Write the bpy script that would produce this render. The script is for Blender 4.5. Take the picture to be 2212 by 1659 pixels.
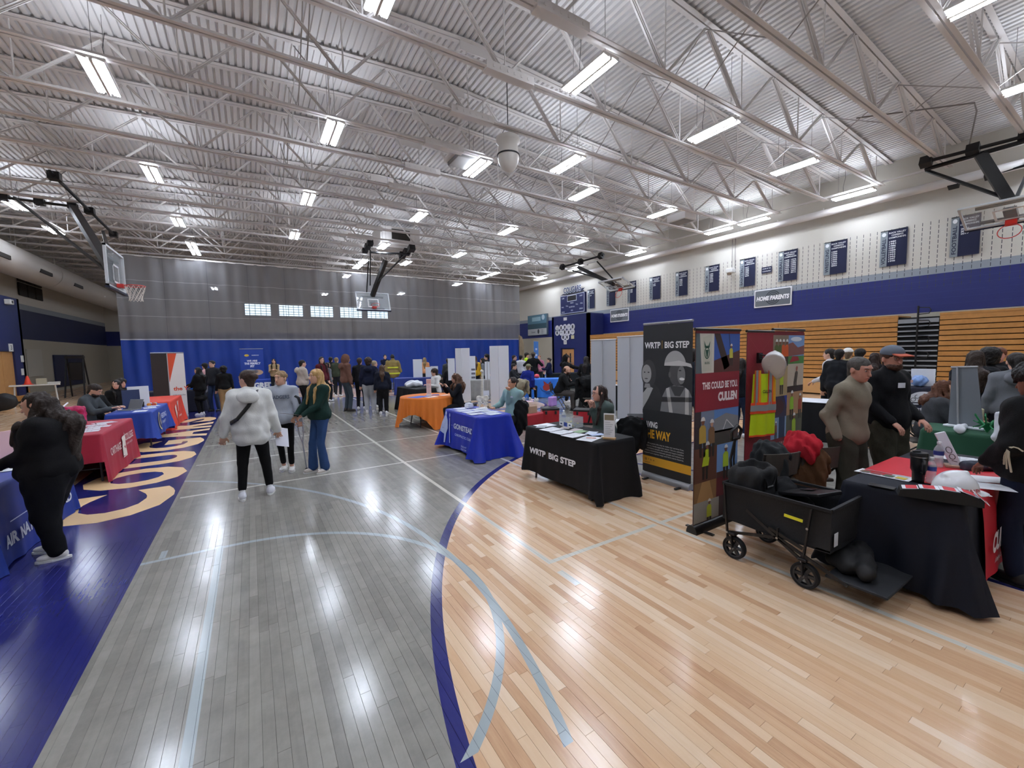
import bpy, bmesh, math, random
import numpy as np
from mathutils import Vector, Matrix
random.seed(7); RNG=np.random.default_rng(7)
S=bpy.context.scene; COL=S.collection; PI=math.pi
for o in list(bpy.data.objects): bpy.data.objects.remove(o)
# ---------------------------------------------------------------- camera
IW,IH=2212,1659; FPX=898.34; CAMZ=1.85
def _basis(yaw,pitch,roll):
    y,p,r=[math.radians(a) for a in (yaw,pitch,roll)]
    F=Vector((math.sin(y)*math.cos(p),math.cos(y)*math.cos(p),math.sin(p)))
    R=Vector((math.cos(y),-math.sin(y),0)); U=R.cross(F)
    return R*math.cos(r)+U*math.sin(r), -R*math.sin(r)+U*math.cos(r), F
CR,CU,CF=_basis(32.036,-4.45,-1.127)
cam=bpy.data.objects.new('camera',bpy.data.cameras.new('camera')); COL.objects.link(cam)
M=Matrix.Identity(4)
for i in range(3): M[i][0]=CR[i]; M[i][1]=CU[i]; M[i][2]=-CF[i]
M[2][3]=CAMZ; cam.matrix_world=M
cam.data.sensor_fit='HORIZONTAL'; cam.data.sensor_width=36; cam.data.lens=36*FPX/IW
cam.data.clip_start=.05; cam.data.clip_end=200; S.camera=cam
# ---------------------------------------------------------------- world, exposure
w=bpy.data.worlds.new('world'); S.world=w; w.use_nodes=True
w.node_tree.nodes['Background'].inputs[0].default_value=(.75,.85,1,1)
w.node_tree.nodes['Background'].inputs[1].default_value=1.0
S.view_settings.view_transform='Standard'; S.view_settings.look='None'
S.view_settings.gamma=1; S.view_settings.exposure=0.6
UP=15.0; LAMP=46.0      # strength of the added deck-brightening panels, then of the high-bay tubes
# ---------------------------------------------------------------- geometry helpers
def ray(x,y): return CF*FPX+CR*(x-IW/2)+CU*(IH/2-y)
def G(x,y,z=0.0):                    # photo pixel -> world point at height z
    d=ray(x,y); t=(z-CAMZ)/d.z; return Vector((d.x*t,d.y*t,z))
def AX(x,y,i,v):                     # photo pixel -> world point on plane coord i = v
    d=ray(x,y); o=Vector((0,0,CAMZ)); t=(v-o[i])/d[i]; return o+d*t
def hexc(h):
    h=h.lstrip('#'); c=[int(h[i:i+2],16)/255 for i in (0,2,4)]
    return tuple(((v/12.92) if v<=.04045 else ((v+.055)/1.055)**2.4) for v in c)
_M={}
def mat(name,color='808080',rough=.6,metal=0,bump=0,bscale=60,emit=0,spec=.5,trans=0,alpha=1,var=0,vscale=8,coat=0):
    if name in _M: return _M[name]
    m=bpy.data.materials.new(name); m.use_nodes=True; nt=m.node_tree; b=nt.nodes['Principled BSDF']
    c=hexc(color) if isinstance(color,str) else color
    b.inputs['Base Color'].default_value=(*c,1); b.inputs['Roughness'].default_value=rough
    b.inputs['Metallic'].default_value=metal; b.inputs['Specular IOR Level'].default_value=spec
    b.inputs['Alpha'].default_value=alpha; b.inputs['Transmission Weight'].default_value=trans
    b.inputs['Coat Weight'].default_value=coat
    if emit: b.inputs['Emission Color'].default_value=(*c,1); b.inputs['Emission Strength'].default_value=emit
    if bump or var:
        tc=nt.nodes.new('ShaderNodeTexCoord'); n=nt.nodes.new('ShaderNodeTexNoise'); n.inputs['Scale'].default_value=bscale
        n.inputs['Detail'].default_value=3
        nt.links.new(tc.outputs['Object'],n.inputs['Vector'])
        if bump:
            bp=nt.nodes.new('ShaderNodeBump'); bp.inputs['Strength'].default_value=bump; bp.inputs['Distance'].default_value=.01
            nt.links.new(n.outputs[0],bp.inputs['Height']); nt.links.new(bp.outputs[0],b.inputs['Normal'])
        if var:
            n2=nt.nodes.new('ShaderNodeTexNoise'); n2.inputs['Scale'].default_value=vscale; n2.inputs['Detail'].default_value=4
            nt.links.new(tc.outputs['Object'],n2.inputs['Vector'])
            mx=nt.nodes.new('ShaderNodeMix'); mx.data_type='RGBA'
            mx.inputs[6].default_value=(*[max(0,v*(1-var)) for v in c],1); mx.inputs[7].default_value=(*[min(1,v*(1+var)) for v in c],1)
            nt.links.new(n2.outputs[0],mx.inputs[0]); nt.links.new(mx.outputs[2],b.inputs['Base Color'])
    _M[name]=m; return m
def inkmat():
    if 'ink' in _M: return _M['ink']
    m=bpy.data.materials.new('printed_ink'); m.use_nodes=True; nt=m.node_tree; b=nt.nodes['Principled BSDF']
    a=nt.nodes.new('ShaderNodeAttribute'); a.attribute_name='ink'; nt.links.new(a.outputs['Color'],b.inputs['Base Color'])
    b.inputs['Roughness'].default_value=.55; _M['ink']=m; return m
def fab(color,name=None): return mat(name or 'fabric_'+color,color,.85,bump=.25,bscale=90,var=.18,vscale=6,spec=.25)
def skinm(color='c99a82'): return mat('skin_'+color,color,.5,spec=.35,bump=.05,bscale=40)
# property tags
def tag(o,label=None,cat=None,group=None,kind=None):
    if label: o['label']=label
    if cat: o['category']=cat
    if group: o['group']=group
    if kind: o['kind']=kind
    return o
def empty(name,loc=(0,0,0),rz=0,label=None,cat=None,group=None):
    o=bpy.data.objects.new(name,None); COL.objects.link(o); o.location=loc; o.rotation_euler=(0,0,rz)
    o.empty_display_size=.1
    return tag(o,label,cat,group)
class MB:
    """collects geometry; build() links it as one mesh object"""
    def __init__(s): s.v=[]; s.f=[]; s.mi=[]
    def add(s,vs,fs,m=0):
        n=len(s.v); s.v+= [tuple(v) for v in vs]; s.f+=[[i+n for i in f] for f in fs]; s.mi+=[m]*len(fs); return s
    def box(s,x0,x1,y0,y1,z0,z1,m=0):
        v=[(x,y,z) for z in (z0,z1) for y in (y0,y1) for x in (x0,x1)]
        return s.add(v,[(0,2,3,1),(4,5,7,6),(0,1,5,4),(1,3,7,5),(3,2,6,7),(2,0,4,6)],m)
    def bbox(s,c,sz,R=None,m=0,bev=0):
        hx,hy,hz=[a/2 for a in sz]; c=Vector(c)
        if bev:
            b=bev; v=[];
            for z,ins in ((-hz,b),(-hz+b,0),(hz-b,0),(hz,b)):
                for (x,y) in ((-hx+ins,-hy+b+ins*0),(-hx+b+0*ins,-hy+ins),(hx-b,-hy+ins),(hx-ins,-hy+b),(hx-ins,hy-b),(hx-b,hy-ins),(-hx+b,hy-ins),(-hx+ins,hy-b)): v.append((x,y,z))
            f=[[8*i+k,8*i+(k+1)%8,8*(i+1)+(k+1)%8,8*(i+1)+k] for i in range(3) for k in range(8)]+[list(range(7,-1,-1)),list(range(24,32))]
        else:
            v=[(x,y,z) for z in (-hz,hz) for y in (-hy,hy) for x in (-hx,hx)]
            f=[(0,2,3,1),(4,5,7,6),(0,1,5,4),(1,3,7,5),(3,2,6,7),(2,0,4,6)]
        v=[Vector(p) for p in v]
        if R is not None: v=[R@p for p in v]
        return s.add([p+c for p in v],f,m)
    def tube(s,pts,r,n=8,m=0,cap=True,flat=None):
        pts=[Vector(p) for p in pts]; k=len(pts); rr=r if isinstance(r,(list,tuple)) else [r]*k
        rings=[]; up=None
        for i,p in enumerate(pts):
            t=(pts[min(i+1,k-1)]-pts[max(i-1,0)]).normalized()
            if up is None: up=Vector((0,0,1)) if abs(t.z)<.9 else Vector((1,0,0))
            a=t.cross(up).normalized(); b=a.cross(t).normalized(); up=b
            rings.append([p+(a*math.cos(2*PI*j/n+PI/n)+b*math.sin(2*PI*j/n+PI/n)*(flat or 1))*rr[i] for j in range(n)])
        v=[q for ri in rings for q in ri]
        f=[[i*n+j,i*n+(j+1)%n,(i+1)*n+(j+1)%n,(i+1)*n+j] for i in range(k-1) for j in range(n)]
        if cap: f+=[list(range(n))[::-1],[(k-1)*n+j for j in range(n)]]
        return s.add(v,f,m)
    def bar(s,a,b,w,h=None,m=0,up=(0,0,1)):
        a=Vector(a);b=Vector(b); t=(b-a); L=t.length; t.normalize(); u=Vector(up)
        if abs(t.dot(u))>.97: u=Vector((1,0,0))
        x=t.cross(u).normalized(); z=x.cross(t).normalized(); R=Matrix((x,t,z)).transposed()
        return s.bbox((a+b)/2,(w,L,h or w),R,m)
    def lathe(s,prof,n=16,c=(0,0,0),m=0,R=None,sx=1,sy=1):
        c=Vector(c); v=[]
        for r,z in prof:
            for j in range(n):
                p=Vector((r*sx*math.cos(2*PI*j/n),r*sy*math.sin(2*PI*j/n),z))
                v.append((R@p if R is not None else p)+c)
        k=len(prof); f=[[i*n+j,i*n+(j+1)%n,(i+1)*n+(j+1)%n,(i+1)*n+j] for i in range(k-1) for j in range(n)]
        f+=[list(range(n))[::-1],[(k-1)*n+j for j in range(n)]]
        return s.add(v,f,m)
    def prism(s,poly,z0,z1,m=0,T=None):
        n=len(poly); v=[Vector((x,y,z0)) for x,y in poly]+[Vector((x,y,z1)) for x,y in poly]
        if T is not None: v=[T@p for p in v]
        return s.add(v,[list(range(n))[::-1],list(range(n,2*n))]+[[i,(i+1)%n,n+(i+1)%n,n+i] for i in range(n)],m)
    def mesh(s,name,mats,smooth=False):
        me=bpy.data.meshes.new(name); me.from_pydata(s.v,[],s.f)
        for q in (mats if isinstance(mats,(list,tuple)) else [mats]): me.materials.append(q)
        if any(s.mi): me.polygons.foreach_set('material_index',s.mi)
        if smooth: me.polygons.foreach_set('use_smooth',[True]*len(s.f)); 
        me.update(); return me
    def build(s,name,mats,parent=None,smooth=False,angle=None):
        me=s.mesh(name,mats,smooth)
        if angle:
            me.polygons.foreach_set('use_smooth',[True]*len(s.f)); 
            try: me.set_sharp_from_angle(angle=math.radians(angle))
            except Exception: pass
        return link(name,me,parent)
def link(name,me,parent=None,loc=None,rot=None):
    o=bpy.data.objects.new(name,me); COL.objects.link(o); o.parent=parent
    if loc is not None: o.location=loc
    if rot is not None: o.rotation_euler=rot
    return o
def struct(o): o['kind']='structure'; return o
def copy_tree(o,parent=None):
    c=o.copy(); COL.objects.link(c); c.parent=parent
    for ch in list(o.children): copy_tree(ch,c)
    return c
# ---------------------------------------------------------------- flat print (lettering, logos, pictures)
_TX={}
def textmesh(t,bold=0.0):
    k=(t,bold)
    if k in _TX: return _TX[k]
    cu=bpy.data.curves.new('t','FONT'); cu.body=t; cu.resolution_u=3; cu.offset=bold; cu.align_x='LEFT'
    o=bpy.data.objects.new('t',cu); COL.objects.link(o)
    me=bpy.data.meshes.new_from_object(o)
    v=[(p.co.x,p.co.y) for p in me.vertices]; f=[list(p.vertices) for p in me.polygons]
    bpy.data.objects.remove(o); bpy.data.curves.remove(cu); bpy.data.meshes.remove(me)
    if v:
        x0=min(a[0] for a in v); x1=max(a[0] for a in v); v=[(a-x0,b) for a,b in v]; W=x1-x0
    else: W=0
    _TX[k]=(v,f,W); return _TX[k]
class Ink:
    def __init__(s): s.v=[]; s.f=[]; s.c=[]; s.lay=0
    def poly(s,pts,col,lay=None):
        lay=s.lay if lay is None else lay
        n=len(s.v); s.v+=[(x,y,lay) for x,y in pts]; s.f.append(list(range(n,n+len(pts)))); s.c.append(hexc(col)); return s
    def rect(s,x0,y0,x1,y1,col,lay=None): return s.poly([(x0,y0),(x1,y0),(x1,y1),(x0,y1)],col,lay)
    def grid(s,x0,y0,x1,y1,col,nx,ny,lay=None):
        for i in range(nx):
            for j in range(ny):
                s.rect(x0+(x1-x0)*i/nx,y0+(y1-y0)*j/ny,x0+(x1-x0)*(i+1)/nx,y0+(y1-y0)*(j+1)/ny,col,lay)
        return s
    def ell(s,cx,cy,rx,ry,col,lay=None,n=20,a0=0,a1=2*PI):
        m=n if abs(a1-a0)>6.28 else n+1
        return s.poly([(cx+rx*math.cos(a0+(a1-a0)*i/n),cy+ry*math.sin(a0+(a1-a0)*i/n)) for i in range(m)],col,lay)
    def ring(s,cx,cy,rx,ry,t,col,lay=None,n=24,a0=0,a1=2*PI):
        for i in range(n):
            a=a0+(a1-a0)*i/n; b=a0+(a1-a0)*(i+1)/n
            s.poly([(cx+rx*math.cos(a),cy+ry*math.sin(a)),(cx+rx*math.cos(b),cy+ry*math.sin(b)),
                    (cx+(rx-t)*math.cos(b),cy+(ry-t)*math.sin(b)),(cx+(rx-t)*math.cos(a),cy+(ry-t)*math.sin(a))],col,lay)
        return s
    def line(s,pts,w,col,lay=None):
        for (a,b),(c,d) in zip(pts,pts[1:]):
            L=math.hypot(c-a,d-b) or 1; nx=-(d-b)/L*w/2; ny=(c-a)/L*w/2
            s.poly([(a+nx,b+ny),(a-nx,b-ny),(c-nx,d-ny),(c+nx,d+ny)],col,lay)
        return s
    def text(s,t,x,y,h,col,w=None,align='L',bold=.02,shear=0,rot=0,lay=None,sx=1):
        """h = cap height; w = forced width"""
        v,f,W=textmesh(t,bold)
        if not v: return s
        k=h/.73; kx=(w/W) if w else k*sx; ww=W*kx
        ox=-ww/2 if align=='C' else (-ww if align=='R' else 0)
        ca,sa=math.cos(rot),math.sin(rot); n=len(s.v); lay=s.lay if lay is None else lay
        for a,b in v:
            px=a*kx+ox+shear*b*k; py=b*k
            s.v.append((x+px*ca-py*sa,y+px*sa+py*ca,lay))
        for q in f: s.f.append([i+n for i in q]); s.c.append(hexc(col))
        return s
    def build(s,name,parent,T=None,warp=None,step=.0006,double=False):
        me=bpy.data.meshes.new(name); vs=[]
        for x,y,l in s.v:
            p=warp(x,y,(l+1)*step) if warp else (x,y,(l+1)*step)
            vs.append(p if T is None else T@Vector(p))
        me.from_pydata(vs,[],s.f); me.materials.append(inkmat())
        at=me.attributes.new('ink','FLOAT_COLOR','FACE')
        at.data.foreach_set('color',[k for c in s.c for k in (*c,1)]); me.update()
        return link(name,me,parent)
def frame(o,u,v):                      # local (x right, y up, z out) -> world
    u=Vector(u).normalized(); v=Vector(v).normalized(); n=u.cross(v)
    M=Matrix.Identity(4)
    for i in range(3): M[i][0]=u[i]; M[i][1]=v[i]; M[i][2]=n[i]; M[i][3]=o[i]
    return M
# ================================================================ SETTING
XR=19.5; XL=-10.2; YB=48.0; YF=-9.0; YC=26.6
PAINTW='cfcac0'
m_white=mat('white_wall_paint','cbc7bd',.6,bump=.15,bscale=25,spec=.3)
m_gray=mat('gray_stripe_paint','8f979f',.55,spec=.3)
m_navy=mat('navy_wall_paint','131f68',.45,bump=.1,bscale=20)
m_dnavy=mat('dark_navy_trim_paint','141d49',.5)
m_tan=mat('tan_wall_paint','a5a092',.65,spec=.3)
m_steel=mat('white_painted_steel','dedad7',.45,spec=.4)
m_deck=mat('white_deck_paint','dddbda',.5,spec=.35,var=.06,vscale=1.5)
m_flute=mat('dark_deck_flute','4a4744',.8)
m_black=mat('black_steel','101012',.4)
m_wood=None
# ---- floor material: court colours laid out in world coordinates
def court_mat(plank_attr):
    m=bpy.data.materials.new('court_floor_planks' if plank_attr else 'court_floor'); m.use_nodes=True; nt=m.node_tree; N=nt.nodes; L=nt.links
    b=N['Principled BSDF']
    geo=N.new('ShaderNodeNewGeometry'); sp=N.new('ShaderNodeSeparateXYZ'); L.new(geo.outputs['Position'],sp.inputs[0])
    X,Y=sp.outputs[0],sp.outputs[1]
    def val(v):
        return v
    def mt(op,a,b2=None,c=None):
        n=N.new('ShaderNodeMath'); n.operation=op
        for i,q in enumerate((a,b2,c)):
            if q is None: continue
            if isinstance(q,(int,float)): n.inputs[i].default_value=q
            else: L.new(q,n.inputs[i])
        return n.outputs[0]
    def gt(a,v): return mt('GREATER_THAN',a,v)
    def lt(a,v): return mt('LESS_THAN',a,v)
    def AND(*q):
        r=q[0]
        for k in q[1:]: r=mt('MULTIPLY',r,k)
        return r
    def OR(*q):
        r=q[0]
        for k in q[1:]: r=mt('MAXIMUM',r,k)
        return r
    def NOT(a): return mt('SUBTRACT',1,a)
    def rect(x0,x1,y0,y1): return AND(gt(X,x0),lt(X,x1),gt(Y,y0),lt(Y,y1))
    def dist(cx,cy): 
        dx=mt('SUBTRACT',X,cx); dy=mt('SUBTRACT',Y,cy); return mt('SQRT',mt('ADD',mt('MULTIPLY',dx,dx),mt('MULTIPLY',dy,dy)))
    def ring(D,r,t): return AND(gt(D,r-t/2),lt(D,r+t/2))
    # plank tone
    vm=N.new('ShaderNodeCombineXYZ')
    row=mt('FLOOR',mt('DIVIDE',X,.0572)); wn=N.new('ShaderNodeTexWhiteNoise'); wn.noise_dimensions='1D'; L.new(row,wn.inputs['W'])
    yy=mt('ADD',Y,mt('MULTIPLY',wn.outputs[0],7.0)); seg=mt('FLOOR',mt('DIVIDE',yy,.82))
    L.new(row,vm.inputs[0]); L.new(seg,vm.inputs[1]); w2=N.new('ShaderNodeTexWhiteNoise'); w2.noise_dimensions='2D'; L.new(vm.outputs[0],w2.inputs['Vector'])
    tone=w2.outputs[0]
    if plank_attr:
        a=N.new('ShaderNodeAttribute'); a.attribute_name='tone'; tone=a.outputs['Fac']
    # grain
    gm=N.new('ShaderNodeMapping'); gm.inputs['Scale'].default_value=(26,2.2,1); L.new(geo.outputs['Position'],gm.inputs['Vector'])
    gof=N.new('ShaderNodeVectorMath'); gof.operation='ADD'; L.new(gm.outputs[0],gof.inputs[0])
    cv=N.new('ShaderNodeCombineXYZ'); L.new(mt('MULTIPLY',tone,57.0),cv.inputs[0]); L.new(mt('MULTIPLY',tone,91.0),cv.inputs[1]); L.new(cv.outputs[0],gof.inputs[1])
    gn=N.new('ShaderNodeTexNoise'); gn.inputs['Scale'].default_value=1.6; gn.inputs['Detail'].default_value=5; gn.inputs['Roughness'].default_value=.6; L.new(gof.outputs[0],gn.inputs['Vector'])
    blot=N.new('ShaderNodeTexNoise'); blot.inputs['Scale'].default_value=5; blot.inputs['Detail'].default_value=5; blot.inputs['Roughness'].default_value=.7; L.new(geo.outputs['Position'],blot.inputs['Vector'])
    def ramp(fac,stops):
        r=N.new('ShaderNodeValToRGB'); e=r.color_ramp.elements
        while len(e)<len(stops): e.new(.5)
        for k,(p,c) in enumerate(stops): e[k].position=p; e[k].color=(*hexc(c),1)
        L.new(fac,r.inputs[0]); return r.outputs[0]
    def mix(f,a,b2,mode='MIX'):
        n=N.new('ShaderNodeMix'); n.data_type='RGBA'; n.blend_type=mode
        if isinstance(f,(int,float)): n.inputs[0].default_value=f
        else: L.new(f,n.inputs[0])
        for i,q in ((6,a),(7,b2)):
            if isinstance(q,str): n.inputs[i].default_value=(*hexc(q),1)
            else: L.new(q,n.inputs[i])
        return n.outputs[2]
    mf=mt('ADD',mt('MULTIPLY',tone,.62),mt('MULTIPLY',gn.outputs[0],.38))
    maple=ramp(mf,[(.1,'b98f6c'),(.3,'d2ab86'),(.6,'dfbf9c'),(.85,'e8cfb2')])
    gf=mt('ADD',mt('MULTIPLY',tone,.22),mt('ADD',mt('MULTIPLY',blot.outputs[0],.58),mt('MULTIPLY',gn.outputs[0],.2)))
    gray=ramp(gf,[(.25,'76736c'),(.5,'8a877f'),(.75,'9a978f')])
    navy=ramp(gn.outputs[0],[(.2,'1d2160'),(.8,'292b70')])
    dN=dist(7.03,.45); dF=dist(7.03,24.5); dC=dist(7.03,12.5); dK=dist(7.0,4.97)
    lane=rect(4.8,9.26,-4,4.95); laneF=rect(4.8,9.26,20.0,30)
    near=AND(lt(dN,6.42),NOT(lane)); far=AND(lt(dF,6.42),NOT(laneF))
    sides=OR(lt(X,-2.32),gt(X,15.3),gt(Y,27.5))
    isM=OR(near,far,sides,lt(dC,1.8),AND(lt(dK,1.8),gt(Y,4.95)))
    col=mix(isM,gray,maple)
    isN=OR(ring(dN,6.42,.085),ring(dF,6.42,.085),ring(dC,1.83,.09),AND(lt(dC,1.25),gt(dC,.75)),
        AND(gt(X,-2.32),lt(X,-.95)),AND(gt(X,15.0),lt(X,15.3)),
        rect(4.76,4.82,-4,4.97),rect(9.2,9.26,-4,4.97),rect(4.78,9.26,4.93,4.99),rect(-.95,15,17.9,17.98),
        rect(4.76,4.82,20,30),rect(9.2,9.26,20,30),ring(dK,1.83,.06))
    col=mix(isN,col,navy)
    d3=dist(-4.24,3.2); df=dist(-.32,3.06)
    isG=OR(AND(ring(d3,5.69,.055),gt(X,-.95),gt(Y,1.42)),AND(ring(df,1.79,.055),gt(X,-.36),gt(Y,1.62)),
        rect(-.385,-.33,-2,4.88),rect(-.95,-.33,4.84,4.89),rect(-.83,-.78,4.9,5.08))
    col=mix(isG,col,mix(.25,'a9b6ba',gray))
    isW=OR(rect(2.095,2.145,2.80,24),rect(3.575,3.625,-5,24),rect(2.10,9.0,2.80,2.85),rect(-.9,9,6.90,6.95),rect(-.9,12,8.85,8.9),
        rect(-.9,12,10.66,10.71),rect(2.07,2.13,2.42,2.66))
    isW=AND(isW,NOT(AND(gt(X,3.52),lt(X,3.57),gt(Y,2.7),lt(Y,2.9))))
    col=mix(isW,col,'d3d0c4')
    if not plank_attr:   # dark hairline joints where planks are too small to model
        fx=mt('FRACT',mt('DIVIDE',X,.0572)); j=OR(lt(fx,.03),lt(mt('FRACT',mt('DIVIDE',yy,.82)),.003)); col=mix(mt('MULTIPLY',j,.35),col,'3a2c22')
    L.new(col,b.inputs['Base Color'])
    rn=N.new('ShaderNodeTexNoise'); rn.inputs['Scale'].default_value=3; rn.inputs['Detail'].default_value=4; L.new(geo.outputs['Position'],rn.inputs['Vector'])
    L.new(mt('MULTIPLY_ADD',rn.outputs[0],.10,.12),b.inputs['Roughness'])
    b.inputs['Specular IOR Level'].default_value=.5
    wv=N.new('ShaderNodeTexNoise'); wv.inputs['Scale'].default_value=9; wv.inputs['Detail'].default_value=2; L.new(geo.outputs['Position'],wv.inputs['Vector'])
    bp=N.new('ShaderNodeBump'); bp.inputs['Strength'].default_value=.03; bp.inputs['Distance'].default_value=.01; L.new(wv.outputs[0],bp.inputs['Height'])
    tlt=mt('MULTIPLY',tone,1.0); L.new(bp.outputs[0],b.inputs['Normal'])
    return m
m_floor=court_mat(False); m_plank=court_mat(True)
# plank zone near the camera: real boards with recessed joints
PX0=int(-2.0/.0572); PX1=int(6.6/.0572); 
zx0=PX0*.0572; zx1=PX1*.0572; zy0=-.6; zy1=5.6
fl=MB()
for (a,b2,c,d) in ((XL,zx0,YF,YB),(zx1,XR,YF,YB),(zx0,zx1,YF,zy0),(zx0,zx1,zy1,YB)):
    fl.add([(a,c,0),(b2,c,0),(b2,d,0),(a,d,0)],[(0,1,2,3)])
fl.add([(XL,YF,-.006),(XR,YF,-.006),(XR,YB,-.006),(XL,YB,-.006)],[(0,1,2,3)],1)
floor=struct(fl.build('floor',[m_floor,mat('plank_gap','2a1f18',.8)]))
def plank_mesh(boards,name='plank'):
    mb=MB(); tn=[]
    for x0,x1,y0,y1,z,t in boards:
        g=.0005; b2=.0006
        v=[(x0+g,y0+g,-.006),(x1-g,y0+g,-.006),(x1-g,y1-g,-.006),(x0+g,y1-g,-.006),
           (x0+g,y0+g,z-b2),(x1-g,y0+g,z-b2),(x1-g,y1-g,z-b2),(x0+g,y1-g,z-b2),
           (x0+g+b2,y0+g+b2,z),(x1-g-b2,y0+g+b2,z),(x1-g-b2,y1-g-b2,z),(x0+g+b2,y1-g-b2,z)]
        f=[(0,1,5,4),(1,2,6,5),(2,3,7,6),(3,0,4,7),(4,5,9,8),(5,6,10,9),(6,7,11,10),(7,4,8,11),(8,9,10,11)]
        mb.add(v,f); tn+=[t]*9
    me=mb.mesh(name,m_plank); at=me.attributes.new('tone','FLOAT','FACE'); at.data.foreach_set('value',tn); return me
boards=[]
for i in range(PX0,PX1):
    y=zy0; first=True
    while y<zy1:
        l=random.choice((.3,.45,.6,.75,.9,1.1,1.3)); 
        if first: l*=random.random()+.1; first=False
        y2=min(y+l,zy1)
        if zy1-y2<.15: y2=zy1
        c=Vector(((i+.5)*.0572,(y+y2)/2,0)); d=c-Vector((0,0,CAMZ)); dep=d.dot(CF)
        vis=False
        for q in (0,.25,.5,.75,1):
            dd=Vector((c.x,y+(y2-y)*q,0))-Vector((0,0,CAMZ)); de=dd.dot(CF)
            if de>.3:
                px=IW/2+FPX*dd.dot(CR)/de; py=IH/2-FPX*dd.dot(CU)/de
                if -20<px<IW+20 and py<IH+20: vis=True
        size=(l/dep**2.5) if vis and dep>.3 else 0
        boards.append((size,(i*.0572,(i+1)*.0572,y,y2,random.uniform(-.0004,.0),random.random())))
        y=y2
boards.sort(key=lambda t:-t[0])
for s_,b_ in boards[:300]: link('plank',plank_mesh([b_]),floor)
o=link('plank',plank_mesh([b for s_,b in boards[300:]]),floor); o['kind']='stuff'
# COUGARS lettering painted on the navy border
ink=Ink(); cy=6.42
for ch,wd in zip('COUGARS',(1.5,1.45,1.35,1.5,1.4,1.3,1.3)):
    ink.text(ch,cy,0,1.12,'dcb888',w=wd-.22,bold=.05); cy+=wd
ink.build('court_lettering',floor,frame((-1.08,0,.0),(0,1,0),(-1,0,0)),step=.0008)
# ---- ceiling deck: corrugated, pitched slightly from a ridge over the middle
RX=4.7
def deckz(x): return 9.0-.052*abs(x-RX)
dk=MB(); x=XL-.3; P=.152
prof=[]
while x<XR+.3:
    z=deckz(x)
    prof+= [(x,z),(x+.085,z),(x+.097,z+.055),(x+.14,z+.055)]; x+=P
vs=[];fs=[];mi=[]
n=len(prof)
for (a,z) in prof: vs.append((a,YF,z)); vs.append((a,YB,z))
for i in range(n-1): fs.append((2*i,2*i+2,2*i+3,2*i+1))
dk.add(vs,fs,0); 
dk.add([(XL-.3,YF,9.2),(XR+.3,YF,9.2),(XR+.3,YB,9.2),(XL-.3,YB,9.2)],[(0,1,2,3)],1)
struct(dk.build('ceiling',[m_deck,m_flute]))
# ---- roof joists
jn=MB()
def chordpair(mb,pts,w,h,gap):
    for s_ in (-1,1):
        for a,b2 in zip(pts,pts[1:]):
            a=Vector(a); b2=Vector(b2); off=Vector((0,s_*(gap/2+w/4),0))
            mb.bar(a+off,b2+off,w/2,.012); off2=Vector((0,s_*(gap/2+.008),0)); mb.bar(a+off2+Vector((0,0,h/2)),b2+off2+Vector((0,0,h/2)),.012,h)
XE0,XE1=-9.6,18.9; ZB=7.33
tc=MB(); chordpair(tc,[(XL,0,deckz(XL)-.045),(RX,0,deckz(RX)-.045),(XR,0,deckz(XR)-.045)],.19,.07,.03)
me_top=tc.mesh('top_chord',m_steel)
bc=MB(); chordpair(bc,[(XE0,0,ZB),(XE1,0,ZB)],.15,.07,.03); me_bot=bc.mesh('bottom_chord',m_steel)
sp_=MB(); sp_.bbox((RX,0,ZB+.03),(1.1,.2,.16)); sp2=MB(); sp2.bbox((RX+.2,0,deckz(RX)-.16),(.9,.03,.2)); me_sp2=sp2.mesh('splice_plate',m_steel)
for k in range(6):
    for s_ in (-1,1): sp_.bbox((RX-.4+.16*k,s_*.104,ZB+.03),(.03,.012,.05))
me_sp=sp_.mesh('splice_plate',m_steel)
nodes=[-3.59+2.735*k for k in range(-2,9)]
webs=[]
for xb in nodes:
    for s_ in (-1,1):
        xt=xb+s_*1.3675
        if xb<XE0+.2 or xb>XE1-.2: continue
        if xt<XL+.3 or xt>XR-.3: continue
        w_=MB()
        for q in (-1,1): w_.bar((xb+s_*.06,q*.035,ZB+.04),(xt-s_*.05,q*.035,deckz(xt)-.12),.05,.012); w_.bar((xb+s_*.06,q*.016,ZB+.04),(xt-s_*.05,q*.016,deckz(xt)-.12),.01,.05)
        webs.append(w_.mesh('web_bar',m_steel))
    if XE0<xb<XE1:
        w_=MB(); w_.tube([(xb,0,ZB+.03),(xb,0,deckz(xb)-.1)],.016,6); webs.append(w_.mesh('web_post',m_steel))
JY=[5.75+1.655*k for k in range(-5,22)]
for q,y in enumerate(JY):
    k=len([t for t in JY if y<=t<YC]) if y<YC else 0
    ordn=lambda n:{1:'first',2:'second',3:'third'}.get(n,'%dth'%n)
    lab='white open-web steel roof joist, %s on the near side of the divider curtain'%ordn(k) if y<YC else 'white open-web steel roof joist, %s behind the divider curtain'%ordn(1+len([t for t in JY if YC<t<y]))
    r=empty('roof_joist',(0,y,0),0,lab,'joist','white roof joists')
    link('top_chord',me_top,r); link('bottom_chord',me_bot,r); link('splice_plate',me_sp,r); link('splice_plate',me_sp2,r)
    if y>-3.5:
        for me in webs: link(me.name.split('.')[0],me,r)
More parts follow.
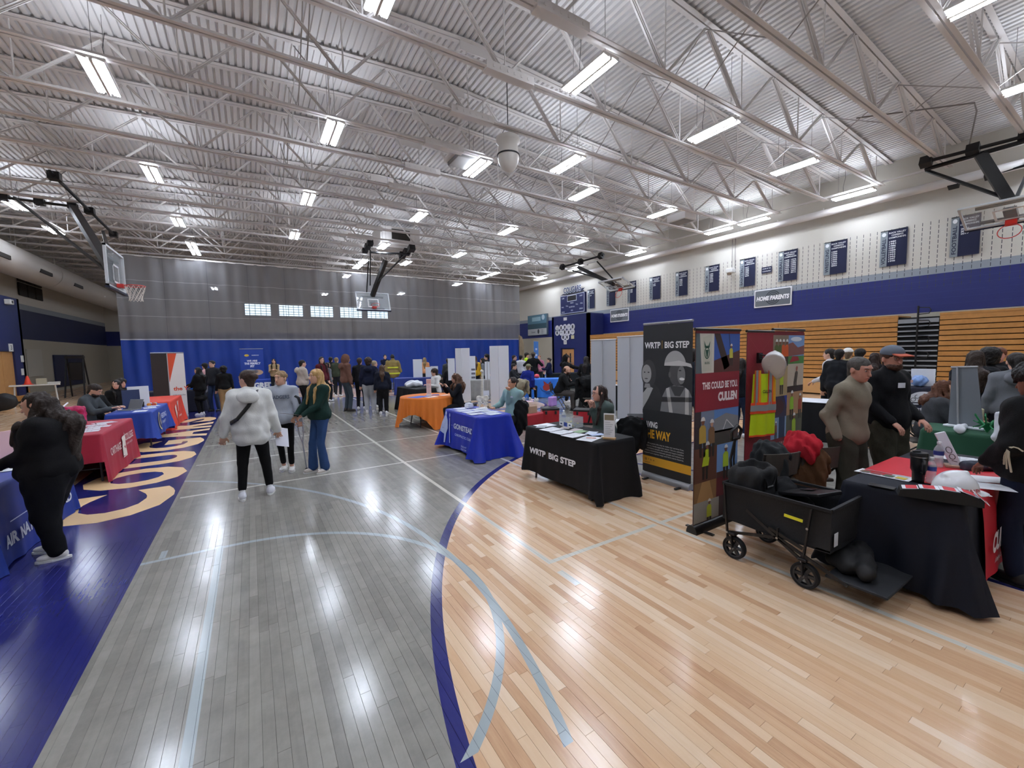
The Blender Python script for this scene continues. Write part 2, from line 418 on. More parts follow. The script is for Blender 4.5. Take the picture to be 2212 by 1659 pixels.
# bridging rods running along the hall between joists
for xb,nm in ((-5.0,'white'),(1.2,'white'),(8.6,'white'),(14.2,'white')):
    r=empty('joist_bridging',(xb,0,0),0,'line of thin cross bracing between roof joists, %s'%({-5.0:'nearest the left wall',1.2:'second from the left wall',8.6:'third from the left wall',14.2:'nearest the banner wall'}[xb]),'bracing','joist bridging lines')
    for i,(a,b2) in enumerate(zip(JY,JY[1:])):
        mb=MB(); mb.tube([(0,a,ZB+.08),(0,b2,deckz(xb)-.16)],.013,5); mb.tube([(0.03,b2,ZB+.08),(.03,a,deckz(xb)-.16)],.013,5); mb.build('brace_rod',mat('bridging_paint','a9a4a0',.5),r)
# ---- walls
def quadwall(name,bands,pts):
    """bands: [(z0,z1,mat)], pts: polyline in plan"""
    mb=MB(); ms=[]
    for z0,z1,m in bands:
        if m not in ms: ms.append(m)
        for (x0,y0),(x1,y1) in zip(pts,pts[1:]):
            mb.add([(x0,y0,z0),(x1,y1,z0),(x1,y1,z1),(x0,y0,z1)],[(0,1,2,3)],ms.index(m))
    return struct(mb.build(name,ms))
wr=quadwall('wall_right',[(0,2.9,m_tan),(2.9,4.15,m_navy),(4.15,4.41,m_gray),(4.41,8.4,m_white)],[(XR,YF),(XR,YB)])
wl=quadwall('wall_left',[(0,3.02,m_tan),(3.02,4.6,m_dnavy),(4.6,4.9,m_gray),(4.9,8.4,m_white)],[(XL,YB),(XL,YF)])
quadwall('wall_back',[(0,3.0,m_tan),(3.0,4.2,m_navy),(4.2,4.5,m_gray),(4.5,8.9,m_white)],[(XR,YF),(XL,YF)])
# far wall with window openings
wx=[(-.3+2.62*k*.98) for k in range(5)]
wx=[]
for a,b2 in ((527,587),(601,656),(669,721),(733,783),(792,839)):
    p=AX(a,670,1,YB); q=AX(b2,675,1,YB); wx.append((p.x,q.x))
WZ0=AX(680,686,1,YB).z; WZ1=AX(680,660,1,YB).z
fw=MB(); xs=[XL]+[v for ab in wx for v in ab]+[XR]
def fq(x0,x1,z0,z1,m): fw.add([(x0,YB,z0),(x1,YB,z0),(x1,YB,z1),(x0,YB,z1)],[(0,1,2,3)],m)
fq(XL,XR,0,3,1); fq(XL,XR,3,4.2,2); fq(XL,XR,4.2,WZ0,0); fq(XL,XR,WZ1,8.9,0)
for i in range(0,len(xs),2): fq(xs[i],xs[i+1],WZ0,WZ1,0)
struct(fw.build('wall_far',[m_white,m_tan,m_navy]))
m_sky=mat('frosted_daylight','cfe6f7',.4,emit=2.4)
for i,(a,b2) in enumerate(wx):
    wn=MB(); t=.08
    wn.box(a,b2,YB-.05,YB+.05,WZ0,WZ0+t); wn.box(a,b2,YB-.05,YB+.05,WZ1-t,WZ1); wn.box(a,a+t,YB-.05,YB+.05,WZ0,WZ1); wn.box(b2-t,b2,YB-.05,YB+.05,WZ0,WZ1)
    for k in (1,2,3,4): zz=WZ0+(WZ1-WZ0)*k/5; wn.box(a,b2,YB-.03,YB+.02,zz-.02,zz+.02)
    for k in (1,2,3,4): xx=a+(b2-a)*k/5; wn.box(xx-.02,xx+.02,YB-.03,YB+.02,WZ0,WZ1)
    wf=struct(wn.build('window_%d'%(i+1),mat('window_frame','6f7c86',.5)))
    pn=MB(); pn.add([(a,YB+.06,WZ0),(b2,YB+.06,WZ0),(b2,YB+.06,WZ1),(a,YB+.06,WZ1)],[(0,1,2,3)]); pn.build('pane',m_sky,wf)
# pipe and ledge high along the banner wall
mb=MB(); mb.tube([(19.05,YF,6.93),(19.05,YB,6.93)],.13,12); 
o=mb.build('wall_pipe',m_steel,None,smooth=True); tag(o,'long white pipe running high along the banner wall below the roof','pipe')
for k in range(16):
    h=MB(); y=.9+k*1.66; h.bar((19.05,y,6.8),(19.05,y,7.12),.03); h.bar((19.05,y,7.0),(19.5,y,7.0),.03); h.build('pipe_bracket',m_steel,o)
mb=MB(); mb.bar((18.6,YF,7.36),(18.6,YC,7.36),.06); o=mb.build('joist_tie_rail',m_steel); tag(o,'thin white rail tying the joist ends beside the banner wall','rail')
# slotted blocks on the banner wall
mb=MB()
for i in range(0,84):
    y=1.6+i*.2
    for j in range(14):
        z=3.72+.16*j
        if z>5.95: continue
        mb.add([(XR-.001,y-.008,z),(XR-.001,y+.008,z),(XR-.001,y+.008,z+.11),(XR-.001,y-.008,z+.11)],[(3,2,1,0)],0)
o=mb.build('block_slot',mat('slot_shadow','3b3d45',.8),wr); o['kind']='stuff'
# mortar lines on the navy part
mb=MB()
for j in range(7): mb.box(XR-.004,XR,YF,YB,2.95+.2*j,2.958+.2*j)
mb.build('block_course',mat('navy_course','1c2a74',.4),wr)
# ---- door vestibule on the banner wall
vb=MB(); X0=18.2; Y0,Y1=19.85,23.6
dpa=AX(1211,755,0,X0); dpb=AX(1240,755,0,X0); DZ=2.15; dy0,dy1=min(dpa.y,dpb.y),max(dpa.y,dpb.y); DZ=AX(1225,752,0,X0).z
for y0,y1,z0,z1 in ((Y0,dy0,0,4.2),(dy1,Y1,0,4.2),(dy0,dy1,DZ,4.2)): vb.box(X0,X0+.2,y0,y1,z0,z1)
vb.box(X0,XR,Y0,Y0+.2,0,4.2); vb.box(X0,XR,Y1-.2,Y1,0,4.2); vb.box(X0,XR,Y0,Y1,4.2,4.25,1)
struct(vb.build('wall_vestibule',[mat('vestibule_navy','18235c',.5),m_gray]))
m_door=mat('oak_door','b98a55',.4,var=.15,vscale=5)
def door(name,x,y0,y1,z1,flip=-1):
    r=struct(empty(name,(x,(y0+y1)/2,0)))
    ym=(y0+y1)/2
    fr=MB(); fr.box(-.06,.1,y0-ym,y0-ym+.06,0,z1); fr.box(-.06,.1,y1-ym-.06,y1-ym,0,z1); fr.box(-.06,.1,y0-ym,y1-ym,z1-.06,z1); fr.build('door_frame',m_dnavy,r)
    for s_ in (-1,1):
        a,b2=sorted((s_*.01,s_*(y1-ym-.07)))
        d=MB(); d.box(0,.04,a,b2,.01,z1-.07); dd=d.build('door_leaf',m_door,r)
        g=MB(); c=s_*.22; g.box(-.005,.0,c-.06,c+.06,1.0,z1-.35); g.build('glass_strip',mat('door_glass','232a30',.1),dd)
        h=MB(); h.tube([(-.06,a+.1,1.02),(-.06,b2-.1,1.02)],.018,8); h.tube([(0,a+.12,1.02),(-.06,a+.12,1.02)],.012,6); h.tube([(0,b2-.12,1.02),(-.06,b2-.12,1.02)],.012,6); h.build('push_bar',mat('brushed_steel','a8a9ab',.3,metal=1),dd)
    return r
door('door_1',X0+.1,dy0,dy1,DZ)
# ================================================================ LIGHTS
m_tube=mat('lit_tube','e9f1ff',.4,emit=LAMP); m_up=mat('deck_fill_glow','e9f1ff',.4,emit=UP); m_house=mat('fixture_housing','e3e1dd',.4)
def fixture_proto():
    r=empty('high_bay_light',(0,0,0))
    h=MB(); h.bbox((0,0,.05),(.4,1.22,.05),bev=.01); h.bbox((0,0,.005),(.05,1.2,.06),bev=.005)
    for s_ in (-1,1):
        h.add([(s_*.125-.07,-.6,.028),(s_*.125+.07,-.6,.028),(s_*.125+.05,-.6,.0),(s_*.125+.05,.6,.0),(s_*.125+.07,.6,.028)],[(0,1,2),(1,4,3,2)])
    h.build('housing',m_house,r)
    for s_ in (-1,1):
        t=MB(); 
        for q in (-.036,0,.036): t.tube([(s_*.122+q,-.58,.008),(s_*.122+q,.58,.008)],.017,6)
        t.build('lamp_strip',m_tube,r)
    u=MB(); u.add([(-.13,-.55,.078),(.13,-.55,.078),(.13,.55,.078),(-.13,.55,.078)],[(0,1,2,3)]); u.build('added_deck_fill',m_up,r)  # glowing top panel added to brighten the roof deck
    c=MB(); 
    for s_ in (-1,1): c=MB(); c.tube([(0,s_*.45,.0),(0,s_*.45,1)],.005,4); c.build('hanger',mat('hanger_cable','6a6865',.6),r)
    k=MB(); k.tube([(.03,.3,.07),(.05,.32,.4),(.02,.25,.7),(.06,.28,1.0)],.006,5); k.build('power_cord',m_black,r)
    return r
FX=[]
for x in (-2.15,2.03,6.05,10.25,14.45):
    for y in (1.75,6.55,11.4,16.5,21.7): FX.append((x,y,7.3))
FX+=[(18.7,-3.2,7.22),(18.7,1.75,7.22),(18.7,6.5,7.22),(18.7,10.0,7.22),(18.7,11.6,7.22),(18.7,16.5,7.22),(18.7,21.6,7.22),(18.7,25.6,7.22)]
FX+=[(8.24,9.86,7.3),(-2.06,26.9,7.2),(5.86,26.9,7.2),(8.3,25.1,7.3),(14.5,26.9,7.2),(-2.06,25.3,7.2),(5.86,25.3,7.2),(14.5,25.3,7.2),(-6.7,21.9,7.3),(-6.7,25.4,7.3),(-6.7,16.5,7.3),(-6.7,6.5,7.3),(-6.7,11.4,7.3)]  # second-row copies at middle and right added to strengthen the curtain's light fans
FX+=[(x,-3.2,7.3) for x in (-2.15,2.03,6.05,10.25,14.45)]
FX+=[(-2.1,41,7.3),(6.0,31,7.3),(14.4,31,7.3),(6.0,41,7.3),(12,38,7.3)]
fp=fixture_proto()
for i,(x,y,z) in enumerate(FX):
    o=fp if i==0 else copy_tree(fp); kz=(z-.09-CAMZ)/(z-CAMZ); o.location=(x*kz,y*kz,z-.09)
    for h_ in o.children:
        if h_.name.startswith('hanger'): h_.scale=(1,1,deckz(x*kz)-(z-.09)+.05)
    colx={-2.15:'second row from the left',2.03:'third row from the left',6.05:'fourth row from the left',10.25:'fifth row from the left',14.45:'sixth row from the left'}.get(x)
    if y>YC+1: lab='lit fixture seen through the curtain mesh, %s'%({31:'nearer the curtain',41:'deep in the far half',38:'right of centre'}[int(y)]+(' right side' if x>10 else ' left side' if x<0 else ' middle'))
    elif x>18: lab='lit high-bay fixture above the white wall pipe, %s counted from the divider curtain'%{25.6:'first',21.6:'second',16.5:'third',11.6:'fourth',10.0:'fifth',6.5:'sixth',1.75:'seventh',-3.2:'eighth'}[y]
    elif x<-6: lab='lit high-bay fixture by the round air duct, %s counted from the divider curtain'%{25.4:'first',21.9:'second',16.5:'third',11.4:'fourth',6.5:'fifth'}[y]
    elif y==25.3: lab='lit fixture second from the curtain top, %s'%({-2.06:'at the left',5.86:'added in the middle',14.5:'added at the right'}[x])
    elif y>24.5 and -3<x<15: lab='lit fixture close above the divider curtain, %s'%({-2.06:'leftmost of those lighting it',5.86:'left of the end hoop frame',8.3:'right of the end hoop frame',14.5:'rightmost of those lighting it'}[x])
    elif colx: lab='lit high-bay fixture, %s, %s from the curtain'%(colx,{21.7:'first',16.5:'second',11.4:'third',6.55:'fourth',1.75:'fifth',-3.2:'sixth'}[y])
    else: lab='lit high-bay fixture hanging between two rows beside the dome speaker'
    tag(o,lab,'light','high-bay lights')
# ================================================================ DIVIDER CURTAIN
def mesh_mat():
    m=bpy.data.materials.new('curtain_mesh'); m.use_nodes=True; nt=m.node_tree; N=nt.nodes; L=nt.links
    N.remove(N['Principled BSDF']); out=N['Material Output']
    d=N.new('ShaderNodeBsdfDiffuse'); d.inputs[0].default_value=(*hexc('8b8b8d'),1)
    t=N.new('ShaderNodeBsdfTranslucent'); t.inputs[0].default_value=(*hexc('8b8b8d'),1)
    a=N.new('ShaderNodeMixShader'); a.inputs[0].default_value=.3; L.new(d.outputs[0],a.inputs[1]); L.new(t.outputs[0],a.inputs[2])
    tr=N.new('ShaderNodeBsdfTransparent'); b=N.new('ShaderNodeMixShader'); b.inputs[0].default_value=.62
    L.new(tr.outputs[0],b.inputs[1]); L.new(a.outputs[0],b.inputs[2]); L.new(b.outputs[0],out.inputs['Surface']); return m
m_mesh=mesh_mat(); m_vin=mat('blue_vinyl','103488',.45,spec=.4)
CX0,CX1=-5.15,17.45; ZT=6.75; ZS=2.78
def ripple(x,z):
    k=(z/ZT); return .05*math.sin(x*3.1+1.2*math.sin(x*.7))+.035*math.sin(x*7.3+2*math.sin(x*1.3))*(.4+1.6*k)+.02*math.sin(x*13+z*.6)+.12*math.sin(x*.55)*(1-k)
def sheet(x0,x1,z0,z1,nx,nz,dy=0):
    mb=MB(); v=[]; 
    for j in range(nz+1):
        for i in range(nx+1):
            x=x0+(x1-x0)*i/nx; z=z0+(z1-z0)*j/nz; v.append((x,YC+ripple(x,z)+dy,z))
    f=[(j*(nx+1)+i,j*(nx+1)+i+1,(j+1)*(nx+1)+i+1,(j+1)*(nx+1)+i) for j in range(nz) for i in range(nx)]
    mb.add(v,f); return mb
cr=empty('divider_curtain',((CX0+CX1)/2,YC,0),0,'gym divider curtain of grey mesh above blue vinyl hanging across the hall','curtain')
off=cr.location.copy()
def cb(mb,n,m,sm=True):
    mb.v=[(a-off.x,b-off.y,c) for a,b,c in mb.v]; return mb.build(n,m,cr,smooth=sm)
cb(sheet(CX0,CX1,.02,ZS,420,8),'vinyl_panel',m_vin); cb(sheet(CX0,CX1,ZS,ZT,420,14),'mesh_panel',m_mesh)
mb=sheet(CX0,CX1,ZS-.03,ZS+.03,420,1,-.006); cb(mb,'seam',mat('pale_seam','9b9ea6',.6))
mb=MB()
for z in (3.9,4.75,5.6): mb2=sheet(CX0,CX1,z-.012,z+.012,420,1,-.004); mb.add(mb2.v,mb2.f)
cb(mb,'stitch_line',mat('stitch','8f8f90',.7))
for k in range(1,13):
    x=CX0+k*1.75; mb=sheet(x-.008,x+.008,ZS,ZT,1,12,-.005); cb(mb,'panel_joint',mat('joint_dark','505055',.8))
mb=MB(); mb.tube([(CX0,YC,ZT+.02),(CX1,YC,ZT+.02)],.04,8); cb(mb,'top_batten',m_steel)
for k in range(9):
    x=CX0+.5+k*2.7; mb=MB(); mb.tube([(x,YC,ZT),(x,YC,ZB)],.008,4); cb(mb,'lift_strap',m_black,False)
# ================================================================ BLEACHERS
m_bl=mat('bleacher_wood','b88346',.4,spec=.4,var=.22,vscale=7); m_bl2=mat('bleacher_kickboard','c79a63',.4,var=.12,vscale=3)
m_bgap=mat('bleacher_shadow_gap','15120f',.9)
def bleacher(y0,y1,lab,x=18.2,segs=3):
    r=empty('bleacher_section',(x,(y0+y1)/2,0),0,lab,'bleachers','closed wooden bleachers'); h=(y1-y0)/2
    b=MB(); b.box(.06,1.2,-h,h,.02,2.74); b.build('understructure',m_bgap,r)
    t=MB(); t.box(-.02,1.25,-h,h,2.72,2.79); t.build('top_rail',m_bl,r)
    L=2*h/segs
    for s_ in range(segs):
        for k in range(13):
            z=.66+.16*k
            if z>2.7: break
            m=MB(); m.bbox((.02+.004*random.random(),-h+L*(s_+.5),z+.068),(.06,L-.008,.135 if k<12 else .15),bev=.006); m.build('seat_board',m_bl,r)
        m=MB(); m.bbox((.03,-h+L*(s_+.5),.33),(.05,L-.008,.56),bev=.005); m.build('kickboard',m_bl2,r)
    return r
ya0=AX(2030,688,0,18.2).y; ya1=AX(1940,690,0,18.2).y
bleacher(ya1,19.7,'long closed wooden bleacher section left of the black aisle steps',segs=4)
bleacher(-6,ya0,'closed wooden bleacher section right of the black aisle steps',segs=3)
r=empty('aisle_steps',(18.2,(ya0+ya1)/2,0),0,'black folded aisle with grey step edges between wooden bleachers','steps'); h=(ya1-ya0)/2
b=MB(); b.box(.1,1.2,-h,h,0,2.7); b.build('aisle_frame',mat('aisle_black','0c0c0e',.7),r)
for k in range(13):
    z=.62+.16*k; m=MB(); m.bbox((.05,0,z+.04),(.14,2*h-.02,.045 if k<12 else .13)); m.build('step_edge',mat('step_grey','8d9195',.5),r)
m=MB(); m.tube([(-.05,0,.9),(-.05,0,3.05)],.025,8)
for z in (1.1,1.6,2.1,2.6,3.0):
    m.tube([(-.05,0,z),(-.06,-.26,z-.02),(-.06,-.3,z-.1),(-.06,-.26,z-.2),(-.05,0,z-.22)],.014,6)
m.build('handrail',m_black,r)
# left closed bleacher and wall things
r=empty('wall_bleacher_row',(-9.0,20.0,0),0,'low closed wooden bleacher base at the left wall behind the tables','bleachers'); 
for k in range(4):
    m=MB(); m.bbox((-.3*k+.15,2.0,.2+.26*k),(.3,14.0,.22),bev=.01); m.build('seat_board',m_bl,r)
# vestibule with oak doors on left wall
vb=MB(); vx=-8.9; p=AX(62,850,0,vx); vy=p.y; 
vb.box(vx-1.3,vx,vy-.2,vy,0,4.7); vb.box(vx-.2,vx,vy-.9,vy,0,4.7); vb.box(vx-.2,vx,vy-6,vy-.9,2.35,4.7); vb.box(vx-1.3,vx-1.2,vy-6,vy,0,4.7)
struct(vb.build('wall_vestibule',[mat('left_vestibule_navy','16225a',.5)]))
door('door_2',vx-.1,vy-3.0,vy-.9,2.35)
def plate(name,x,y,z,w,h,m,lab,cat,nx=1,t=.03,ax='x',ink=None):
    r=empty(name,(x,y,z),0,lab,cat); b=MB()
    if ax=='x': b.bbox((0,0,0),(t,w,h),bev=.005)
    else: b.bbox((0,0,0),(w,t,h),bev=.005)
    b.build('panel',m,r)
    if ink:
        T=frame((nx*(t/2+.001),0,0),(0,-1 if nx<0 else 1,0),(0,0,1)) if ax=='x' else frame((0,-(t/2+.001),0),(1,0,0),(0,0,1))
        ink.build('print',r,T)
    return r
p=AX(22,751,0,vx); i=Ink(); i.text('3',0,-.09,.2,'3a3f48',align='C'); plate('room_number_sign',vx+.02,p.y,p.z,.34,.34,mat('sign_white','d8dad8',.5),'small white square number sign above the oak doors on the left navy wall','sign',nx=1,ink=i)
p=AX(12,652,0,vx); r=empty('wall_speaker',(vx+.1,p.y,p.z),0,'small white wall speaker at the top of the left navy wall','speaker'); b=MB(); b.bbox((0,0,0),(.2,.34,.22),bev=.02); b.build('cabinet',mat('speaker_white','d9d9d6',.5),r); b=MB(); b.lathe([(.0,0),(.06,0),(.06,.01),(0,.01)],12,(.1,0,0),R=Matrix.Rotation(PI/2,3,'Y')); b.build('cone',m_black,r)
for q,(x,y) in enumerate(((52,775),(53,803))):
    p=AX(x,y,0,vx); plate('fire_notice',vx+.02,p.y-.25,p.z,.22,.3,mat('sign_white'),'%s of the two small white boxes by the edge of the left navy wall'%('upper','lower')[q],'box',nx=1)
p=AX(152,820,0,XL); plate('wall_mat',XL+.05,p.y,.2+1.0,5.2,2.0,mat('dark_navy_mat','10193f',.6),'dark navy padded mat standing against the tan left wall','mat',t=.08)
p=AX(70,790,0,XL); plate('projection_panel',XL+.03,p.y+.3,1.75,1.9,1.5,mat('faint_panel','a9a79d',.7),'pale square panel on the tan wall beside the left navy wall','panel')
r=empty('exercise_tower',(-7.5,29.5,0),0,'black frame exercise tower in the dark corner left of the curtain','equipment')
for s_ in (-1,1):
    b=MB(); b.tube([(s_*.35,-.5,0),(s_*.3,0,2.1)],.035,6); b.tube([(s_*.35,.5,0),(s_*.3,0,2.1)],.035,6); b.build('upright',m_black,r)
b=MB(); b.bbox((0,0,2.0),(.7,.2,.12)); b.bbox((0,.05,1.3),(.5,.12,.9),bev=.03); b.build('back_pad',m_black,r)['kind']='stuff'
# vent louvre on left wall
p=AX(31,578,0,XL); q=AX(90,650,0,XL); 
r=empty('wall_vent',(XL+.05,(p.y+q.y)/2,(p.z+q.z)/2-.0),0,'dark six-pane louvre vent high on the left wall','vent')
vw=abs(q.y-p.y); vh=1.5
for a in range(3):
    for c in range(2):
        b=MB(); b.bbox((0,(a-1)*vw/3,(c-.5)*vh/2),(.05,vw/3-.09,vh/2-.07)); 
        for k in range(8): b.bbox((.03,(a-1)*vw/3,(c-.5)*vh/2-vh/4+.08+k*.085),(.02,vw/3-.1,.03))
        b.build('louvre',mat('louvre_dark','26211c',.7),r)
# round duct
r=empty('air_duct',(-8.8,0,6.35),0,'large round white air duct under the roof along the left wall','duct')
for a,b2,rad in ((YF,12,.66),(12,22.3,.66),(22.3,31.5,.66),(31.5,47,.66)):
    b=MB(); n=24; b.tube([(0,a,0),(0,b2-.02,0)],rad,n); b.tube([(0,b2-.06,0),(0,b2-.0,0)],rad+.02,n,cap=False); b.build('duct_section',mat('duct_paint','d0ccc6',.4),r,angle=50)
for y in (4,9.5,15,20.3,25.2,29.5,34):
    b=MB(); b.bar((.5,y-.7,-.22),(.5,y+.7,-.22),.28,.18); b.build('diffuser',mat('diffuser_dark','2d2a28',.6),r)
    b=MB(); b.tube([(0,y-1,.6),(0,y-1,2.3)],.015,5); b.build('duct_hanger',m_steel,r)
# ---- ceiling equipment
p=G(1098,335,6.75); r=empty('dome_speaker',(p.x,p.y,6.75),0,'white dome-shaped cluster speaker hanging from the roof at centre','speaker')
b=MB(); b.lathe([(.0,.42),(.27,.42),(.3,.38),(.3,.3),(.24,.24),(.26,.0),(.27,-.04),(.25,-.18),(.18,-.32),(.08,-.4),(0,-.42)],24); b.build('dome',mat('dome_plastic','d6d2cb',.4),r,angle=50)
b=MB(); b.lathe([(.262,.0),(.285,.0),(.285,-.03),(.262,-.03)],24); b.build('ring',m_black,r,angle=50)
b=MB(); b.tube([(-.2,0,.42),(0,0,.75)],.008,5); b.tube([(.2,0,.42),(0,0,.75)],.008,5); b.tube([(0,0,.75),(0,0,2.0)],.012,5); b.build('cable',m_black,r)
p=G(1003,353,7.4); r=empty('ceiling_unit_heater',(p.x,p.y,7.45),0,'square grey panel unit in the roof joists beside a yellowish light','unit'); b=MB(); b.bbox((0,0,0),(.75,.75,.12),bev=.02); b.build('panel',mat('unit_grey','8b8986',.5),r); b=MB(); b.bbox((0,0,.1),(.9,.9,.1)); b.build('frame',m_steel,r)
p=G(856,520,7.9); r=empty('air_handler',(p.x,p.y,7.75),0,'large white square air handler box with dark grille hanging in the joists','unit'); b=MB(); b.bbox((0,0,.2),(2.1,1.6,.9),bev=.03); b.build('box',m_steel,r); b=MB(); b.bbox((0,-.82,.25),(.95,.06,.5)); b.build('grille',mat('louvre_dark'),r); b=MB(); b.bbox((0,0,-.3),(1.5,1.2,.14)); b.build('collar',m_steel,r)
p=G(1472,474,7.3); r=empty('junction_box',(p.x,p.y,7.35),0,'white rectangular box hanging from the joists near the banner wall','unit'); b=MB(); b.bbox((0,0,0),(.75,.9,.3),bev=.02); b.build('box',m_steel,r); b=MB(); b.bbox((0,-.0,-.16),(.6,.75,.02)); b.build('cover',mat('unit_grey'),r)
for s_ in (-1,1): b=MB(); b.tube([(0,s_*.4,.1),(0,s_*.4,deckz(p.x)-7.33)],.008,5); b.build('hanger',m_steel,r)
for (pts,lab) in (([(1850,255),(2105,222),(2110,240),(2090,330)],'bent dark conduit running across the roof deck above the near right hoop'),):
    b=MB(); b.tube([G(x,y,8.0) for x,y in pts],.02,6); tag(b.build('conduit',mat('conduit_grey','7a7470',.5)),lab,'conduit')
p=AX(1578,585,0,19.2); r=empty('wall_projector',(19.2,p.y,p.z),0,'small white camera unit on thin conduit drops between wall pennants','camera'); b=MB(); b.bbox((0,0,0),(.35,.3,.22),bev=.03); b.build('housing',mat('speaker_white'),r); b=MB(); b.lathe([(0,-.12),(.09,-.1),(.1,0),(0,0)],12,(-.1,0,-.1)); b.build('lens_dome',mat('smoked_dome','8a7a66',.3),r); b=MB(); b.tube([(.2,.05,.1),(.2,.05,1.5)],.015,5); b.tube([(.2,-.1,.1),(.2,-.1,1.5)],.015,5); b.build('conduit',mat('conduit_grey'),r)
# ================================================================ HOOPS
m_glass=mat('backboard_glass','cfd8dc',.05,alpha=.22,spec=.8); m_rim=mat('orange_red_rim','c2261c',.4)
def netmesh(r):
    mb=MB(); n=12; L=[(.225,0),(.2,-.12),(.16,-.24),(.14,-.34),(.155,-.42)]
    for i in range(n):
        for k in range(len(L)-1):
            for s_ in (-.5,.5):
                a0=2*PI*(i+(k%2)*.5)/n; a1=a0+s_*2*PI/n
                mb.tube([(L[k][0]*math.cos(a0),L[k][0]*math.sin(a0),L[k][1]),(L[k+1][0]*math.cos(a1),L[k+1][0]*math.sin(a1),L[k+1][1])],.006,3,cap=False)
    return mb.build('net',mat('net_cord','d9d4cc',.8),r)
def hoop(center,out,up,lab,net=True,masts=(),rails=(),w=1.83,h=1.07):
    """center: backboard centre; out: direction the rim points; up: board's up"""
    out=Vector(out).normalized(); up=Vector(up).normalized(); sd=up.cross(out)*-1
    R=Matrix((sd,out,up)).transposed().to_4x4(); 
    r=bpy.data.objects.new('basketball_hoop',None); COL.objects.link(r); r.matrix_world=Matrix.Translation(Vector(center))@R
    tag(r,lab,'hoop','basketball hoops'); INV=r.matrix_world.inverted()
    b=MB(); b.box(-w/2,w/2,-.01,.01,-h/2,h/2); b.build('glass_board',m_glass,r)
    f=MB()
    for x0,x1,z0,z1 in ((-w/2,w/2,-h/2,-h/2+.05),(-w/2,w/2,h/2-.05,h/2),(-w/2,-w/2+.05,-h/2,h/2),(w/2-.05,w/2,-h/2,h/2)): f.box(x0,x1,-.03,.03,z0,z1)
    f.build('board_frame',mat('board_frame_white','cfd3d6',.4),r)
    f=MB()
    for x0,x1,z0,z1 in ((-.3,.3,-.36,-.31),(-.3,.3,.09,.14),(-.3,-.25,-.36,.14),(.25,.3,-.36,.14)): f.box(x0,x1,.011,.016,z0,z1)
    f.build('target_square',mat('line_white','e8e8e8',.5),r)
    f=MB(); f.box(-w/2-.02,w/2+.02,-.05,.05,-h/2-.05,-h/2); f.build('edge_padding',mat('pad_navy','1a2038',.7),r)
    f=MB(); n=20
    f.tube([(.225*math.cos(2*PI*i/n),.38+.225*math.sin(2*PI*i/n),-.4) for i in range(n+1)],.012,6)
    f.bbox((0,.09,-.42),(.22,.14,.1)); f.build('rim',m_rim,r)
    if net: o=netmesh(r); o.location=(0,.38,-.4)
    f=MB(); f.bbox((0,-.08,-.25),(.25,.12,.5)); f.bar((-.6,-.06,.3),(.6,-.06,.3),.07,.07); f.bar((-.6,-.06,-.4),(.6,-.06,-.4),.07,.07); f.build('board_bracket',m_black,r)
    for a,b2,t in masts:
        f=MB(); f.bar(INV@Vector(a),INV@Vector(b2),t,t); f.build('mast' if t>.12 else 'brace',m_black,r)
    for a,b2,t in rails:
        f=MB(); A=INV@Vector(a); B=INV@Vector(b2); f.tube([A,B],t/2,8); 
        for q in (.05,.5,.95): c=A.lerp(B,q); f.bbox(c,(t*2.6,t*2.6,t*2.2))
        f.build('ceiling_rail',m_black,r)
    return r
# end hoop, square to the hall, swung part way up
cB=AX(806,651,1,24.0)
ma=G(833,562,7.0)
hoop(cB,(0,-1,.35),(0,.35,1),'raised glass basketball hoop hanging in front of the divider curtain',False,
  masts=[(cB+Vector((0,.15,.3)),ma,.2),(cB+Vector((.1,.1,.9)),G(885,541,7.15),.06),(cB+Vector((-.1,.1,.9)),G(800,540,7.15),.06),(cB+Vector((-.3,.1,.5)),G(796,560,7.0),.05),(G(800,545,7.0),G(885,549,7.0),.07)],
  rails=[(G(788,541,7.2),G(800,524,7.2),.1),(G(868,552,7.2),G(890,536,7.2),.12)])
cL=Vector((-3.0,15.3,4.2)); zr=.05
cc=AX(249,584,0,-3.0)
hoop(cc,(1,0,0),(0,0,1),'lowered glass side hoop with white net in front of the left wall',True,
  masts=[(cc+Vector((-.12,0,.1)),G(157,448,7.2),.2),(cc+Vector((-.1,0,.5)),G(222,500,7.2),.09),(cc+Vector((-.1,0,-.1)),G(60,430,7.2)+Vector((-.3,0,0)),.06)],
  rails=[(G(0,425,7.25),G(165,447,7.25),.09),(G(107,370,7.3),G(250,511,7.3),.1)])
cR=G(2180,456,5.45)
hoop(cR,(-.42,0,-.9),(-.9,0,.42),'folded-up glass side hoop nearest the camera under the roof at right',False,
  masts=[(cR+Vector((0,0,.25)),G(2118,333,7.1),.24),(cR+Vector((0,.05,.35)),G(2000,368,7.1),.07),(cR+Vector((.1,-.1,.35)),G(2240,330,7.1),.07),(G(1998,366,7.1),G(2230,300,7.1),.08)],
  rails=[(G(1990,352,7.25),G(2230,290,7.25),.1),(G(2052,400,6.85),G(2240,350,6.85),.09)])
cF=G(1325,614,5.45)
hoop(cF+Vector((.2,0,0)),(-.42,0,-.9),(-.9,0,.42),'folded-up glass side hoop over the banner wall near the scoreboard',False,
  masts=[(cF,G(1250,578,7.1),.2),(cF+Vector((-.1,0,.1)),G(1235,584,7.1),.07),(cF+Vector((.1,-.1,.1)),G(1290,565,7.1),.07)],
  rails=[(G(1211,578,7.2),G(1303,551,7.2),.11),(G(1325,581,7.1),G(1382,565,7.1),.1)])
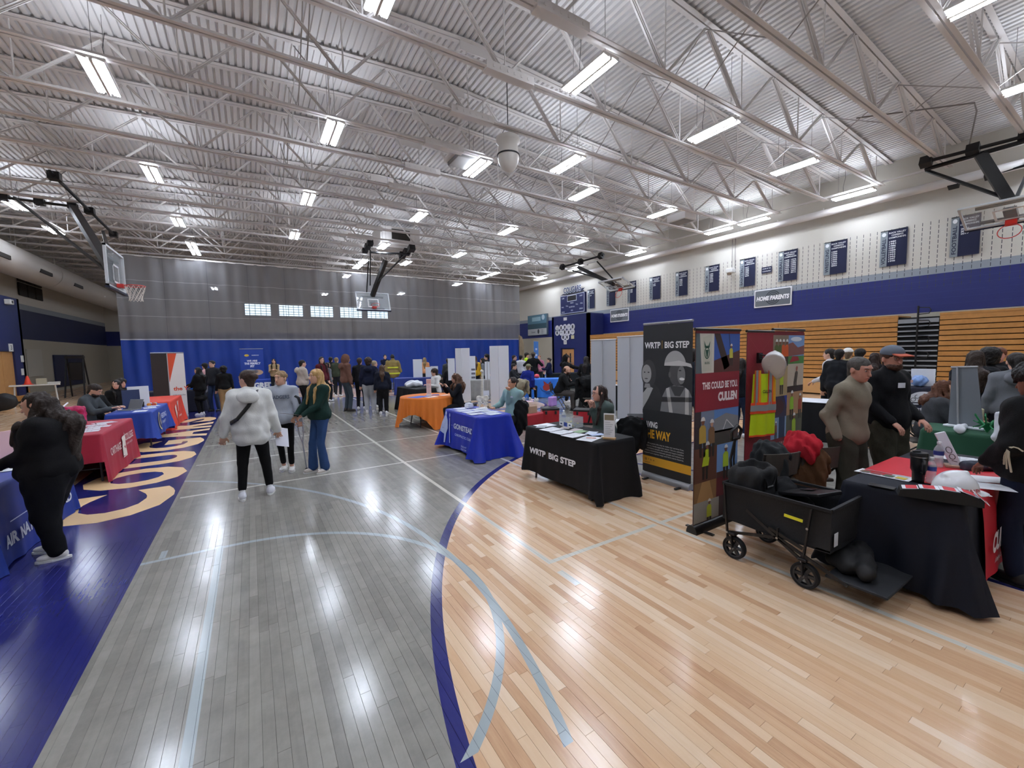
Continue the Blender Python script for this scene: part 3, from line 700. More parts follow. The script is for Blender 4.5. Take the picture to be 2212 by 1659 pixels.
# ================================================================ WALL PENNANTS, SIGNS
DK='161c3a'; GY='9aa3a8'
def pennant(px0,px1,py0,py1,side,years,lab,cols=1,head=True):
    a=AX(px0,(py0+py1)/2,0,XR-.06); b=AX(px1,(py0+py1)/2,0,XR-.06); w=a.y-b.y; 
    zt=5.86; zb=4.62; h=zt-zb; r=empty('championship_banner',(XR-.05,(a.y+b.y)/2,zb),0,lab,'banner','championship banners')
    m=MB(); n=8; sw=w*.27
    def wv(y): return .012*math.sin(y*9)
    for k,(y0,y1,mt_) in enumerate(((w/2,w/2-sw,0),(w/2-sw,-w/2,1))):
        v=[];
        for i in range(n+1):
            y=y0+(y1-y0)*i/n
            v+=[(wv(y),y,0),(wv(y),y,h*.5),(wv(y),y,h)]
        m.add(v,[(3*i+j,3*i+j+1,3*i+j+4,3*i+j+3) for i in range(n) for j in (0,1)],mt_)
    m.build('cloth',[mat('banner_grey','8e979c',.8),mat('banner_navy','12183a',.8)],r)
    b2=MB(); b2.tube([(0,w/2,h+.01),(0,-w/2,h+.01)],.012,6); b2.build('top_rod',m_black,r)
    I=Ink(); I.text(side,-w/2+sw*.78,.08,sw*.55,'1b2340',w=min(h*.72,.13*len(side)+.1),rot=PI/2)
    I.ell(-w/2+sw*.5,h-.12,sw*.3,.07,'e8ecee')
    cx=(sw)/2
    if head:
        for k,t in enumerate(('ROCK VALLEY','CONFERENCE','CHAMPIONSHIPS')): I.text(t,cx,h-.12-.085*k,.055,'e5e8ea',w=(w-sw)*(.86 if k!=1 else .6),align='C')
    for c in range(cols):
        ys=years[c::cols] if cols>1 else years
        for k,t in enumerate(ys): I.text(str(t),-w/2+sw+.05+c*(w-sw)*.48,h-.42-.075*k,.052,'dfe3e6',w=.19,bold=.03)
    I.build('lettering',r,frame((-.014,0,0),(0,-1,0),(0,0,1)),warp=lambda x,y,l:(x,y,l-wv(-x)+.004))
    return r
pennant(2053,2117,470,552,'FOOTBALL',[2015,2016,2017],'navy football championship banner, rightmost on the wall beside the folded hoop')
pennant(1901,1959,495,575,'VOLLEYBALL',[1980,1981,1986,1987,1988,1992,1994,1995,1997,1998],'navy volleyball championship banner left of the football one')
pennant(1780,1829,520,593,'WRESTLING',[1989,1990,1992,1993,1995,1996,2001,2003],'navy wrestling championship banner left of the volleyball one')
pennant(1681,1722,542,606,'BASEBALL',[1975,1976,1978,1981,1982,1985,1988,1990,1991,1993,1996,1998,2001,2004,2006,2012],'navy baseball banner with two columns of years, above the larger grey wall sign',cols=2)
pennant(1598,1631,560,618,'BASKETBALL',[1977,1980,1988,1992,1999,2003],'navy basketball banner between the white wall camera and the small dark plaque')
pennant(1523,1553,574,630,'TRACK',[1982,1984,1987,1990,1994,2003],'navy track banner left of the white wall camera')
pennant(1459,1485,588,640,'TRACK',[1986,1989,1994,1997,2002],'navy track banner, the farther of the two track banners')
pennant(1403,1426,599,648,'SOFTBALL',[1997,2002],'navy softball banner right of the far folded hoop')
pennant(1355,1374,609,654,'WRESTLING',[1999,2000,2002,2003],'navy banner directly behind the rim of the far folded hoop')
pennant(1310,1329,618,661,'TENNIS',[1998],'navy banner just left of the far folded hoop')
pennant(1269,1284,628,668,'SOCCER',[2004],'narrow navy banner immediately right of the scoreboard')
p=AX(1657,583,0,XR); r=empty('memorial_plaque',(XR-.03,p.y,p.z),0,'small dark plaque with two white lines of lettering between wall banners','plaque'); b=MB(); b.bbox((0,0,0),(.03,.42,.26)); b.build('panel',mat('banner_navy'),r); I=Ink(); I.text('HOUSE OF THE',0,.03,.05,'d8dce0',w=.34,align='C'); I.text('COUGARS',0,-.08,.05,'d8dce0',w=.34,align='C'); I.build('lettering',r,frame((-.017,0,0),(0,-1,0),(0,0,1)))
def homesign(px0,px1,py0,py1,t,lab):
    a=AX(px0,(py0+py1)/2+ (2 if px0>1500 else 0),0,XR-.05); b=AX(px1,(py0+py1)/2,0,XR-.05); w=a.y-b.y; z=AX((px0+px1)/2,(py0+py1)/2,0,XR-.05).z; h=.78
    r=empty('section_sign',(XR-.03,(a.y+b.y)/2,z),0,lab,'sign','home section signs')
    m=MB(); m.bbox((0,0,0),(.03,w,h),bev=.01); m.build('panel',mat('sign_rim','e6e8ea',.5),r)
    I=Ink(); c='6a7076'; I.poly([(-w/2+.05,-h/2+.08),(-w/2+.08,-h/2+.05),(w/2-.08,-h/2+.05),(w/2-.05,-h/2+.08),(w/2-.05,h/2-.08),(w/2-.08,h/2-.05),(-w/2+.08,h/2-.05),(-w/2+.05,h/2-.08)],c,0)
    for k in range(3): I.ring(0.02,0,.3-.07*k,.3-.07*k,.035,'2c3138',1,a0=.5,a1=5.8)
    I.rect(-w*.45,-.1,w*.45,.1,c,2); I.text(t,0,-.09,.18,'fafbfc',w=w*.86,align='C',bold=.05,shear=.15,lay=3)
    I.build('lettering',r,frame((-.016,0,0),(0,-1,0),(0,0,1)),step=.002)
homesign(1629,1710,622,663,'HOME PARENTS','grey section sign lettered HOME PARENTS on the navy wall')
homesign(1318,1358,668,694,'HOME STUDENTS','grey section sign lettered HOME STUDENTS on the navy wall')
# scoreboard and display
a=AX(1211,655,0,XR-.15); b_=AX(1264,650,0,XR-.15); w=a.y-b_.y; z=AX(1238,656,0,XR-.15).z
r=empty('scoreboard',(XR-.1,(a.y+b_.y)/2,z),0,'navy electronic scoreboard with team name sign on top','scoreboard')
m=MB(); m.bbox((0,0,0),(.2,w,1.35),bev=.02); m.build('case',mat('scoreboard_navy','141d52',.4),r)
I=Ink(); I.ring(0,0,w/2-.03,.64,.03,'dfe3ea',0,n=4,a0=PI/4,a1=PI/4+2*PI) if 0 else None
for q in ((-w/2+.03,-.64,w/2-.03,-.61),(-w/2+.03,.61,w/2-.03,.64),(-w/2+.03,-.64,-w/2+.06,.64),(w/2-.06,-.64,w/2-.03,.64)): I.rect(*q,'cfd5df',0)
I.rect(-.5,.18,.5,.6,'cfd5df',0); I.rect(-.46,.22,.46,.57,'050507',1)
for t,x,y in (('HOME',-1.1,.42),('GUEST',1.1,.42),('PERIOD',0,.02),('FOUL',-1.15,-.2),('T.O.L.',-.6,-.15),('PLAYER FOUL',0,-.25),('T.O.L.',.6,-.12),('FOUL',1.15,-.1),('BONUS',-1.1,-.55),('BONUS',1.1,-.45),('POSS',0,-.5)): I.text(t,x*w/3,y,.09,'cdd3dc',align='C',sx=.8)
I.build('lettering',r,frame((-.102,0,0),(0,-1,0),(0,0,1)),step=.002)
m=MB(); m.box(-.05,.05,-w*.42,w*.42,.75,.8); m.build('name_sign_bar',m_dnavy,r)
I=Ink(); I.poly([(-w*.5,.72),(-w*.3,.82),(w*.5,.95),(w*.42,.8),(-w*.2,.7)],'1a2340',0); I.text('COUGARS',0,.82,.4,'c9cfd6',w=w*.72,align='C',bold=.07,lay=1); I.text('COUGARS',0.0,.83,.38,'1f2c5c',w=w*.7,align='C',bold=.02,lay=2); I.build('name_sign',r,frame((-.06,0,0),(0,-1,0),(0,0,1)),step=.006)
xs_=19.33; a=AX(1140,702,0,xs_); b_=AX(1181,700,0,xs_); w=a.y-b_.y; z=AX(1160,702,0,xs_).z
r=empty('video_display',(xs_,(a.y+b_.y)/2,z),0,'lit wall display with blue screen above a pale notice strip','display')
m=MB(); m.bbox((.08,0,0),(.16,w,1.6),bev=.01); m.build('case',mat('display_case','5a6a72',.4),r)
I=Ink(); I.rect(-w/2+.03,-.3,w/2-.03,.77,'4d7486',0); I.rect(-w/2+.03,-.3,w/2-.03,.1,'2c4a56',1); I.rect(-w*.25,.3,w*.2,.62,'8fb0be',2); I.ell(w*.33,.55,.2,.2,'a9bcc6',2); I.rect(-w/2+.03,-.78,w/2-.03,-.3,'a5a9ac',0); I.ell(.2,-.52,.12,.18,'2d3236',1); I.text('Cougars',-.5,-.6,.12,'4a4f55',lay=1,align='C')
for k in range(3): I.text('Family',.6,-.45-.12*k,.07,'3a3f45',lay=1)
I.build('screen',r,frame((-.003,0,0),(0,-1,0),(0,0,1)),step=.003)
# badges on vestibule
I0=[]
rows=[(1203,(708.5,)),]
bad=[(1203.5,709),(1212,708),(1220,706.5),(1228.5,706),(1237,705.5),(1203.5,719),(1212,718.5),(1220,717.5),(1228.5,717.5),(1236.5,716.5),(1216.5,728.5),(1225,728)]
dn=['','second','third','fourth','']
for k,(x,y) in enumerate(bad):
    p=AX(x,y,0,X0-.02); r=empty('club_badge',(X0-.01,p.y,p.z),0,'white round club badge on the navy vestibule, %s row, %s from left'%('top' if k<5 else 'middle' if k<10 else 'bottom',('first','second','third','fourth','fifth')[k if k<5 else k-5 if k<10 else k-10]),'badge','round club badges')
    m=MB(); m.lathe([(0,-.012),(.2,-.012),(.2,.012),(0,.012)],20,R=Matrix.Rotation(-PI/2,3,'Y')); m.build('disc',mat('badge_white','d9dbe2',.5),r)
    I=Ink(); 
    if k%3==0: I.text('CLUB',0,-.03,.07,'2b2f3a',align='C')
    elif k%3==1: I.ell(0,0,.08,.12,'2b2f3a')
    else: I.rect(-.07,-.1,.07,.09,'33384a')
    I.build('emblem',r,frame((-.014,0,0),(0,-1,0),(0,0,1)))
for (x,y,w,h,lab,t) in ((1221,689,.34,.2,'small white exit-style box at the top of the navy vestibule',''),(1221,739,.3,.3,'small pale square number sign above the vestibule oak doors','5'),(1237,728,.3,.24,'small yellowish emergency light box on the navy vestibule','')):
    p=AX(x,y,0,X0-.02); i=Ink(); 
    if t: i.text(t,0,-.08,.17,'4a5058',align='C')
    plate('wall_box',X0-.02,p.y,p.z,w,h,mat('sign_white') if 'yellow' not in lab else mat('sign_cream','c9c3a0',.5),lab,'sign',nx=-1,ink=i if t else None)
# ================================================================ SOFT FORMS (signed distance -> one continuous mesh)
def rotm(R): return np.array(R.to_3x3() if hasattr(R,'to_3x3') else R,dtype=float)
def _ev(prims,P):
    d=None
    for pr in prims:
        t=pr[0]; k=pr[-1]
        if t=='cap':
            _,a,b,ra,rb,_k=pr; a=np.array(a,float); b=np.array(b,float); ab=b-a; L=ab@ab+1e-12
            h=np.clip(((P-a)@ab)/L,0,1); q=np.linalg.norm(P-a-h[:,None]*ab,axis=1)-(ra+(rb-ra)*h)
        elif t=='ell' or t=='cut':
            _,c,r,R,_k=pr; q=P-np.array(c,float)
            if R is not None: q=q@rotm(R)
            r=np.array(r,float); k0=np.linalg.norm(q/r,axis=1); k1=np.linalg.norm(q/r**2,axis=1)+1e-9; q=k0*(k0-1)/k1
        elif t=='box' or t=='cutbox':
            _,c,hs,R,rd,_k=pr; q=P-np.array(c,float)
            if R is not None: q=q@rotm(R)
            q=np.abs(q)-(np.array(hs,float)-rd); q=np.linalg.norm(np.maximum(q,0),axis=1)+np.minimum(q.max(axis=1),0)-rd
        if t.startswith('cut'):
            k=max(k,1e-4); q=-q; h=np.clip(.5-.5*(d-q)/k,0,1); d=d*(1-h)+q*h+k*h*(1-h); continue
        if d is None: d=q
        elif k>0: h=np.clip(.5+.5*(q-d)/k,0,1); d=q*h+d*(1-h)-k*h*(1-h)   # smooth union (h->1 keeps d)
        else: d=np.minimum(d,q)
        if k>0 and d is not q: pass
    return d
def _ev2(prims,P):
    d=None
    for pr in prims:
        q=None; t=pr[0]; k=pr[-1]
        single=_ev([pr] if not t.startswith('cut') else [(('ell' if t=='cut' else 'box'),)+tuple(pr[1:])],P)
        if t.startswith('cut'):
            q=-single; k=max(k,1e-4); h=np.clip(.5+.5*(q-d)/k,0,1); d=d*(1-h)+q*h+k*h*(1-h)
        elif d is None: d=single
        elif k>0: h=np.clip(.5+.5*(single-d)/k,0,1); d=single*(1-h)+d*h-k*h*(1-h)
        else: d=np.minimum(d,single)
    return d
def wob(P,amp,fr,seed=0):
    s=seed*1.7; x,y,z=P.T*fr
    return amp*(np.sin(x+1.3*np.sin(y*.9+s)+s)*np.sin(z*.8+1.1*np.sin(x*.7+s*2))+.5*np.sin(2.1*y+z*1.7+s*3))
def sdf(prims,h,amp=0,fr=20,seed=0,aniso=None):
    lo=np.full(3,1e9); hi=-lo
    for pr in prims:
        if pr[0].startswith('cut'): continue
        if pr[0]=='cap': pts=np.array([pr[1],pr[2]],float); r=max(pr[3],pr[4])
        elif pr[0]=='ell': pts=np.array([pr[1]],float); r=max(pr[2])
        else: pts=np.array([pr[1]],float); r=float(np.linalg.norm(pr[2]))
        lo=np.minimum(lo,pts.min(0)-r); hi=np.maximum(hi,pts.max(0)+r)
    lo-=h*2+amp+.01; hi+=h*2+amp+.01
    B=4; n=np.ceil((hi-lo)/(h*B)).astype(int)+1
    g=np.stack(np.meshgrid(*[np.arange(k) for k in n],indexing='ij'),-1).reshape(-1,3)
    cen=lo+(g+.5)*h*B-.5*h
    dc=_ev2(prims,cen); act=g[np.abs(dc)<h*B*1.1+amp*1.5+.01]
    N=n*B; V=np.full(N,1.0,np.float32)
    off=np.stack(np.meshgrid(*[np.arange(B)]*3,indexing='ij'),-1).reshape(-1,3)
    idx=(act[:,None,:]*B+off[None]).reshape(-1,3); Pp=lo+idx*h
    d=_ev2(prims,Pp)
    if amp:
        Q=Pp*np.array(aniso) if aniso else Pp
        d=d+wob(Q,amp,fr,seed)
    # inactive blocks take the sign of their centre
    full=np.where(dc<0,-1.0,1.0).reshape(n); V[:]=np.repeat(np.repeat(np.repeat(full,B,0),B,1),B,2)
    V[idx[:,0],idx[:,1],idx[:,2]]=d
    S_=V<0
    c8=[(i,j,k) for i in (0,1) for j in (0,1) for k in (0,1)]
    sh=lambda A,c:A[c[0]:A.shape[0]-1+c[0],c[1]:A.shape[1]-1+c[1],c[2]:A.shape[2]-1+c[2]]
    cnt=sum(sh(S_,c).astype(np.int8) for c in c8); cells=np.argwhere((cnt>0)&(cnt<8))
    if not len(cells): return [],[]
    vals={c:V[cells[:,0]+c[0],cells[:,1]+c[1],cells[:,2]+c[2]] for c in c8}
    acc=np.zeros((len(cells),3)); w_=np.zeros(len(cells))
    for a in c8:
        for ax in range(3):
            if a[ax]: continue
            b=list(a); b[ax]=1; b=tuple(b); va,vb=vals[a],vals[b]; m=(va<0)!=(vb<0)
            t=np.where(m,va/np.where(m,va-vb,1),0); t=np.clip(t,0,1); p=np.tile(np.array(a,float),(len(cells),1)); p[:,ax]=t
            acc+=p*m[:,None]; w_+=m
    vt=lo+(cells+acc/w_[:,None])*h
    ix=np.full(V.shape,-1,np.int64); ix[cells[:,0],cells[:,1],cells[:,2]]=np.arange(len(cells))
    fs=[]
    for ax in range(3):
        sl0=[slice(None)]*3; sl1=[slice(None)]*3; sl0[ax]=slice(0,-1); sl1[ax]=slice(1,None)
        A=S_[tuple(sl0)]; Bm=S_[tuple(sl1)]; e=np.argwhere(A!=Bm)
        u,v=(ax+1)%3,(ax+2)%3; e=e[(e[:,u]>0)&(e[:,v]>0)]
        if not len(e): continue
        ins=A[e[:,0],e[:,1],e[:,2]]
        def q(du,dv): 
            f=e.copy(); f[:,u]-=du; f[:,v]-=dv; return ix[f[:,0],f[:,1],f[:,2]]
        Q=np.stack([q(1,1),q(0,1),q(0,0),q(1,0)],1); Q=Q[(Q>=0).all(1)|True]; Q[~ins]=Q[~ins][:,::-1]; Q=Q[(Q>=0).all(1)]
        fs.append(Q)
    return vt,np.concatenate(fs)
def soft(name,prims,m,h,parent=None,amp=0,fr=20,seed=0,aniso=None):
    v,f=sdf(prims,h,amp,fr,seed,aniso)
    me=bpy.data.meshes.new(name); me.vertices.add(len(v)); me.vertices.foreach_set('co',np.asarray(v,np.float32).ravel())
    f=np.asarray(f); me.loops.add(f.size); me.loops.foreach_set('vertex_index',f.ravel().astype(np.int32))
    me.polygons.add(len(f)); me.polygons.foreach_set('loop_start',np.arange(0,f.size,4,dtype=np.int32))
    me.polygons.foreach_set('use_smooth',[True]*len(f)); me.update(calc_edges=True); me.validate()
    me.materials.append(m); return link(name,me,parent)
# ================================================================ PEOPLE
def ik(a,t,l1,l2,hint):
    a=Vector(a); t=Vector(t); d=t-a; L=min(d.length,(l1+l2)*.995); dn=d.normalized(); t=a+dn*L
    x=(l1*l1-l2*l2+L*L)/(2*L); y=math.sqrt(max(l1*l1-x*x,0)); h=Vector(hint); h=(h-dn*h.dot(dn)).normalized()
    return a+dn*x+h*y, t
SK='d4a68f'
def person(label,foot=None,face=0,H=1.7,pos=None,bw=1.0,lod=1,skin=SK,top='202226',bottom='17181c',shoes='e8e8ea',hair='short',hairc='2b2019',
           lh=None,rh=None,lf=None,rf=None,sit=0,lean=0,hyaw=0,hpitch=0,sleeve=1.0,loose=.02,legw=1.0,flare=0,hood=False,hoodup=False,cap=None,beard=False,glasses=False,
           hem=.86,jacket=None,stance=.1,curl=.5,name='person',shortsl=False,sidelean=0,strap=None,collar=False,socks=None,lelb=None,relb=None,group=None,topname=None,pocket=False,spread=.5,hairL=None,hairW=1.0):
    """face: 0 looks at the camera, +90 to picture right, -90 to picture left, 180 away. lh/rh: hand targets (side, forward, up) in metres on a 1.7 m body"""
    p=Vector(pos) if pos is not None else G(*foot); p.z=0
    tocam=math.atan2(-p.y,-p.x); ang=tocam+math.radians(face)   # forward world angle
    root=empty(name,(p.x,p.y,0),ang-PI/2,label,'person',group); s=H/1.7; hh=(.0085,.0125,.016)[lod]; hc=(.0125,.0175,.026)[lod]
    # facing +90 = picture right : rotate clockwise seen from above handled by sign below
    Vv=lambda x,y,z:Vector((x,y,z))*s
    hipz=.905 if not sit else sit/s+.1
    P=Vv(0,0,hipz); ln=math.radians(lean); upv=Vector((math.sin(math.radians(sidelean)),math.sin(ln),math.cos(ln))).normalized()
    fw=Vector((0,math.cos(ln),-math.sin(ln))); Cc=P+upv*.36*s; Nk=P+upv*.535*s; ShL=P+upv*.482*s+Vector((-.165*s*(.9+.1*bw),0,0)); ShR=P+upv*.482*s+Vector((.165*s*(.9+.1*bw),0,0))
    hy=math.radians(hyaw); hp=math.radians(hpitch)
    Rh=Matrix.Rotation(hy,3,'Z')@Matrix.Rotation(hp-ln*.5,3,'X')   # hpitch>0 looks up
    Nt=Nk+upv*.03*s+Vector((0,.01,.015))*s; Hc=Nt+(Rh@Vector((0,.018,.115)))*s; HS=1.07
    if sit:
        fl=lf or (-.12,.42,.08); fr_=rf or (.12,.42,.08)
    else:
        fl=lf or (-stance,0.0,.085); fr_=rf or (stance,0.03,.085)
    FL,FR=Vv(*fl),Vv(*fr_); HL,HR=P+Vv(-.085,0,-.02),P+Vv(.085,0,-.02)
    KL,FL=ik(HL,FL,.405*s,.405*s,(-.12,1,.3)); KR,FR=ik(HR,FR,.405*s,.405*s,(.12,1,.3))
    lh=lh or (-.27,.03,.80 if not sit else hipz-.02); rh=rh or (.27,.03,.80 if not sit else hipz-.02)
    EL,WL=ik(ShL,Vv(*lh),.285*s,.255*s,lelb or (-.5,-1,-.5)); ER,WR=ik(ShR,Vv(*rh),.285*s,.255*s,relb or (.5,-1,-.5))
    k=.02*s
    hd=lambda x,y,z:Hc+(Rh@Vector((x,y,z)))*s*HS
    sb=s; 
    b=[('ell',Cc+upv*.02*s,Vector((.14,.095,.17))*s,None,k),('ell',P+upv*.15*s,Vector((.12,.085,.16))*s,None,.05*s),('ell',P,Vector((.145,.1,.12))*s,None,.05*s),
       ('cap',Nk-upv*.05*s,Nt+(Rh@Vector((0,.0,.06)))*s,.056*s,.05*s,.03*s),
       ('ell',hd(0,-.008,.02),Vector((.074,.094,.088))*s*HS,Rh,.02*s),('ell',hd(0,.03,-.045),Vector((.055,.06,.07))*s*HS,Rh,.03*s),
       ('ell',hd(0,.06,-.088),Vector((.026,.024,.02))*s*HS,Rh,.02*s)]
    if lod<2 or True:
        b+=[('cap',hd(0,.086,.005),hd(0,.107,-.033),.008*s,.0125*s,.012*s),('ell',hd(0,.076,.032),Vector((.045,.014,.012))*s*HS,Rh,.015*s)]
    if lod<2:
        b+=[('cut',hd(-.03,.094,.008),Vector((.016,.012,.010))*s*HS,Rh,.01*s),('cut',hd(.03,.094,.008),Vector((.016,.012,.010))*s*HS,Rh,.01*s),
            ('ell',hd(0,.083,-.062),Vector((.022,.012,.009))*s*HS,Rh,.008*s),
            ('ell',hd(-.074,-.01,-.01),Vector((.01,.02,.03))*s*HS,Rh,.006*s),('ell',hd(.074,-.01,-.01),Vector((.01,.02,.03))*s*HS,Rh,.006*s)]
    fr1=(.0092,.0105,.013)[lod]*s
    for Sh,E,W,sd in ((ShL,EL,WL,-1),(ShR,ER,WR,1)):
        b+=[('cap',Cc+upv*.1*s,Sh,.06*s,.05*s,.03*s),('cap',Sh,E,.044*s,.036*s,.03*s),('cap',E,W,.037*s,.025*s,.02*s)]
        fd=(W-E).normalized(); sidev=Vector((-sd,0,0)); sidev=(sidev-fd*sidev.dot(fd)).normalized() if abs(fd.x)<.97 else Vector((0,0,1)); nrm=fd.cross(sidev).normalized()
        if pocket: continue
        Rp=Matrix((sidev,fd,nrm)).transposed(); b.append(('ell',W+fd*.05*s,Vector((.04,.052,.016))*s,Rp,.015*s))
        cd=nrm if nrm.dot(Vector((-sd*.6,.3,-.4)))>0 else -nrm
        for i_,(o_,L_) in enumerate(((-.03,.062),(-.01,.075),(.01,.072),(.029,.056))):
            c0=W+fd*.086*s+sidev*o_*s*(.8+.4*spread); c1=c0+(fd*math.cos(curl)+cd*math.sin(curl))*L_*.5*s+sidev*o_*.25*spread*s; c2=c1+(fd*math.cos(curl*2)+cd*math.sin(curl*2))*L_*.5*s
            b+=[('cap',c0,c1,fr1,fr1*.95,.004),('cap',c1,c2,fr1*.95,fr1*.8,.004)]
        t0=W+fd*.025*s+sidev*.028*s; t1=t0+(sidev*.7+fd*.7+cd*.3).normalized()*.04*s; t2=t1+(fd*.85+sidev*.2+cd*.4).normalized()*.032*s
        b+=[('cap',t0,t1,fr1*1.3,fr1*1.15,.008),('cap',t1,t2,fr1*1.15,fr1*.95,.004)]
    for Hh,K,F in ((HL,KL,FL),(HR,KR,FR)):
        b+=[('cap',Hh,K,.062*s,.045*s,.04*s),('cap',K,F,.045*s,.032*s,.02*s)]
    soft('body',b,skinm(skin),hh,root)
    # ---- trousers
    r1,r2,r3=(.095*bw*legw,.066*legw*(.6+.4*bw),.052*legw+flare)
    tr=[('ell',P+Vector((0,-.008,.0))*s,Vector((.155*bw,.12*bw,.11))*s,None,k),('ell',P+upv*.1*s,Vector((.135*bw,.1*bw,.09))*s,None,.04*s)]
    for Hh,K,F in ((HL,KL,FL),(HR,KR,FR)):
        F2=F+(K-F).normalized()*(.012 if not socks else .07)*s; tr+=[('cap',Hh,K,r1*s,r2*s,.05*s),('cap',K,F2,r2*s,r3*s,.015*s)]
    loosep=legw>1.15
    soft('trousers',tr,fab(bottom),hc,root,amp=(.006 if loosep else .002),fr=26,seed=len(label),aniso=(1,1,.8))
    # ---- shoes
    for Fp,K,sd in ((FL,KL,-1),(FR,KR,1)):
        yaw=Matrix.Rotation(-sd*.14,3,'Z'); fz=max(Fp.z-.085*s,0)
        o=Vector((Fp.x,Fp.y,fz)); q=lambda x,y,z:o+(yaw@Vector((x,y,z)))*s
        pr=[('ell',q(0,-.02,.055),Vector((.042,.055,.05))*s,yaw,.02),('ell',q(0,.07,.04),Vector((.046,.09,.038))*s,yaw,.03*s),('cap',q(0,-.03,.05),q(0,-.02,.09),.04*s,.038*s,.02*s),('cutbox',q(0,.03,-.09),Vector((.3,.4,.1))*s,None,.0,.002)]
        sh=soft('shoe',pr,mat('shoe_'+shoes,shoes,.55),min(hc,.0125 if lod<2 else .02),root)
        so=MB(); n=14; so.prism([(.05*math.cos(2*PI*i/n)*(1 if math.sin(2*PI*i/n)>0 else .85),.035+.135*math.sin(2*PI*i/n)) for i in range(n)],0,.022,T=Matrix.Translation(o)@(yaw*s).to_4x4())
        if lod<2: so.build('sole',mat('sole_pale','dcdcd8',.6) if shoes>'888888' else mat('sole_dark','141414',.7),sh)
        if socks and lod<2: soft('sock',[('cap',q(0,-.02,.08),Fp+(K-Fp).normalized()*.1*s,.036*s,.036*s,0)],mat('sock_'+socks,socks,.8),.012,root)
    # ---- top
    lo=loose; hemz=hem
    tp=[('ell',Cc+upv*.03*s,Vector((.158*bw+lo,.108*bw+lo,.19+lo*.4))*s,None,k),('ell',P+upv*.17*s,Vector((.14*bw+lo,.115*bw+lo,.18))*s,None,.07*s),('cap',ShL+upv*.0*s,Nk-upv*.02*s,.05*s,.06*s,.04*s),('cap',ShR,Nk-upv*.02*s,.05*s,.06*s,.04*s)]
    hemd=(.89-hemz)*1.0; tp+=[('ell',P-upv*(hemd-.09)*s*(1 if not sit else .3),Vector((.162*bw+lo*.8,.13*bw+lo*.8,.125))*s,None,.08*s)]
    tp+=[('ell',P+upv*.05*s,Vector((.158*bw+lo,.128*bw+lo,.15))*s,None,.05*s)]
    for Sh,E,W in ((ShL,EL,WL),(ShR,ER,WR)):
        tp+=[('cap',Cc+upv*.11*s,Sh,(.075+lo*.4)*s,(.06+lo*.4)*s,.04*s)]
        if shortsl: tp+=[('cap',Sh,Sh.lerp(E,.6),(.06+lo*.4)*s,(.055+lo*.5)*s,.03*s)]
        else:
            e2=E.lerp(W,.93*sleeve); tp+=[('cap',Sh,E,(.058+lo*.5)*s*(.8+.2*bw),(.046+lo*.5)*s*(.85+.15*bw),.03*s),('cap',E,e2,(.046+lo*.5)*s*(.85+.15*bw),(.034+lo*.35)*s,.02*s)]
    tp+=[('cap',Nk-upv*.06*s,Nk+upv*(.012+(.03 if collar else 0))*s,.075*s,(.06+(.006 if collar else 0))*s,.04*s)]
    if hood: tp+=[('ell',Nk-upv*.05*s-fw*(.085*bw+lo+.035)*s,Vector((.125,.055,.1))*s,Matrix.Rotation(-.35,3,'X'),.012*s),('ell',Nk-upv*.01*s-fw*.03*s,Vector((.118,.105,.042))*s,None,.012*s),('cap',Nk+Vector((-.07,.06,-.03))*s,Nk+Vector((0,.105,-.11))*s,.028*s,.02*s,.01*s),('cap',Nk+Vector((.07,.06,-.03))*s,Nk+Vector((0,.105,-.11))*s,.028*s,.02*s,.01*s)]
    if sit: tp+=[('cutbox',P-Vector((0,0,.17))*s,Vector((.5,.5,.1))*s,None,0,.02)]
    else: tp+=[('cutbox',P-Vector((0,0,hemd+.5))*s,Vector((.18,.3,.5))*s,None,0,.01)]
    cmt=fab(top); t_o=soft(topname or ('hoodie' if hood else ('jacket' if jacket else 'shirt')),tp,cmt,hc,root,amp=.0045+lo*.05,fr=27,seed=len(label)*3,aniso=(1,1,.7))
    if hoodup: soft('hood',[('ell',hd(0,-.02,.02),Vector((.105,.125,.13))*s,Rh,.01),('cap',hd(0,-.05,-.05),Nk-fw*.04*s,.1*s,.09*s,.05*s),('cut',hd(0,.13,-.02),Vector((.07,.11,.1))*s,Rh,.01)],cmt,hc,root,amp=.003,fr=30)
    if strap:
        mb=MB(); mb.tube([ShR+Vector((-.07,-.02,.09))*s,ShR+Vector((-.09,-.15,.03))*s,Cc+Vector((.0,-.19,.0))*s,P+Vector((-.13,-.185,.2))*s,P+Vector((-.215,-.08,.14))*s],.028*s,8,flat=.35); mb.build('bag_strap',m_black,root)
    # ---- hair
    hm=mat('hair_'+hairc,hairc,.55,bump=.9,bscale=55,var=.35,vscale=30,spec=.35); hk=hc*.8
    hr=None; E_=lambda c,r,kk=.02:('ell',hd(*c),Vector(r)*s*HS,Rh,kk*s)
    facecut=('cut',hd(0,.13,-.03),Vector((.064,.086,.105))*s*1.05,Rh,.006)
    top_=[E_((0,-.018,.03),(.081,.101,.088))]; nape=('cap',hd(0,-.05,0),hd(0,-.055,-.07),.06*s,.045*s,.02)
    low=('cutbox',hd(0,.1,-.1),Vector((.2,.115,.1))*s,Rh,0,.01)
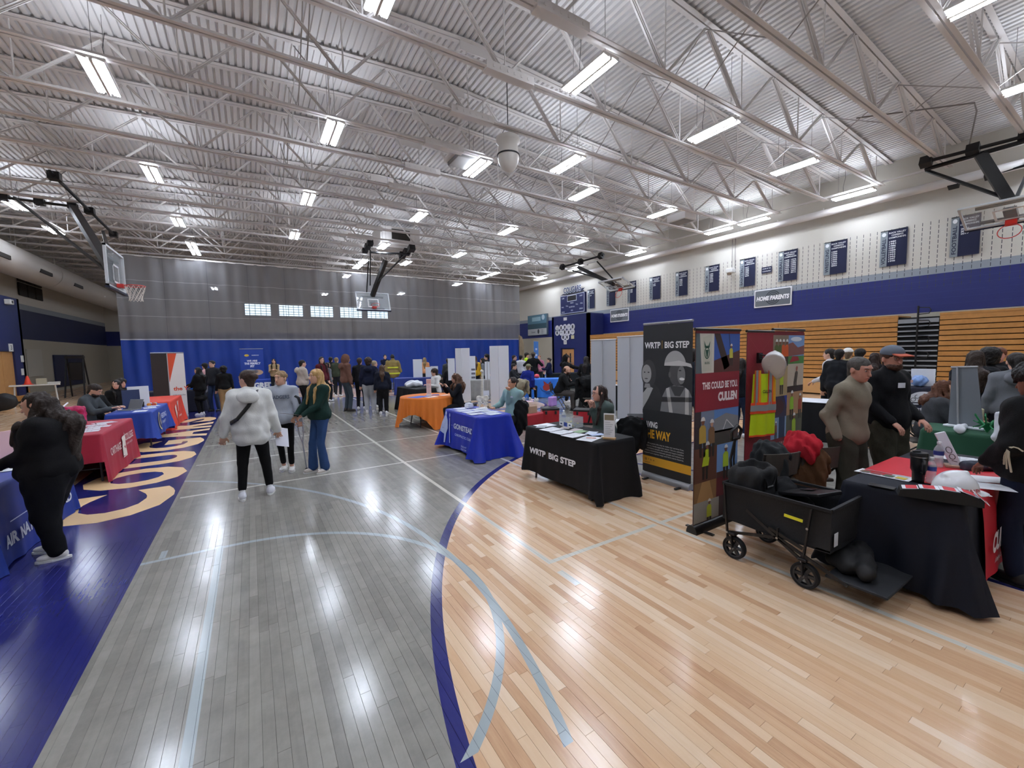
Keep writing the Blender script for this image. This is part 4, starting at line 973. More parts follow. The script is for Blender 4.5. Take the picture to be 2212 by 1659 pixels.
    if hair=='short': hr=top_+[nape,facecut,low]
    elif hair=='bald': hr=[E_((0,-.03,.0),(.08,.085,.07)),('cutbox',hd(0,.11,0),Vector((.2,.1,.2))*s,Rh,0,.01),('cutbox',hd(0,0,.13),Vector((.2,.2,.08))*s,Rh,0,.01)]
    elif hair=='bun': hr=top_+[nape,facecut,low,('ell',hd(0,-.115,.03),Vector((.05,.042,.045))*s,Rh,.008)]
    elif hair=='pony': hr=top_+[nape,facecut,low,('cap',hd(0,-.105,.04),hd(0,-.135,-.1),.035*s,.028*s,.012),('cap',hd(0,-.135,-.1),hd(0,-.12,-.22),.028*s,.012*s,.02)]
    elif hair=='curly': hr=[E_((0,-.02,.045),(.108,.122,.105)),('ell',hd(0,-.06,-.04),Vector((.085,.07,.08))*s,Rh,.03),facecut,low]
    elif hair in('long','wavy'):
        L=hairL or (.38 if hair=='long' else .3); wd=(1.0 if hair=='long' else 1.35)*hairW
        hr=top_+[('cap',hd(0,-.05,-.02),hd(0,-.07,-.16),.08*s*wd,.075*s*wd,.03)]
        for sd in (-1,1): hr+=[('cap',hd(sd*.064,-.01,-.02),hd(sd*.078*wd,.01,-.14),.027*s*wd,.03*s*wd,.025),('cap',hd(sd*.078*wd,.01,-.14),Nk+fw*(.07*bw+.035)*s+Vector((sd*.1*wd,0,-.05))*s,.03*s*wd,.03*s*wd,.03),('cap',Nk+fw*(.07*bw+.035)*s+Vector((sd*.1*wd,0,-.05))*s,Nk+fw*(.12*bw+.035)*s+Vector((sd*.1*wd,0,-(L-.1)))*s,.03*s*wd,.012*s,.02)]
        a0=Nk-fw*(.1*bw+.005+loose*.7)*s; hr+=[('cap',hd(0,-.07,-.15),a0-Vector((0,0,.06))*s,.08*s*wd,.075*s*wd,.04),('cap',a0-Vector((0,0,.06))*s,a0-Vector((0,0,L-.1))*s,.075*s*wd,.04*s*wd,.04),facecut]
    if hr and not hoodup: soft('hair',hr,hm,hk,root,amp=(.004 if hair in('short','bun','pony','bald') else .014 if hair=='wavy' else .008),fr=(45 if hair!='curly' else 75),seed=3,aniso=(1.3,1.3,.5) if hair!='curly' else None)
    if beard: soft('beard',[E_((0,.035,-.075),(.062,.066,.05)),('cut',hd(0,.11,-.045),Vector((.024,.03,.013))*s,Rh,.004),('cutbox',hd(0,.05,.0),Vector((.048,.08,.05))*s,Rh,0,.01),('cutbox',hd(0,-.09,-.05),Vector((.2,.085,.2))*s,Rh,0,.01)],hm,min(hk,.012),root,amp=.002,fr=80)
    if cap:
        c1,c2=cap
        soft('cap_crown',[E_((0,-.012,.05),(.09,.108,.082)),('cutbox',hd(0,0,-.02),Vector((.3,.3,.06))*s,Rh,0,.003)],mat('cap_'+c1,c1,.8),min(hk,.012),root)
        soft('cap_brim',[('box',hd(0,.125,.045),Vector((.07,.06,.006))*s,Rh@Matrix.Rotation(-.12,3,'X'),.005,0),('ell',hd(0,.13,.044),Vector((.072,.075,.008))*s,Rh,.01)],mat('cap_'+c2,c2,.8),min(hk,.011),root)
    # ---- face details
    if not (hoodup and lod==2):
        ey=mat('eye_dark','1d1512',.2); ew=mat('eye_white','b9aea4',.3)
        for sd in (-1,1):
            if lod<2:
                mb=MB(); mb.lathe([(0,-.007),(.006,-.005),(.0095,0),(.006,.005),(0,.007)],10,hd(sd*.03,.079,.007),R=Rh@Matrix.Rotation(PI/2,3,'Y')); e=mb.build('eye',ew,root,smooth=True)
                mb=MB(); mb.lathe([(0,-.004),(.0055,-.001),(0,.003)],8,hd(sd*.03,.0895,.0065),R=Rh@Matrix.Rotation(-PI/2,3,'X')); mb.build('iris',ey,e)
            elif abs(((face+180)%360)-180)<100 or abs(hyaw)>30:
                mb=MB(); mb.lathe([(0,-.006),(.009,0),(0,.006)],6,hd(sd*.03,.086,.008)); mb.build('eye',ey,root)
            if lod<2:
                mb=MB(); mb.tube([hd(sd*.016,.094,.026),hd(sd*.032,.092,.031),hd(sd*.048,.078,.027)],.0035*s,5); mb.build('eyebrow',hm,root)
        if lod<2:
            mb=MB(); mb.lathe([(0,-.006),(.02,-.001),(.02,.001),(0,.006)],10,hd(0,.0925,-.062),R=Rh,sy=.3); mb.build('lips',mat('lip','a0605a',.45),root)
    if glasses:
        mb=MB()
        for sd in (-1,1):
            mb.tube([hd(sd*.034+.022*math.cos(a),.104,.006+.017*math.sin(a)) for a in [2*PI*i/10 for i in range(11)]],.0018*s,4,cap=False)
            mb.tube([hd(sd*.056,.1,.01),hd(sd*.08,.0,.0)],.0018*s,4)
        mb.tube([hd(-.012,.106,.01),hd(.012,.106,.01)],.0018*s,4); mb.build('glasses',m_black,root)
    root['_k']=0; del root['_k']
    def world(v): return root.matrix_basis@Vector(v)
    info=dict(root=root,WL=WL,WR=WR,EL=EL,ER=ER,Hc=Hc,P=P,s=s,Rh=Rh,Cc=Cc,hd=hd,ShL=ShL,ShR=ShR,Nk=Nk,FL=FL,FR=FR)
    return info
# ================================================================ TABLES AND CLOTHS
def fold_table(x,y,rz,L,D,H=.75,lab='folding table under a cloth',top='e4e2dc'):
    r=empty('folding_table',(x,y,0),rz,lab,'table','folding tables')
    b=MB(); b.bbox((0,0,H-.027),(L-.03,D-.03,.04),bev=.008); b.build('tabletop',mat('tabletop_'+top,top,.5),r)
    for sx in (-1,1):
        for sy in (-1,1):
            m=MB(); m.tube([(sx*(L/2-.2),sy*(D/2-.09),H-.05),(sx*(L/2-.16),sy*(D/2-.07),.0)],.015,8); m.build('leg',mat('table_leg_grey','4a4c50',.4,metal=.6),r)
        m=MB(); m.tube([(sx*(L/2-.17),-D/2+.08,.2),(sx*(L/2-.17),D/2-.08,.2)],.01,6); m.build('leg_brace',mat('table_leg_grey'),r)
    return r
class Cloth:
    def __init__(s,lab,x,y,rz,L,D,color,H=.75,amp=(.02,.02,.02,.02),fr=16,flare=.03,ear=.09,zb=(.01,.01,.01,.01),name='tablecloth',under=True,seed=0,m=None,tlab=None):
        s.L,s.D,s.H,s.amp,s.fr,s.flare,s.ear,s.zb,s.seed=L,D,H,amp,fr,flare,ear,zb,seed
        if under: fold_table(x,y,rz,L,D,H-.004,tlab or ('folding table hidden under the '+' '.join(lab.split(' draped')[0].split(' over ')[0].split()[:10])))
        s.r=empty(name,(x,y,0),rz,lab,'tablecloth','tablecloths')
        mb=MB(); per=[]; r=.035; n=6
        segs=[]
        hl,hd=L/2,D/2
        sides=[((-hl,-hd),(hl,-hd),(0,-1),0),((hl,-hd),(hl,hd),(1,0),1),((hl,hd),(-hl,hd),(0,1),2),((-hl,hd),(-hl,-hd),(-1,0),3)]
        acc=0
        for (a,b,nn,k) in sides:
            Ls=math.hypot(b[0]-a[0],b[1]-a[1]); m_=int(Ls/.03)
            ux,uy=(b[0]-a[0])/Ls,(b[1]-a[1])/Ls
            for i in range(m_+1):
                u=r+(Ls-2*r)*i/m_; per.append((a[0]+ux*u,a[1]+uy*u,nn[0],nn[1],k,u,Ls))
            nx2,ny2=sides[(k+1)%4][2]
            for i in range(1,n):
                t=i/n*PI/2; c=(b[0]-ux*r-nn[0]*r,b[1]-uy*r-nn[1]*r); dx=nn[0]*math.cos(t)+nx2*math.sin(t); dy=nn[1]*math.cos(t)+ny2*math.sin(t)
                per.append((c[0]+dx*r,c[1]+dy*r,dx,dy,k if t<PI/4 else (k+1)%4,Ls if t<PI/4 else 0,Ls))
        rows=[0,.02,.06,.15,.28,.42,.56,.7,.84,.93,1]
        N=len(per)
        mb.add([(0,0,H)]+[(p[0]*.93,p[1]*.93,H) for p in per],[[0,i+1,(i+1)%N+1] for i in range(N)])
        v=[];
        for j,t in enumerate(rows):
            for p in per:
                o=s.off(p[4],p[5],p[6],t) if j else -.012
                z=(H if j==0 else H-(H-s.zb[p[4]]-.012*math.sin(p[5]*7+s.seed))*t)
                if j==len(rows)-1: z=max(z,.004)
                v.append((p[0]+p[2]*o,p[1]+p[3]*o,z))
        mb.add(v,[(j*N+(i+1)%N,j*N+i,(j+1)*N+i,(j+1)*N+(i+1)%N) for j in range(len(rows)-1) for i in range(N)])
        mb.add([(p[0]*.93,p[1]*.93,H) for p in per]+v[:N],[(i,i+N,(i+1)%N+N,(i+1)%N) for i in range(N)])
        mb.build('cloth',m or fab(color),s.r,smooth=True)
    def off(s,k,u,Ls,t):
        a=s.amp[k]; d=min(u,Ls-u); e=s.ear*math.exp(-(d/.13)**2)*(1+.35*math.sin(u*40+k))
        return .004+t*s.flare+a*t*(math.sin(u*s.fr+s.seed+k*2)+.5*math.sin(u*s.fr*1.9+s.seed*2))+ (t**1.3)*e
    def print(s,ink,side=0,lay=.0015,name='lettering'):
        Ls=s.L if side in (0,2) else s.D
        def w(x,y,l):
            t=(s.H-y)/(s.H-s.zb[side]); u=Ls/2+x; o=s.off(side,min(max(u,0),Ls),Ls,t)+l+.012
            if side==0: return (x,-s.D/2-o,y)
            if side==1: return (s.L/2+o,x,y)
            if side==3: return (-s.L/2-o,-x,y)
            return (-x,s.D/2+o,y)
        # subdivide big polygons is unnecessary: folds are gentle under print
        return ink.build(name,s.r,warp=w,step=lay)
    def place(s,x,y,z=0): return s.r.matrix_basis@Vector((x,y,s.H+z))
def faceyaw(x,y,d=0): return math.atan2(y,x)-PI/2+math.radians(d)   # local -y towards the camera
# --- front orientation: front = local -y. rz=-90deg puts the front towards -X (west), long axis along Y
W=-PI/2; W3=math.pi
c_wr=Cloth('black cloth with white lettering draped over the table of the woman in glasses',3.72,4.32,W,1.50,.66,'121215',amp=(.005,.012,.01,.01),ear=.075,flare=.0,zb=(.1,.01,.1,.14),seed=1,m=mat('black_cloth','101013',.75,bump=.1,bscale=12,spec=.3))
I=Ink(); I.text('WRTP',-.62,.385,.082,'e9e9ee',w=.38,bold=.045,shear=.12); I.rect(-.2,.37,-.195,.48,'7a5a2a'); I.text('BIG STEP',-.165,.385,.082,'e9e9ee',w=.56,bold=.04); c_wr.print(I)
m_bl=mat('royal_blue_satin','0f2aa6',.42,bump=.08,bscale=8,spec=.5)
c_go=Cloth('royal blue satin cloth with white spine clinic lettering draped over a table',3.54,6.93,W,1.38,.68,'1433b4',amp=(.006,.03,.02,.02),ear=.17,flare=.05,fr=13,zb=(.06,.005,.02,.02),seed=2,m=m_bl)
I=Ink(); 
I.poly([(-.62,.62),(-.58,.66),(-.55,.62),(-.5,.55),(-.48,.4),(-.52,.3),(-.53,.12),(-.57,.12),(-.58,.28),(-.64,.34),(-.65,.5)],'b9c6ea'); I.ell(-.585,.68,.03,.04,'b9c6ea')
I.poly([(-.43,.62),(-.41,.6),(-.4,.42),(-.39,.25),(-.36,.13),(-.41,.13),(-.425,.3),(-.44,.45)],'b9c6ea'); I.ell(-.42,.66,.02,.035,'b9c6ea')
I.rect(-.34,.48,-.26,.485,'b9c6ea'); I.text('GONSTEAD',-.22,.44,.095,'dfe6f6',w=.8,bold=.03); I.text('CHIROPRACTIC CLINIC',-.16,.31,.045,'c9d3ee',w=.72); I.text('262.652.1417',.12,.15,.03,'c9d3ee'); I.text('262.657.1234',.12,.1,.03,'c9d3ee'); c_go.print(I)
# round table with square orange cloth
r=empty('round_folding_table',(3.9,10.25,0),0,'round folding table under the orange cloth with black legs showing','table'); b=MB(); b.lathe([(0,.70),(.74,.70),(.75,.715),(.75,.735),(.74,.742),(0,.742)],32); b.build('tabletop',mat('tabletop_e4e2dc'),r,angle=40)
for sx in (-1,1):
    for sy in (-1,1): m=MB(); m.tube([(sx*.3,sy*.1,.7),(sx*.38,sy*.3,.35),(sx*.42,sy*.38,0)],.014,8); m.build('leg',m_black,r)
    m=MB(); m.tube([(sx*.42,-.38,.02),(sx*.4,0,.05),(sx*.42,.38,.02)],.012,6); m.build('leg_brace',m_black,r)
r=empty('tablecloth',(3.9,10.25,0),0,'orange square cloth hanging in folds over a round table, arched open at the front','tablecloth','tablecloths')
mb=MB(); N=180; rows=[0,.03,.1,.25,.45,.65,.85,1]; v=[]; rot=.62; R0=.76
def ocl(a):
    q=a-rot; c=max(abs(math.cos(q)),abs(math.sin(q))); return min(1.05/c-R0*.98,.735)
for j,t in enumerate(rows):
    for i in range(N):
        a=2*PI*i/N; d=ocl(a)*1.28 if True else 0; d=min(d,.74); o=t*(.02+.03*math.sin(a*34)*min(1,d/.3)+.02*math.sin(a*17+1)); rr=R0+o+(.10*t*max(0,(d-.45)/.3))
        v.append((rr*math.cos(a),rr*math.sin(a),.75-.003-d*t if j else .75))
mb.add([(0,0,.75)],[]); mb.add(v,[(j*N+(i+1)%N,j*N+i,(j+1)*N+i,(j+1)*N+(i+1)%N) for j in range(len(rows)-1) for i in range(N)]); mb.add([],[]); mb.f+=[[0,1+i,1+(i+1)%N] for i in range(N)]; mb.mi+=[0]*N
mb.build('cloth',mat('orange_cloth','d87520',.7,bump=.1,bscale=10),r,smooth=True)
# crimson table
c_re=Cloth('crimson cloth with white college lettering draped over a table beside the lettered court border',-2.30,9.42,PI/2,1.92,.70,'a8203a',amp=(.004,.01,.01,.008),ear=.03,flare=.03,zb=(.01,.01,.01,.32),seed=3,m=mat('crimson_cloth','a31c36',.6,bump=.1,bscale=10))
I=Ink(); I.text('CARTHAGE',-.72,.36,.12,'e6d9d6',w=.62,sx=.8); I.poly([(-.04,.22),(.2,.2),(.19,.3),(.17,.33),(.18,.42),(.2,.5),(.16,.6),(.15,.55),(.02,.54),(-.02,.52),(.01,.45),(-.03,.38)],'ece6df'); I.poly([(.06,.36),(.12,.32),(.13,.38)],'a31c36',1); I.rect(-.04,.19,.2,.205,'ece6df'); I.text('COLLEGE',.2,.44,.12,'e6d9d6',w=.55,sx=.8); I.text('KENOSHA, WISCONSIN',.24,.36,.035,'d9b9bb',w=.42); c_re.print(I,0)
c_he=Cloth('blue cloth with round seal lettering draped over the laptop table',-2.18,12.3,PI/2,1.95,.72,'1d48b0',amp=(.01,.02,.02,.02),ear=.08,flare=.04,zb=(.18,.1,.1,.2),seed=4,m=mat('mid_blue_cloth','1a3f9e',.55,bump=.1,bscale=10))
I=Ink(); I.ell(-.35,.47,.13,.2,'d9cf9e'); I.ell(-.35,.47,.1,.16,'1a2f6e',1); I.poly([(-.4,.4),(-.35,.58),(-.3,.4)],'d9cf9e',2); I.text('HERZING',-.15,.5,.11,'ccd6ee',w=.6); I.text('UNIVERSITY',-.1,.38,.06,'ccd6ee',w=.45); c_he.print(I,0)
c_or=Cloth('orange-red cloth with white Y emblem draped over the table behind the blue one',-2.2,14.75,PI/2,2.1,.75,'e0452c',amp=(.01,.01,.01,.01),ear=.06,flare=.04,seed=5,m=mat('orange_red_cloth','d9412c',.6))
I=Ink(); I.poly([(-.55,.55),(-.3,.6),(-.2,.35),(-.35,.2),(-.5,.3)],'f2ddd2'); I.text('Y',-.1,.4,.26,'f6ece6',bold=.05); I.text('the',-.32,.4,.1,'d9412c',lay=1); I.text('LAKES AREA YMCA',.0,.22,.05,'f6ece6',w=.5); c_or.print(I,0)
c_nv=Cloth('royal blue cloth with white lettering draped over the table left of the woman in black',-2.32,6.2,PI/2,1.9,.68,'18308a',amp=(.008,.01,.01,.01),ear=.05,flare=.03,seed=6,m=mat('navy_blue_cloth','1c368f',.6,bump=.1,bscale=10))
I=Ink(); I.rect(-.6,.38,-.05,.39,'cdd5ea'); I.text('WISCONSIN',-.04,.36,.07,'e1e6f2',w=.5,bold=.03); I.text('AIR NATIONAL GUARD',-.75,.18,.11,'e1e6f2',w=1.55,bold=.04); c_nv.print(I,0)
# black table with red runner, front right
m_blk2=mat('blue_black_cloth','0d1220',.7,bump=.12,bscale=12,spec=.35)
c_cu=Cloth('blue-black cloth draped to the floor over the table carrying the white hard hat',4.98,1.06,0,1.86,.68,'0d1220',amp=(.012,.02,.015,.02),ear=.12,flare=.03,zb=(.03,.02,.02,.06),seed=7,m=m_blk2)
r=empty('table_runner',tuple(c_cu.place(-.12,0,0)),0,'red runner with white logo lying across the blue-black table and hanging over its front','runner')
mb=MB(); v=[];hw=.42
for j,(y,z) in enumerate([(.36,-.3),(.355,.0),(.34,.006),(0,.006),(-.34,.006),(-.362,-.006),(-.372,-.2),(-.39,-.45),(-.4,-.66)]):
    for i in range(13): x=-hw+2*hw*i/12; v.append((x,y+(.012*math.sin(x*16)*max(0,-z) if z<0 else 0)-(.012 if z<-.1 and y<0 else 0),z))
mb.add(v,[(j*13+i,j*13+i+1,(j+1)*13+i+1,(j+1)*13+i) for j in range(8) for i in range(12)]); mb.build('cloth',mat('red_runner','c8202f',.6),r,smooth=True)
I=Ink(); I.ring(-.2,-.03,.07,.05,.02,'f0dcdc',0,a0=.6,a1=5.4); I.build('logo',r,frame((0,0,.0085),(1,0,0),(0,1,0)))
I=Ink(); I.text('CULLEN',-.3,-.46,.15,'f0e4e4',w=.6,bold=.05); I.text('A Family of Construction Services',-.2,-.56,.04,'f0e4e4',w=.5); I.build('lettering',r,frame((0,-.42,0),(1,0,0),(0,0,1)),warp=lambda x,y,l:(x,y,l+.0))
# other background tables
c_gr=Cloth('dark green cloth draped over the table under the grey slanted display',7.72,.95,PI/2+.12-PI,1.6,.72,'1f5238',amp=(.01,.01,.01,.01),ear=.05,flare=.03,seed=8,m=mat('green_cloth','1e4f37',.8,bump=.1,bscale=12))
c_sy=Cloth('navy cloth with white half-round emblem draped over the table before the black aisle',14.6,3.4,math.radians(-62)+0,2.0,.75,'12172e',amp=(.008,.01,.01,.01),ear=.04,flare=.02,seed=9,m=mat('navy_cloth','12172e',.7))
I=Ink(); I.ell(-.1,.38,.33,.27,'d5d8df',0,n=24,a0=0,a1=PI); I.ell(-.1,.38,.1,.08,'12172e',1,n=12,a0=0,a1=PI); 
for k in range(5): a=PI*(k+.5)/5; I.ring(-.1+.2*math.cos(a),.4+.15*math.sin(a),.05,.05,.012,'12172e',1,n=12)
I.rect(-.43,.32,.23,.35,'d5d8df'); I.text('system',-.45,.17,.1,'e3e5ea',w=.66,bold=.03); c_sy.print(I,0)
c_lb=Cloth('bright blue cloth with red fox head emblem draped over the table by the blue-hooded person',10.05,13.5,math.radians(-35),1.7,.75,'2f7fe0',amp=(.01,.02,.02,.02),ear=.06,flare=.04,seed=10,m=mat('bright_blue_cloth','2a78dc',.6))
I=Ink(); I.poly([(-.12,.45),(-.02,.58),(.1,.55),(.24,.38),(.12,.33),(.02,.27),(-.1,.33)],'a23326'); I.poly([(-.06,.5),(-.1,.68),(.03,.58)],'a23326'); I.poly([(.1,.57),(.2,.66),(.18,.48)],'6d1f18'); I.poly([(.02,.27),(.24,.38),(.2,.3)],'e9e9ee',1); I.ring(.06,.42,.28,.2,.02,'16306e',0,a0=3.2,a1=6.1); I.text('FOX',0,.14,.06,'16306e'); c_lb.print(I,0)
c_bk=Cloth('black cloth with white top sheet over the table of the bearded man in black',9.25,9.62,math.radians(-32),1.0,.75,'111113',amp=(.015,.02,.02,.02),ear=.08,flare=.04,seed=11,m=mat('black_cloth'))
c_bo=Cloth('black cloth over the table where the boy in the white hoodie sits',4.55,13.2,W+.1,1.5,.7,'14161c',amp=(.015,.02,.02,.02),ear=.08,flare=.04,seed=12,m=mat('black_cloth'))
_q=G(925,810,0)*0; _d=ray(922,775); _t=19.6/math.hypot(_d.x,_d.y)
c_w1=Cloth('navy cloth over the long far table left of the tall white boards',_d.x*_t,_d.y*_t,faceyaw(_d.x,_d.y),2.9,.75,'1c2c66',amp=(.01,.01,.01,.01),ear=.03,flare=.02,seed=13,m=mat('navy_cloth2','1a2f7a',.6))
_d=ray(1032,775); _t=16.8/math.hypot(_d.x,_d.y)
c_w2=Cloth('pale grey cloth over the table beside the person in the yellow top',_d.x*_t,_d.y*_t,faceyaw(_d.x,_d.y),1.9,.7,'9a9a98',amp=(.01,.01,.01,.01),ear=.03,flare=.02,seed=14)
c_w3=Cloth('dark cloth over the far table right of the light blue banner',13.2,16.0,-.3,2.2,.75,'1c2226',amp=(.01,.01,.01,.01),ear=.03,flare=.02,seed=15)
c_w4=Cloth('dark navy cloth over the table of blue cups by the woman in long black hair',-2.3,18.3,0,1.8,.75,'141d44',amp=(.01,.01,.01,.01),ear=.03,flare=.02,seed=16,m=mat('navy_cloth'))
c_w5=Cloth('blue cloth with white team lettering over the table at the foot of the blue banner',.6,23.6,0,1.8,.7,'16388f',amp=(.01,.01,.01,.01),ear=.03,flare=.02,seed=17,m=mat('mid_blue_cloth'))
I=Ink(); I.text('INGREDION',-.85,.35,.26,'e9edf4',w=1.7,bold=.06); I.ring(.5,.35,.2,.22,.04,'e9edf4',0); c_w5.print(I,0)
c_w6=Cloth('black cloth with white top over the table behind the man in the tan shirt',9.6,3.4,W+.2,1.5,.7,'15161a',amp=(.01,.01,.01,.01),ear=.03,flare=.02,seed=18,m=mat('black_cloth'))
# ================================================================ CHAIRS
def chair_proto(lab):
    r=empty('folding_chair',(0,0,0),0,lab,'chair','folding chairs'); mt=mat('chair_steel','3a3835',.45,metal=.3); ms=mat('chair_pad','4b463f',.6)
    for s_ in (-1,1):
        m=MB(); m.tube([(s_*.2,-.22,.82),(s_*.2,-.18,.6),(s_*.21,.02,.42),(s_*.22,.26,0)],.012,6); m.build('front_leg',mt,r)
        m=MB(); m.tube([(s_*.185,.16,.44),(s_*.19,-.08,.26),(s_*.2,-.28,0)],.012,6); m.build('rear_leg',mt,r)
    m=MB(); m.bbox((0,.02,.45),(.39,.38,.03),bev=.008); m.build('seat',ms,r)
    m=MB(); n=8
    for i in range(n): 
        x0=-.19+.38*i/n; x1=-.19+.38*(i+1)/n; f=lambda x:-.21-.03*(1-(x/.19)**2)
        m.add([(x0,f(x0),.6),(x1,f(x1),.6),(x1,f(x1)-.02,.82),(x0,f(x0)-.02,.82),(x0,f(x0)+.015,.6),(x1,f(x1)+.015,.6),(x1,f(x1)-.005,.82),(x0,f(x0)-.005,.82)],[(1,0,3,2),(4,5,6,7),(3,7,6,2),(0,1,5,4)]+([(0,4,7,3)] if i==0 else [])+([(1,2,6,5)] if i==n-1 else []))
    m.build('backrest',ms,r)
    for z,y in ((.2,.14),(.2,-.13)): m=MB(); m.tube([(-.2,y,z),(.2,y,z)],.009,6); m.build('cross_bar',mt,r)
    return r
CH=None
def chair(x,y,deg,lab):
    global CH
    if CH is None: CH=chair_proto(lab); o=CH
    else: o=copy_tree(CH)
    o.location=(x,y,0); o.rotation_euler=(0,0,math.radians(deg)-PI/2); o['label']=lab   # deg: world heading the sitter faces
    return o
# ================================================================ RETRACTABLE BANNERS
def banner(x,y,rz,w,h,lab,ink=None,color='202226',back='b9bcc0',base='a9abae',topc='a9abae',step=.0008,basey=.0,name='retractable_banner',z0=.08):
    """front faces local -y; w width, h height"""
    r=empty(name,(x,y,0),rz,lab,'banner','retractable banners')
    m=MB(); n=10; v=[]
    cv=lambda xx:0.0
    for i in range(n+1):
        xx=-w/2+w*i/n
        for z in (z0,z0+(h-z0)*.33,z0+(h-z0)*.66,h-.02): v+=[(xx,cv(xx),z)]
    m.add(v,[(4*i+j,4*(i+1)+j,4*(i+1)+j+1,4*i+j+1) for i in range(n) for j in range(3)],0)
    m.add([(a,b+.003,c) for a,b,c in v],[(4*i+j+1,4*(i+1)+j+1,4*(i+1)+j,4*i+j) for i in range(n) for j in range(3)],1)
    m.build('panel',[mat('banner_face_'+color,color,.55),mat('banner_back_'+back,back,.7)],r,smooth=True)
    m=MB(); m.lathe([(0,0),(.045,0),(.05,.03),(.035,.08),(0,.085)],4,R=None) if 0 else None
    n=10; pr=[(.0-.06*math.cos(PI*i/n)*1.0,.085*math.sin(PI*i/n)) for i in range(n+1)]
    vv=[(sx*w/2*1.02,.01+a,b) for sx in (-1,1) for a,b in pr]; m.add(vv,[(i,i+1,n+2+i,n+1+i) for i in range(n)]+[list(range(n,-1,-1)),list(range(n+1,2*n+2)),(0,n+1,2*n+1,n)]); m.build('base',mat('banner_base_'+base,base,.35,metal=.5 if base!='141414' else 0),r,angle=40)
    m=MB(); m.bbox((-w*.35,.0,.012),(.035,.3,.012)); m.bbox((w*.35,0,.012),(.035,.3,.012)); m.build('foot',m_black,r)
    m=MB(); m.tube([(-w/2-.01,0,h),(w/2+.01,0,h)],.016,8); m.build('top_rail',mat('banner_base_'+topc,topc,.35,metal=.4),r)
    m=MB(); m.tube([(0,.03,.06),(0,.035,h-.01)],.01,8); m.build('support_pole',mat('pole_silver','b9bbbe',.35,metal=.5),r)
    if ink: ink.build('print',r,frame((0,-.004,0),(1,0,0),(0,0,1)),warp=lambda a,b,l:(a,b,l-cv(a)),step=step)
    return r
def faceyaw(x,y,d=0): return math.atan2(y,x)-PI/2+math.radians(d)   # local -y towards the camera
def worker(I,x,y,s,shirt='b9d038',skin='8a5a44',hat='eceae6',lay=2,lean=0):
    I.poly([(x-.16*s,y),(x+.16*s,y),(x+(.14+lean)*s,y+.42*s),(x+(.08+lean)*s,y+.5*s),(x-(.08-lean)*s,y+.5*s),(x-(.16-lean)*s,y+.42*s)],shirt,lay)
    I.ell(x+lean*s,y+.6*s,.075*s,.1*s,skin,lay+1,n=12); I.ell(x+lean*s,y+.64*s,.095*s,.1*s,hat,lay+2,n=12,a0=0,a1=PI); I.rect(x+(lean-.11)*s,y+.625*s,x+(lean+.11)*s,y+.645*s,hat,lay+2)
    I.poly([(x-.15*s,y),(x-.02*s,y),(x-.03*s,y-.4*s),(x-.13*s,y-.4*s)],'3a2f2a',lay); I.poly([(x+.02*s,y),(x+.15*s,y),(x+.13*s,y-.4*s),(x+.04*s,y-.4*s)],'33302c',lay)
# grey-scale portrait banner
I=Ink(); w_=.8; I.rect(-.4,.09,.4,2.18,'26282b',0)
I.text('WRTP',-.37,1.86,.085,'eeeeee',w=.27,bold=.03,lay=2); I.rect(-.075,1.85,-.068,1.96,'b08a30',2); I.text('BIG STEP',-.03,1.86,.085,'eeeeee',w=.38,bold=.03,lay=2)
g1='8b8b8b'
I.poly([(-.4,.95),(-.4,1.22),(-.3,1.33),(-.2,1.36),(-.12,1.3),(-.06,1.15),(-.02,.95)],'2f3032',1); I.poly([(-.4,1.22),(-.3,1.33),(-.22,1.3),(-.3,1.15),(-.4,1.0)],'a9a9a8',2)
I.ell(-.3,1.5,.13,.2,'38393b',2); I.ell(-.335,1.5,.085,.13,'9b9b99',3); I.ell(-.37,1.52,.014,.008,'202020',4); I.ell(-.3,1.52,.016,.008,'202020',4); I.ell(-.34,1.43,.03,.008,'4a4646',4); I.poly([(-.36,1.36),(-.28,1.36),(-.26,1.3),(-.38,1.3)],'8e8e8c',3)
I.poly([(-.1,.95),(-.06,1.2),(.0,1.31),(.12,1.36),(.26,1.36),(.36,1.3),(.4,1.22),(.4,.95)],'77787a',3); I.poly([(-.08,1.12),(.4,1.16),(.4,1.22),(-.07,1.19)],'2c2c2e',4); I.poly([(.0,1.31),(.05,1.33),(.12,.95),(.06,.95)],'b9b9b8',4); I.poly([(.3,1.34),(.35,1.31),(.36,.95),(.3,.95)],'b9b9b8',4); I.poly([(.06,1.35),(.3,1.35),(.22,1.22),(.14,1.22)],'3a3b3d',4)
I.ell(.17,1.52,.12,.17,'4a4a4b',5); I.ell(.24,1.5,.06,.12,'767676',6); I.ell(.25,1.45,.04,.018,'e2e2e0',7); I.ell(.22,1.56,.02,.008,'1c1c1c',7); I.ell(.06,1.5,.02,.04,'5a5a5a',6)
I.ell(.14,1.62,.17,.2,'a6a6a5',7,n=20,a0=0,a1=PI); I.poly([(-.03,1.62),(.32,1.62),(.4,1.6),(.38,1.65),(.2,1.69),(-.02,1.66)],'c2c2c0',8)
for k in range(6): c='%02x%02x%02x'%((0x26+k*9,)*3); I.rect(-.4,.93+.0*k,.4,.99-.01*k,'26282b',9) if k==0 else None
I.text('PAVING',-.38,.74,.085,'f0f0f0',w=.24,bold=.03,lay=3); I.text('THE WAY',-.38,.59,.12,'e0a52b',w=.46,bold=.04,lay=3)
for k,t in enumerate(('WRTP is paving the way to make our services free,','industry as a family-supporting career. We are cultivating','the workplace people who build and inspire building','industry connections between people and industry to','expand and expose ways and long-range futures.')): I.text(t,-.37,.5-.035*k,.02,'b5b5b5',w=.66,lay=3)
